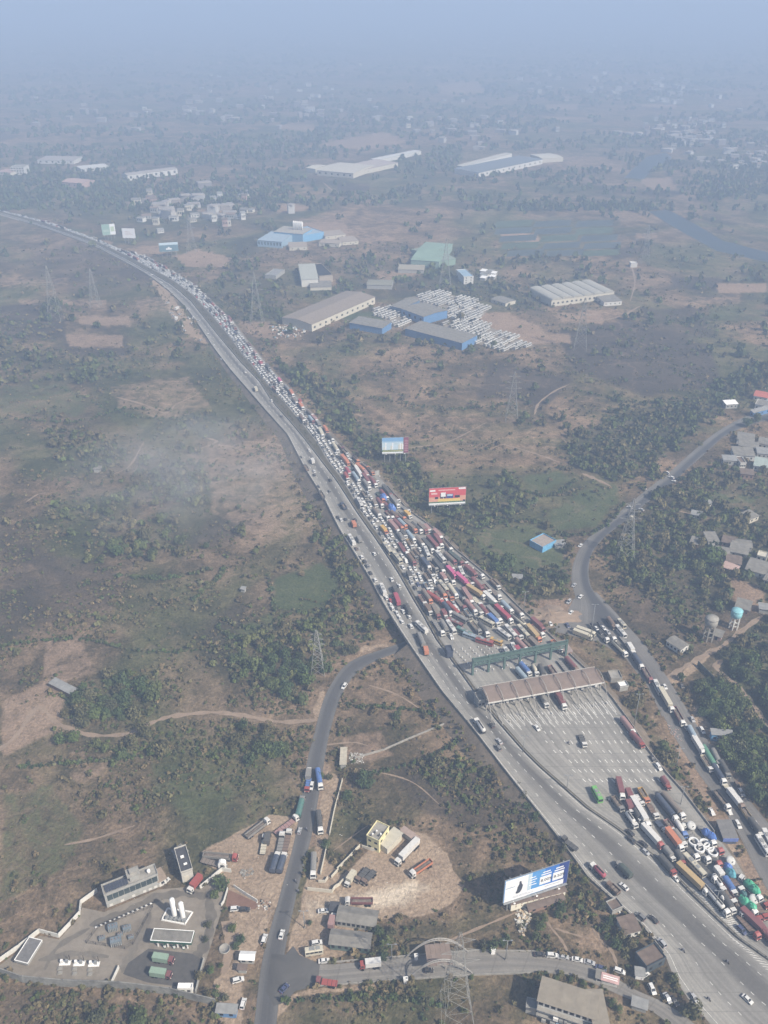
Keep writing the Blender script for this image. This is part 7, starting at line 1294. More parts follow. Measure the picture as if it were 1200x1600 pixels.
for x, y, l, on in [(951, 1252, 'motorcycle beside the bright green bus', True), (1067, 1486, 'motorcycle at the end of the crash barrier', True), (1107, 1562, 'motorcycle on the lower motorway edge', True), (479, 1297, 'motorcycle on the side road beside the silver car', 'f'), (462, 1378, 'motorcycle on the side road verge, upper', 'f'), (466, 1394, 'motorcycle on the side road verge, lower', 'f'), (1136, 1504, 'motorcycle in the middle of the lower motorway', True), (888, 1162, 'motorcycle on the open plaza near the median', True), (1110, 1178, 'motorcycle beside the cream tipper', 'f'), (1110, 1209, 'motorcycle beside the dark covered truck', 'f')]: moto(x, y, l, on)
# trucks between gantry and canopy, and leaving the booths
for rr, ff, kind, bc, cc, lab, L in [((816, 1036), (827, 1048), 'covered', 'blue', 'white', 'blue covered truck between gantry and canopy', 7.5), ((810, 1044), (824, 1060), 'covered', 'pale blue', 'grey', 'grey blue truck between gantry and canopy', 9), ((832, 1036), (840, 1050), 'mixer', 'cream', 'white', 'cream tank truck between gantry and canopy', 6), ((845, 1040), (850, 1052), 'covered', 'dark grey', 'grey', 'dark truck between gantry and canopy', 7.5), ((860, 1040), (870, 1054), 'open', 'pinkish', 'white', 'pinkish tipper between gantry and canopy', 7.5), ((875, 1030), (894, 1054), 'flatbed', 'grey', 'white', 'grey trailer between gantry and canopy', 12), ((886, 1026), (902, 1044), 'covered', 'maroon', 'brown', 'maroon covered truck between gantry and parapet', 9),
    ((870, 1080), (883, 1102), 'container', 'maroon', 'white', 'maroon container truck leaving the booths', 9), ((847, 1084), (855, 1099), 'covered', 'grey', 'white', 'grey truck leaving the booths', 6), ((908, 1146), (914, 1161), 'flatbed', 'dark grey', 'white', 'dark flatbed alone on the open plaza', 6)]: truck(rr, ff, kind, bc, cc, lab, True, L)
# --- landmark vehicles inside the jam
for rr, ff, kind, bc, cc, lab, L in [((533, 709), (546, 724), 'container', 'orange', 'orange', 'orange container truck in the far queue', 12), ((556, 722), (570, 733), 'covered', 'orange', 'orange', 'orange machine carrier at the verge of the far queue', 9), ((548, 717), (558, 730), 'tanker', 'cream', 'white', 'cream tanker beside the orange container', 9), ((540, 728), (548, 740), 'covered', 'crimson', 'white', 'crimson truck in the far queue', 8), ((538, 736), (545, 748), 'covered', 'red', 'white', 'red truck in the far queue', 8), ((551, 736), (562, 751), 'covered', 'pale blue', 'white', 'blue grey trailer in the far queue', 12), ((556, 729), (566, 744), 'container', 'white', 'white', 'white trailer in the far queue', 12), ((566, 737), (579, 756), 'container', 'maroon', 'white', 'maroon trailer below the orange carrier', 12), ((576, 741), (590, 759), 'covered', 'maroon', 'white', 'second maroon trailer nearest the verge sign', 11), ((568, 748), (578, 762), 'covered', 'grey', 'white', 'grey trailer beside the two maroon ones', 11),
    ((560, 690), (0, 0), '', '', '', '', 0) if False else ((506, 664), (512, 672), 'covered', 'orange', 'orange', 'orange truck far up the queue', 8), ((453, 608), (459, 617), 'container', 'orange', 'white', 'orange container far up the queue, upper', 9), ((467, 627), (475, 638), 'container', 'orange', 'white', 'orange container far up the queue, lower', 9), ((434, 588), (441, 598), 'covered', 'pink', 'white', 'pink truck far up the queue', 9), ((404, 562), (411, 571), 'covered', 'crimson', 'white', 'crimson truck far up the queue', 9), ((499, 668), (505, 680), 'container', 'cream', 'white', 'cream trailer far up the queue', 11), ((520, 690), (529, 704), 'covered', 'cream', 'white', 'cream covered trailer above the orange container', 11),
    ((596, 820), (605, 830), 'box', 'yellow', 'orange', 'yellow truck in the middle of the queue', 6), ((633, 797), (642, 805), 'box', 'yellow', 'white', 'yellow truck at the verge of the queue', 6), ((623, 843), (638, 866), 'flatbed', 'maroon', 'white', 'maroon flatbed mid queue', 13.5), ((668, 836), (687, 857), 'container', 'maroon', 'white', 'maroon container trailer near the verge, inner', 13.5), ((679, 833), (692, 852), 'container', 'maroon', 'white', 'maroon container trailer near the verge, outer', 11), ((691, 840), (707, 860), 'open', 'brown', 'white', 'brown trailer against the outer parapet', 11), ((699, 884), (713, 899), 'container', 'pink', 'pink', 'bright pink container, upper of two', 9), ((714, 895), (732, 911), 'container', 'pink', 'pink', 'bright pink container, lower of two', 11), ((733, 915), (755, 929), 'container', 'tan', 'white', 'tan container below the pink ones', 12), ((768, 940), (783, 946) , 'covered', 'dark green', 'white', 'dark green truck beside the crimson trailer', 7), ((774, 944), (801, 969), 'container', 'crimson', 'white', 'long crimson container trailer in the queue', 13.5), ((803, 960), (823, 976), 'tanker', 'cream', 'cream', 'big cream tank trailer near the parapet', 12), ((826, 977), (843, 996), 'container', 'tan', 'orange', 'tan container near the parapet', 11), ((833, 976), (848, 990), 'open', 'maroon', 'white', 'maroon trailer against the parapet behind the tan container', 9), ((752, 945), (763, 958), 'covered', 'maroon', 'white', 'maroon truck above the blue box', 8), ((765, 959), (779, 972), 'box', 'blue', 'white', 'blue box truck in the queue', 8), ((671, 925), (689, 937), 'covered', 'red', 'red', 'red fronted trailer of the queue', 11), ((700, 940), (716, 955), 'covered', 'red', 'red', 'red fronted bus like truck below the red trailer', 10), ((808, 1010), (816, 1020), 'box', 'crimson', 'white', 'crimson roofed truck at the gantry', 6), ((864, 1000), (876, 1014), 'open', 'orange', 'white', 'orange brown truck at the parapet by the gantry', 8), ((759, 925), (773, 938), 'box', 'white', 'white', 'white box trailer beside the tan container', 10)]:
    truck(rr, ff, kind, bc, cc, lab, True, L, near=False)
for rr, ff, c, lab in [((600, 846), (611, 862), 'cream', 'cream bus beside the median in the queue, upper'), ((614, 860), (627, 876), 'cream', 'cream bus beside the median in the queue, lower'), ((559, 776), (566, 790), 'white', 'white bus far up the queue'), ((664, 853), (670, 867), 'white', 'white bus mid queue below the maroon trailers'), ((682, 859), (695, 874), 'white', 'white bus below the maroon trailers near the verge'), ((718, 884), (724, 897), 'white', 'white bus in the gap beside the pink containers'), ((714, 978), (737, 990), 'teal', 'green white bus at the front of the queue'), ((778, 980), (797, 994), 'white', 'white bus beside the fan of queues'), ((722, 986), (757, 998), 'pale blue', 'blue grey bus pointing at the yellow one'), ((744, 995), (771, 1003), 'red', 'red and white bus at the head of the queue'), ((768, 996), (784, 1002), 'yellow', 'yellow bus at the head of the queue'), ((750, 962), (772, 974), 'cream', 'cream bus in the fan of queues'), ((789, 1011), (796, 1022), 'white', 'white bus at the green gantry'), ((800, 1003), (807, 1016), 'white', 'white bus beside the crimson roofed truck'), ((700, 965), (722, 975), 'maroon', 'maroon bus in the fan of queues'), ((707, 955), (730, 968), 'grey', 'grey bus in the fan of queues')]: bus(rr, ff, c, lab)

# --- the rest of the jam: lanes filled from the toll upwards
def lane_geo(y):
    a, b = hp(0, y), hp(1, y); t = (hp(.5, y + 3) - hp(.5, y - 3)); t.z = 0; t.normalize(); c = b - a; w = abs(c.x * t.y - c.y * t.x); return w
CAND = []
KT = ['open', 'covered', 'container', 'flatbed', 'box', 'tanker']; KP = [.26, .28, .17, .13, .1, .06]
TCOL = ['maroon', 'brown', 'grey brown', 'grey', 'dark grey', 'pinkish', 'white', 'cream', 'dark blue', 'pale blue', 'red', 'orange', 'tan', 'dark green']; TP = np.array([.17, .15, .17, .14, .16, .07, .035, .04, .035, .03, .02, .012, .013, .01]); TP = TP / TP.sum()
CC = ['white', 'silver', 'grey', 'black', 'red', 'dark blue', 'brown']; CPB = [.62, .13, .08, .08, .03, .03, .03]
grid = {}
def free(x, y, h):
    gx, gy = int(x // 20), int(y // 20)
    for i in (-1, 0, 1):
        for j in (-1, 0, 1):
            for (a, b, c) in grid.get((gx + i, gy + j), ()):
                if (a - x) ** 2 + (b - y) ** 2 < (h + c) ** 2: return False
    return True
def mark(x, y, h, ang):                                # long things as a string of circles
    n = max(1, int(h / 1.5)); r_ = 1.35
    for k in range(n):
        d = (k - (n - 1) / 2) * (2 * h / n); q = (x + d * math.cos(ang), y + d * math.sin(ang), r_); grid.setdefault((int(q[0] // 20), int(q[1] // 20)), []).append(q)
for (x, y, h) in PLACED:
    px_, py_ = proj((x, y, zh(900))); mark(x, y, h, flow(px_, py_, True))
def can(x, y, h, ang):
    n = max(1, int(h / 1.5))
    return all(free(x + (k - (n - 1) / 2) * (2 * h / n) * math.cos(ang), y + (k - (n - 1) / 2) * (2 * h / n) * math.sin(ang), 1.30) for k in range(n))
LW = 3.3
for k in range(30):
    y = 1012.0; held = None
    while y > 328:
        w = lane_geo(y); off = (k + .62) * LW
        if off > w - 1.3: y -= 2.0; continue
        u = off / w; p = hp(u, y); pa, pb = hp(u, y - 2), hp(u, y + 2); ang = hd(pa, pb); mpp = (pb - pa).length / 4
        skip = 0.10
        if y > 985 and u < .16 + (y - 985) * .018: skip = 1.0
        if y < 960 and y > 790 and u > .93 - .05 * math.sin(y * .05): skip = .75
        if 742 < y < 800 and u > .45: skip = .55
        pt = np.clip((u - .10) * 2.2, 0.02, .97) if y > 760 else (np.clip((u - .62) * 2.0, .03, .85) if y < 640 else np.clip((u - .38) * 1.7, .04, .9))
        if y > 930: pt = max(pt, .72)
        pick_new = held is None or held[3] > 9
        if not pick_new: kd, h, gap, tries, L = held; held = (kd, h, gap, tries + 1, L)
        elif rng.random() < pt:
            kd = KT[rng.choice(6, p=KP)] if rng.random() > .035 else 'bus'; L = {'open': rng.choice([6., 7.5, 9.]), 'covered': rng.choice([7.5, 9., 10.5]), 'container': rng.choice([9., 12.]), 'flatbed': rng.choice([7.5, 9., 12.]), 'box': rng.choice([4.5, 6.]), 'tanker': rng.choice([7.5, 9.]), 'bus': 11.0}[kd]; h = L / 2 + (1.5 if kd != 'bus' else 0); gap = 1.2
        else: kd = 'car'; h = 2.1; gap = rng.uniform(.9, 2.6)
        if pick_new: held = (kd, h, gap, 0, L if kd != 'car' else 0)
        lat = rng.normal(0, .28); q = Vector((p.x - math.sin(ang) * lat, p.y + math.cos(ang) * lat, zh(y)))
        jit = rng.normal(0, .03)
        if rng.random() > skip and can(q.x, q.y, h, ang): CAND.append((y, q, ang + jit, kd, float(L) if kd != 'car' else 0)); mark(q.x, q.y, h, ang); held = None; y -= (2 * h + gap) / mpp
        else: y -= 2.5 / mpp
CAND.sort(key=lambda c: -c[0]); nc = nt = nb = 0; FAR = []
for (y, q, ang, kd, L) in CAND:
    if kd == 'car':
        nc += 1
        if nc <= 205: c = CC[rng.choice(7, p=CPB)]; kk = ['hatchback', 'saloon', 'suv', 'van'][rng.choice(4, p=[.4, .3, .24, .06])]; o = make_car(q, ang, kk, c, False, None); VEH.append([o, f"{c} {'van' if kk == 'van' else 'car'}", 'cars packed in the toll queue'])
        else: FAR.append((q, ang, 'car', 0))
    elif kd == 'bus':
        nb += 1
        if nb <= 30: c = ['white', 'cream', 'maroon', 'pale blue'][rng.choice(4, p=[.6, .2, .1, .1])]; o = make_bus(q, ang, c, L, None); VEH.append([o, c + ' bus', 'buses packed in the toll queue'])
        else: FAR.append((q, ang, 'bus', L))
    else:
        nt += 1
        if nt <= 172: c = TCOL[rng.choice(len(TCOL), p=TP)]; cc = 'white' if rng.random() < .62 else ('maroon' if rng.random() < .4 else 'orange' if rng.random() < .4 else 'grey'); o = make_truck(q, ang, kd, c, cc, L, False); VEH.append([o, c + ' ' + NAMES[kd], 'trucks packed in the toll queue'])
        else: FAR.append((q, ang, kd, L))
print('jam', nc, nt, nb, len(FAR))
# farther traffic than the individuals: one joined mesh of real little vehicles
fv = []; ff = []; fc = []
def fbox(T_, x0, x1, y0, y1, z0, z1, c, tx=0.0):
    n = len(fv)
    for z, s in ((z0, 0), (z1, tx)):
        for x, y in ((x0 + s, y0 + s * .4), (x1 - s, y0 + s * .4), (x1 - s, y1 - s * .4), (x0 + s, y1 - s * .4)): v = T_ @ Vector((x, y, z)); fv.append(tuple(v)); fc.append((*c, 1))
    for f in ((4, 5, 6, 7), (0, 1, 5, 4), (1, 2, 6, 5), (2, 3, 7, 6), (3, 0, 4, 7)): ff.append(tuple(n + i for i in f))
for (q, ang, kd, L) in FAR:
    T_ = Matrix.Translation(q) @ Matrix.Rotation(ang, 4, 'Z')
    if kd == 'car': c = CARCOL[CC[rng.choice(7, p=CPB)]]; fbox(T_, -2, 2, -.85, .85, .25, .95, c); fbox(T_, -1.6, .95, -.8, .8, .9, 1.38, (.02, .025, .03), .35); fbox(T_, -1.2, .5, -.68, .68, 1.38, 1.5, c)
    elif kd == 'bus': fbox(T_, -L / 2, L / 2, -1.25, 1.25, .4, 1.8, TC['white']); fbox(T_, -L / 2 + .1, L / 2, -1.22, 1.22, 1.8, 2.6, (.03, .03, .035)); fbox(T_, -L / 2, L / 2 - .1, -1.25, 1.25, 2.6, 3.15, TC['white'])
    else:
        c = TC[TCOL[rng.choice(len(TCOL), p=TP)]]; cc = TC['white'] if rng.random() < .6 else c; hgt = {'container': 3.85, 'covered': 3.5, 'tanker': 3.3, 'open': 2.4, 'flatbed': 1.4, 'box': 3.4}[kd]
        fbox(T_, -L / 2 - 1.2, L / 2 - 1.4, -1.22, 1.22, 1.0, hgt, c, .0); fbox(T_, -L / 2 - 1, L / 2 + 1, -1.0, 1.0, .3, 1.0, (.03, .03, .03)); fbox(T_, L / 2 - 1.1, L / 2 + 1.0, -1.2, 1.2, .6, 2.7, cc, .12); fbox(T_, L / 2 + .95, L / 2 + 1.04, -1.05, 1.05, 1.6, 2.4, (.02, .02, .03))
ME_CAR = attr_mat('distant_vehicle_paint', .5)
fm = np_mesh('distant_traffic', fv, ff, cols=fc); fm.materials.append(ME_CAR); 
tag(put('distant_traffic', fm), 'stream of distant cars and trucks queuing back to the far bend', kind='stuff')
# lay-by vehicles by the far bend
for k, (x, y) in enumerate([(237, 430), (251, 442), (257, 450), (276, 500), (285, 510), (300, 507), (268, 490), (272, 495), (294, 484), (277, 484), (281, 492), (302, 497), (326, 524), (335, 541), (314, 532), (346, 563), (262, 474), (288, 517), (310, 502), (295, 498)]):
    p = G(x, y, .1); c = ['white', 'white', 'silver', 'white'][k % 4]
    if k in (3, 9): o = make_truck(p, rng.uniform(-2, 2), 'box', 'white', 'white', 6.0, False); VEH.append([o, 'white box truck', 'vehicles in the far lay-by'])
    else: o = make_car(p, rng.uniform(-2, 2), 'suv', c, False, None); VEH.append([o, c + ' car', 'vehicles in the far lay-by'])
# bus depot
DEP = [[(630, 466), (688, 455), (768, 480), (742, 505), (704, 495), (664, 478)], [(688, 506), (735, 498), (836, 541), (790, 549), (735, 534)], [(580, 486), (626, 478), (644, 500), (628, 514), (604, 502)]]
BLD = [[(546, 500), (560, 488), (612, 508), (600, 524)], [(610, 480), (640, 462), (692, 484), (690, 500), (662, 502)], [(630, 514), (666, 500), (726, 528), (722, 542)]]
oa = G(690, 505); rowdir = hd(G(740, 540), G(780, 522)); ndep = 0; c_, s_ = math.cos(rowdir), math.sin(rowdir); perp = (-s_, c_)
for i in range(-60, 61):
    for j in range(-16, 17):
        x, y = oa.x + j * 12.2 * c_ + i * 5.6 * perp[0], oa.y + j * 12.2 * s_ + i * 5.6 * perp[1]; a_, b_ = proj((x, y, 0))
        if any(inpoly([a_], [b_], q)[0] for q in BLD) or not any(inpoly([a_], [b_], q)[0] for q in DEP) or rng.random() < .20 or ndep >= 210: continue
        VEH.append([make_bus(Vector((x + rng.normal(0, .5), y + rng.normal(0, .2), .08)), rowdir + (math.pi if j % 2 else 0), 'white', 11.0, None, 'buses parked in the depot', simple=True), 'white depot bus', 'buses parked in the depot']); VEH[-1][0].children[0].color = (*(np.array((.66, .65, .61)) * rng.uniform(.62, 1.05)), 1); ndep += 1
print('depot', ndep)
for q in DEP: sheet('depot_yard', q, M_YARD, .055, False)
# ================================================================ VEGETATION
ALLEX = [p for p in EXCL if len(p) > 2]
def excluded(px, py):
    m = np.zeros(px.shape, bool)
    for p in ALLEX:
        a = np.array(p); x0, y0 = a.min(0); x1, y1 = a.max(0); k = np.where((px >= x0) & (px <= x1) & (py >= y0) & (py <= y1) & ~m)[0]
        if len(k): m[k] |= inpoly(px[k], py[k], p)
    return m
def leaf_cloud(n, seed, lobes, size, flat=.75, trunk=False):
    r_ = np.random.default_rng(seed); L = []
    for k in range(lobes):
        a = r_.uniform(0, 6.28); d = r_.uniform(.0, .62) if k else 0; L.append((d * math.cos(a), d * math.sin(a), .62 + r_.uniform(-.22, .22), r_.uniform(.30, .55)))
    v = np.zeros((n * 4, 3)); c = np.zeros((n * 4, 4)); shade = r_.uniform(.7, 1.3, len(L))
    for i in range(n):
        j = r_.integers(len(L)); lx, ly, lz, lr = L[j]; d = r_.normal(size=3); d /= np.linalg.norm(d); rad = lr * r_.uniform(.55, 1.05) ; ctr = np.array([lx, ly, lz]) + d * rad * np.array([1, 1, flat])
        nrm = d + r_.normal(size=3) * .55; nrm[2] = abs(nrm[2]) * .8 + .25; nrm /= np.linalg.norm(nrm); t = np.cross(nrm, r_.normal(size=3)); t /= np.linalg.norm(t); b = np.cross(nrm, t); s = size * r_.uniform(.6, 1.35)
        for k, (p, q) in enumerate(((-1, -.7), (1, -.5), (.8, .8), (-.7, 1))): v[i * 4 + k] = ctr + t * p * s * .5 + b * q * s * .5
        c[i * 4:i * 4 + 4, :3] = shade[j] * r_.uniform(.75, 1.25); c[i * 4:i * 4 + 4, 3] = 1
    return v, np.arange(n * 4).reshape(n, 4), c
GREENS = np.array([(.052, .068, .032), (.044, .060, .032), (.068, .078, .036), (.074, .070, .042), (.056, .074, .030), (.080, .074, .046)])
def trunk_mesh(seed):
    r_ = np.random.default_rng(seed); m = MB(); m.lathe([(.055, 0), (.035, .3), (.022, .55)], 7)
    for k in range(4): a = k * 1.57 + r_.uniform(-.4, .4); m.bar((0, 0, .32 + .05 * k), (.38 * math.cos(a), .38 * math.sin(a), .62 + .08 * k), .03)
    return m.mesh('trunk', BARK)
TREE = []
for k in range(7):
    v, f, c = leaf_cloud(520, 40 + k, 8 + k % 3, .15); cc = c.copy(); cc[:, :3] *= GREENS[k % 6]; me = np_mesh('crown', v, f, cols=cc); me.materials.append(LEAF); TREE.append((me, trunk_mesh(k)))
LOD = {k: [leaf_cloud(n, 60 + q + 10 * k, lb, sz) for q in range(4)] for k, (n, lb, sz) in enumerate([(130, 6, .27), (46, 5, .42), (16, 3, .68)])}
SHR = {k: [leaf_cloud(n, 160 + q + 10 * k, lb, sz, .6) for q in range(5)] for k, (n, lb, sz) in enumerate([(34, 4, .42), (14, 3, .62), (7, 2, .85)])}
# trees: hand-placed notable ones, then by the density of the woods
HAND = [(345, 1388, 15), (338, 1402, 9), (326, 1448, 8), (322, 1472, 7), (365, 1455, 8), (378, 1470, 9), (328, 1520, 8), (312, 1528, 9), (345, 1512, 6), (325, 1555, 9), (352, 1562, 8), (368, 1480, 7), (509, 1321, 9), (485, 1444, 5), (590, 1462, 11), (602, 1478, 12), (578, 1452, 8), (612, 1460, 9), (598, 1496, 8), (500, 1216, 8), (514, 1218, 7),
    (843, 1450, 12), (836, 1468, 9), (848, 1436, 8), (878, 1424, 12), (868, 1432, 8), (770, 1485, 13), (755, 1482, 9), (785, 1478, 8), (953, 1440, 9), (945, 1455, 9), (970, 1465, 10), (960, 1480, 10), (985, 1480, 10), (940, 1420, 8), (955, 1568, 9), (965, 1580, 8), (845, 1532, 6), (868, 1530, 6), (890, 1532, 6), (910, 1536, 6), (830, 1540, 7), (1052, 1528, 7), (818, 1250, 10), (824, 1266, 9), (835, 1280, 9), (808, 1234, 8), (902, 1365, 8), (912, 1380, 8), (880, 1330, 8),
    (790, 888, 19), (778, 895, 12), (185, 868, 13), (228, 842, 13), (322, 858, 7), (1102, 880, 22), (1090, 892, 14), (1118, 888, 13), (1180, 660, 10), (1168, 668, 9), (1140, 1090, 10), (1130, 1180, 16), (1142, 1192, 14), (1125, 1165, 10), (1155, 1205, 13), (1175, 1222, 14), (1190, 1240, 13), (1130, 1085, 14), (1118, 1108, 15), (1105, 1095, 14), (1096, 1078, 10), (1122, 1130, 12), (1100, 1120, 12), (1062, 1062, 8), (1140, 1152, 8), (960, 1262, 0)]
TT_ = [(x, y, s) for x, y, s in HAND if s > 0]
n = 26000; tx, ty = rng.uniform(-30, 1230, n), 1620 - 1320 * rng.random(n) ** 1.0; wd = zone(Z_WOOD, tx, ty, 14); q = GA(tx, ty, 0); cl = fnoise(q[:, 0] / 45, q[:, 1] / 45)
bg_d = np.where(ty > 900, .004, np.where(ty > 560, .02, .20)); pr_t = np.maximum(wd * np.clip((cl - .32) * 4.5, .05, 1), bg_d * np.clip((cl - .42) * 5, 0, 1))
grn = zone(Z_GREEN, tx, ty, 4) + zone(Z_PALE, tx, ty, 4); keep = (rng.random(n) < pr_t * .95) & (grn < .35) & (zone(Z_DIRT + Z_SAND, tx, ty, 4) < .4) & ~excluded(tx, ty)
for x, y in zip(tx[keep], ty[keep]): TT_.append((x, y, None))
TT_.sort(key=lambda t: -t[1]); seen = 0; TREES = []; rest = []; pgrid = {}
for x, y, s in TT_:
    p = G(x, y); d = (p - Vector((0, 0, CAMH))).length; rad = (s / scale_at(x, y)) if s else rng.uniform(2.6, 5.2) * (1.0 if y > 620 else 1.25)
    if not s:
        kx = (int(p.x // 5), int(p.y // 5))
        if pgrid.get(kx, 0) >= 1: continue
        pgrid[kx] = 1
    if seen < 285 and y > 600 or s: TREES.append((p, rad, x, y)); seen += 1
    else: rest.append((p, rad, x, y))
TOBJ = []
for i, (p, rad, x, y) in enumerate(TREES):
    me, tk = TREE[rng.integers(7)]; e = empty('tree', p, rng.uniform(0, 6.28)); hs = rad * rng.uniform(1.35, 1.7); e.scale = (rad * 1.15, rad * 1.15, hs); put('crown', me, e); put('trunk', tk, e); TOBJ.append(e)
def bake(items, lods, name, label, tint):
    V, F, C = [], [], []; n0 = 0
    for (p, rad, y, h, lod, q, col) in items:
        v, f, c = lods[lod][q]; a = rng.uniform(0, 6.28); ca, sa = math.cos(a), math.sin(a); vv = np.empty_like(v)
        vv[:, 0] = (v[:, 0] * ca - v[:, 1] * sa) * rad + p[0]; vv[:, 1] = (v[:, 0] * sa + v[:, 1] * ca) * rad + p[1]; vv[:, 2] = v[:, 2] * h + p[2]
        c2 = c.copy(); c2[:, :3] *= col; V.append(vv); F.append(f + n0); C.append(c2); n0 += len(v)
    if not V: return
    me = np_mesh(name, np.concatenate(V), np.concatenate(F), cols=np.concatenate(C)); me.materials.append(LEAF); tag(put(name, me), label, kind='stuff'); print(name, n0 // 4)
it = []
for (p, rad, x, y) in rest:
    lod = 0 if y > 750 else (1 if y > 480 else 2); it.append((p, rad * 1.1, y, rad * rng.uniform(1.25, 1.6), lod, rng.integers(4), GREENS[rng.integers(6)] * rng.uniform(.75, 1.2)))
bake(it, LOD, 'woodland', 'dark trees massed over the middle distance', None)
# far woods: broad tree clumps fading into the haze
n = 13000; fx, fy = rng.uniform(-60, 1260, n), 330 - 300 * rng.random(n) ** 1.25; q = GA(fx, fy, 0); cl = fnoise(q[:, 0] / 320, q[:, 1] / 150); k = (rng.random(n) < np.clip((cl - .38) * 5, .04, 1)) & (zone(Z_WATER, fx, fy, 3) < .5) & ~excluded(fx, fy) & (zone(Z_PALE, fx, fy, 4) < .4)
it = []
for x, y in zip(fx[k], fy[k]): p = G(x, y); rad = rng.uniform(4, 8) * (1 + max(0, 250 - y) / 150); it.append((p, rad, y, rng.uniform(6, 11), 2, rng.integers(4), GREENS[rng.integers(6)] * rng.uniform(.75, 1.1)))
bake(it, LOD, 'far_woods', 'tree clumps of the far plain fading into haze', None)
# scrub: bushes and tussocks
n = 110000; sx, sy = rng.uniform(-40, 1240, n), rng.uniform(380, 1640, n); q = GA(sx, sy, 0); cl = fnoise(q[:, 0] / 30, q[:, 1] / 30); c2 = fnoise(q[:, 0] / 9 + 40, q[:, 1] / 9); wd = zone(Z_WOOD, sx, sy, 22); gr = zone(Z_GREEN, sx, sy, 5); pl = zone(Z_PALE, sx, sy, 5)
dens = np.clip((cl - .40) * 4.0, .06, .9) * (.35 + 1.3 * np.clip((c2 - .4) * 3, 0, 1)) + .5 * wd; dens *= (1 - .8 * np.clip(gr * 1.3, 0, 1)) * (1 - .85 * np.clip(pl * 1.3, 0, 1)); k = (rng.random(n) < dens * .8) & ~excluded(sx, sy) & (zone(Z_DIRT + Z_SAND, sx, sy, 4) < .4)
it = []; BR = np.array([(.098, .080, .054), (.086, .074, .048), (.068, .066, .040), (.060, .068, .036), (.108, .088, .060), (.070, .072, .042)])
for x, y, w_ in zip(sx[k], sy[k], wd[k]):
    p = G(x, y); rad = (rng.gamma(2.6, .34) + .30) * (1.0 + .5 * w_) * (1 + max(0, 900 - y) / 900); lod = 0 if y > 1100 else (1 if y > 700 else 2); pal = (BR if rng.random() > .25 + 1.1 * w_ else GREENS)[rng.integers(6)]
    it.append((p, rad, y, rad * rng.uniform(.7, 1.1), lod, rng.integers(5), pal * rng.uniform(.75, 1.15)))
bake(it, SHR, 'shrubbery', 'low brown and olive scrub scattered over the land', None)
# hedgerows along old field edges
it = []
for pts in [[(330, 960), (400, 985), (455, 960), (540, 955)], [(0, 655), (120, 660), (200, 640), (330, 650)], [(90, 605), (200, 650), (320, 655)], [(180, 900), (260, 905), (330, 890)], [(300, 940), (340, 905), (350, 890)], [(340, 980), (370, 1000), (440, 995)], [(740, 825), (830, 815), (890, 840)], [(760, 895), (880, 895)], [(820, 770), (860, 775), (900, 752)], [(845, 838), (930, 832), (975, 790)], [(1100, 505), (1200, 508)], [(640, 905), (620, 860), (560, 800)], [(0, 1010), (120, 1000), (240, 1020), (380, 1010)], [(30, 1200), (160, 1190), (300, 1175), (450, 1180)], [(560, 1215), (660, 1190), (730, 1150)], [(540, 1105), (640, 1110), (720, 1130)], [(900, 610), (1000, 630), (1080, 620)], [(560, 620), (700, 640), (800, 632)], [(0, 520), (140, 560), (300, 560)], [(820, 480), (960, 520), (1100, 600)], [(420, 900), (430, 960)], [(440, 1565), (600, 1560), (700, 1575)]]:
    sl_ = smooth_line(pts, 40)
    for x, y in sl_:
        if rng.random() < .75:
            p = G(x + rng.normal(0, 1.6), y + rng.normal(0, 1.0)); r_ = rng.uniform(.8, 2.4); it.append((p, r_, y, r_ * rng.uniform(.9, 1.4), 0 if y > 1000 else 1, rng.integers(5), GREENS[rng.integers(6)] * rng.uniform(.8, 1.15)))
bake(it, SHR, 'hedgerow_shrubbery', 'bushy hedgerows along old field edges', None)
# thin smoke drifting low over the burning grass beside the motorway
# bushes on the embankment slopes and the median strip
it = []
for y in np.arange(400, 1480, .8):
    for pl_, s in ((L1, -1), (R2, 1)):
        if s > 0 and y > 1000: continue
        if rng.random() < .55:
            m = (3.5 + rng.random() * 12) * (1 if y > 700 else 1.2); a_ = hp(0, y, pl_, pl_); t_ = hp(0, y + 3, pl_, pl_) - hp(0, y - 3, pl_, pl_); nn = Vector((-t_.y, t_.x, 0)).normalized() * (m * -s if False else m)
            q1 = a_ + nn; q2 = a_ - nn; x1 = proj((q1.x, q1.y, 0))[0]; x2 = proj((q2.x, q2.y, 0))[0]; q = (q1 if (x1 < x2) == (s < 0) else q2); zt = max(0.0, zh(y) * (1 - m / 9.6)); r_ = rng.gamma(2.5, .42) + .3
            if 955 < y < 1010 and s < 0: continue
            it.append(((q.x, q.y, zt - .2), r_, y, r_ * rng.uniform(.8, 1.3), 0 if y > 1000 else 1, rng.integers(5), (GREENS if rng.random() < .5 else BR)[rng.integers(6)] * rng.uniform(.8, 1.2)))
for y in np.arange(380, 700, 1.3):
    if rng.random() < .5: q = hp(rng.uniform(.3, .7), y, M1, M2); r_ = rng.uniform(.5, 1.1); it.append(((q.x, q.y, q.z - .2), r_, y, r_ * 1.2, 1, rng.integers(5), GREENS[rng.integers(6)]))
bake(it, SHR, 'verge_shrubbery', 'bushes growing on the embankment slopes and median', None)

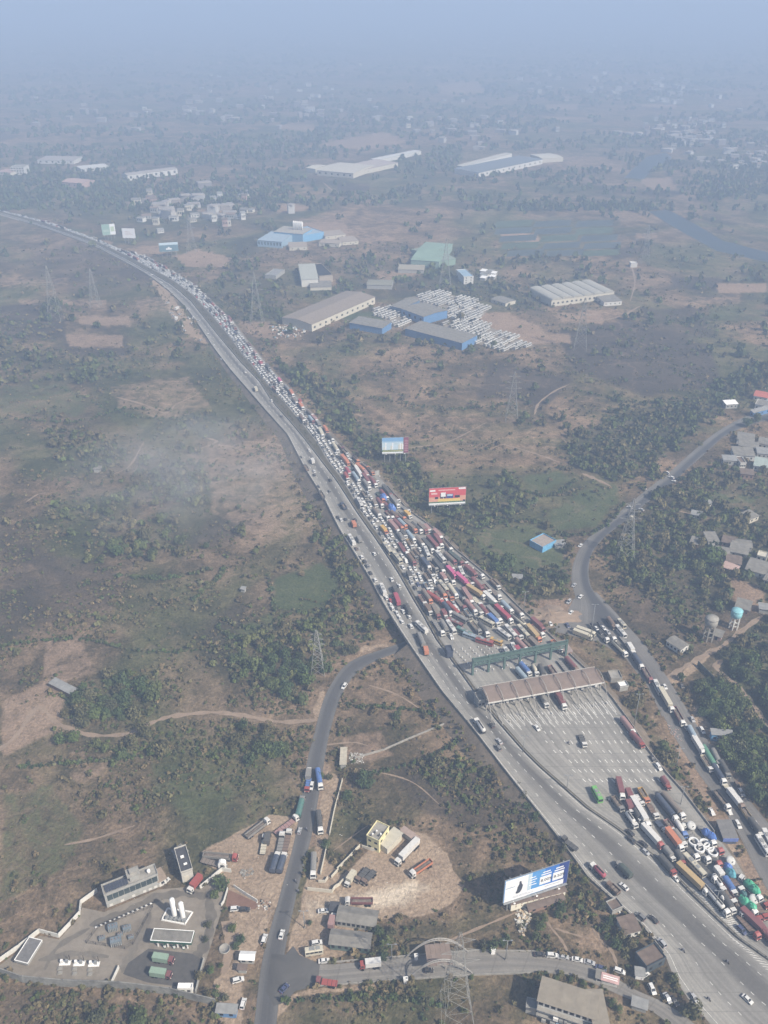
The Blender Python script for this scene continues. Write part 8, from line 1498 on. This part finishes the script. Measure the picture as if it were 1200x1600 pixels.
# many tiny far houses, too small to pick apart
fv = []; ff = []; fc = []
for k in range(230):
    cx_, cy_ = [(1060, 215), (300, 325), (880, 70), (840, 130), (700, 205), (940, 130), (1170, 245), (150, 185), (520, 185), (330, 175), (1020, 140), (620, 60), (470, 150), (1100, 160)][rng.integers(14)]; x, y = cx_ + rng.normal(0, 46), cy_ + rng.normal(0, 11)
    if y < 45: continue
    w_, d_, h_ = rng.uniform(8, 26), rng.uniform(8, 16), rng.uniform(4, 13); c = [(.40, .38, .35), (.30, .27, .24), (.46, .45, .43), (.22, .20, .19), (.26, .22, .19)][rng.integers(5)]; fbox(Matrix.Translation(G(x, y)) @ Matrix.Rotation(rng.uniform(-.6, .6), 4, 'Z'), -w_ / 2, w_ / 2, -d_ / 2, d_ / 2, 0, h_, c); fbox(Matrix.Translation(G(x, y)) @ Matrix.Rotation(rng.uniform(-.6, .6), 4, 'Z'), -w_ / 2 - .5, w_ / 2 + .5, -d_ / 2 - .5, d_ / 2 + .5, h_, h_ + 1.6, (.30, .27, .24), 1.2)
hmz = np_mesh('distant_houses', fv, ff, cols=fc); hmz.materials.append(ME_CAR); tag(put('distant_houses', hmz), 'scattered tiny houses of far towns fading into haze', kind='stuff')

# ================================================================ labels that single out alike vehicles, trees and houses
LM = {'blue waterfront hoarding': (617, 697), 'red truck hoarding': (698, 776), 'blue tarpaulin bundles of the queue': (606, 790), 'bright pink containers': (716, 897), 'long crimson trailer': (788, 962), 'green gantry': (810, 1030), 'big cream tank trailer': (813, 970), 'bridge over the side road': (630, 985), 'orange container of the far queue': (539, 718), 'verge sign by the queue': (589, 741), 'maroon container pair': (683, 846), 'tan container by the pink ones': (744, 923), 'yellow bus of the queue': (775, 1000), 'blue box truck of the queue': (772, 966), 'pair of cream buses by the median': (613, 862), 'maroon flatbed of the queue': (631, 856), 'yellow truck at the verge': (637, 802), 'yellow mid queue truck': (601, 826), 'far lay-by': (285, 500), 'pink truck far up the queue': (437, 594), 'upper orange container far up the queue': (456, 613), 'crimson outbound container': (620, 933), 'toll canopy': (850, 1085),
    'nearest pylon': (711, 1560), 'arched link road canopy': (685, 1505), 'yellow house': (583, 1310), 'tall grey station block': (276, 1355), 'white gas cylinders': (280, 1420), 'blue and white bank hoarding': (835, 1395), 'big tan roofed building': (890, 1560), 'grey water tower': (1105, 990), 'blue tank water tower': (1145, 975), 'barred window house': (1058, 1008), 'blue sided shed': (1130, 1148), 'blue walled barn': (848, 845), 'curved road pylon': (976, 865), 'red roofed village house': (1188, 617), 'dry field pylon': (799, 652), 'round tree of the hamlet': (1102, 880), 'pump house': (1121, 990), 'blue hut': (1133, 1300), 'lower mossy wall': (1175, 1125), 'earth mound': (858, 962), 'side road pylon': (497, 1045), 'green field tree pair': (205, 858), 'far river': (1100, 375), 'vaulted warehouse': (895, 460), 'blue factory': (455, 365), 'far dark depot': (790, 258), 'far cream factory': (540, 262), 'far white warehouse': (235, 272), 'all white hoarding': (202, 365), 'dark emblem hoarding': (264, 388), 'tall blue depot shed': (655, 485), 'long blue depot shed': (690, 525), 'long brown warehouse': (510, 485), 'bare red field': (790, 510), 'low blue depot shed': (580, 508), 'depot row end': (810, 540), 'slate depot annex': (628, 472), 'far river mouth': (1015, 258), 'apartment block': (27, 266), 'sandy strip house': (991, 411), 'green field by the underpass': (480, 930), 'dirt truck park': (400, 1350), 'stone bund': (620, 1165), 'roadside house by the barrier': (985, 1450), 'generator cabin': (702, 1016), 'store by the outer parapet': (878, 1008), 'footpath above the link road': (935, 1470)}
LMW = {k: G(*v) for k, v in LM.items()}; ONE = ['', 'second ', 'third ', 'fourth ', 'fifth ', 'sixth ', 'seventh ', 'eighth ', 'ninth ', 'tenth ', 'eleventh ', 'twelfth ', 'thirteenth ', 'fourteenth ', 'fifteenth ', 'sixteenth ', 'seventeenth ', 'eighteenth ', 'nineteenth ', 'twentieth ']
def auto_label(items, tail):
    kinds = {}
    for o, ph, gp in items: kinds.setdefault(ph, []).append((o, gp))
    for ph, lst in kinds.items():
        P = np.array([tuple(o.location)[:2] for o, _ in lst]); names = list(LMW); D_ = np.stack([np.hypot(P[:, 0] - LMW[n_].x, P[:, 1] - LMW[n_].y) for n_ in names]); Rk = D_.argsort(1).argsort(1); best = (Rk * 1e6 + D_).argmin(0)
        for i, (o, gp) in enumerate(lst):
            r_ = int(Rk[best[i], i]); num = ONE[r_] if r_ < len(ONE) else f"{r_ + 1}th "
            tag(o, f"{ph}, {num}nearest such to the {names[best[i]]}" if r_ else f"{ph} nearest the {names[best[i]]}", None, gp)
auto_label(VEH, '')
auto_label([(e, ['dark green tree', 'dusty olive tree', 'bushy green tree'][i % 3] if False else 'leafy tree', 'trees standing in the scrub') for i, e in enumerate(TOBJ)], '')
for e in TOBJ: e['category'] = 'tree'
auto_label([(o, 'hazy pale house', o['group']) for o in scene.objects if o.name.startswith('far_house')], '')
for o in scene.objects:
    if o.name.startswith('kerb_stone'): pass
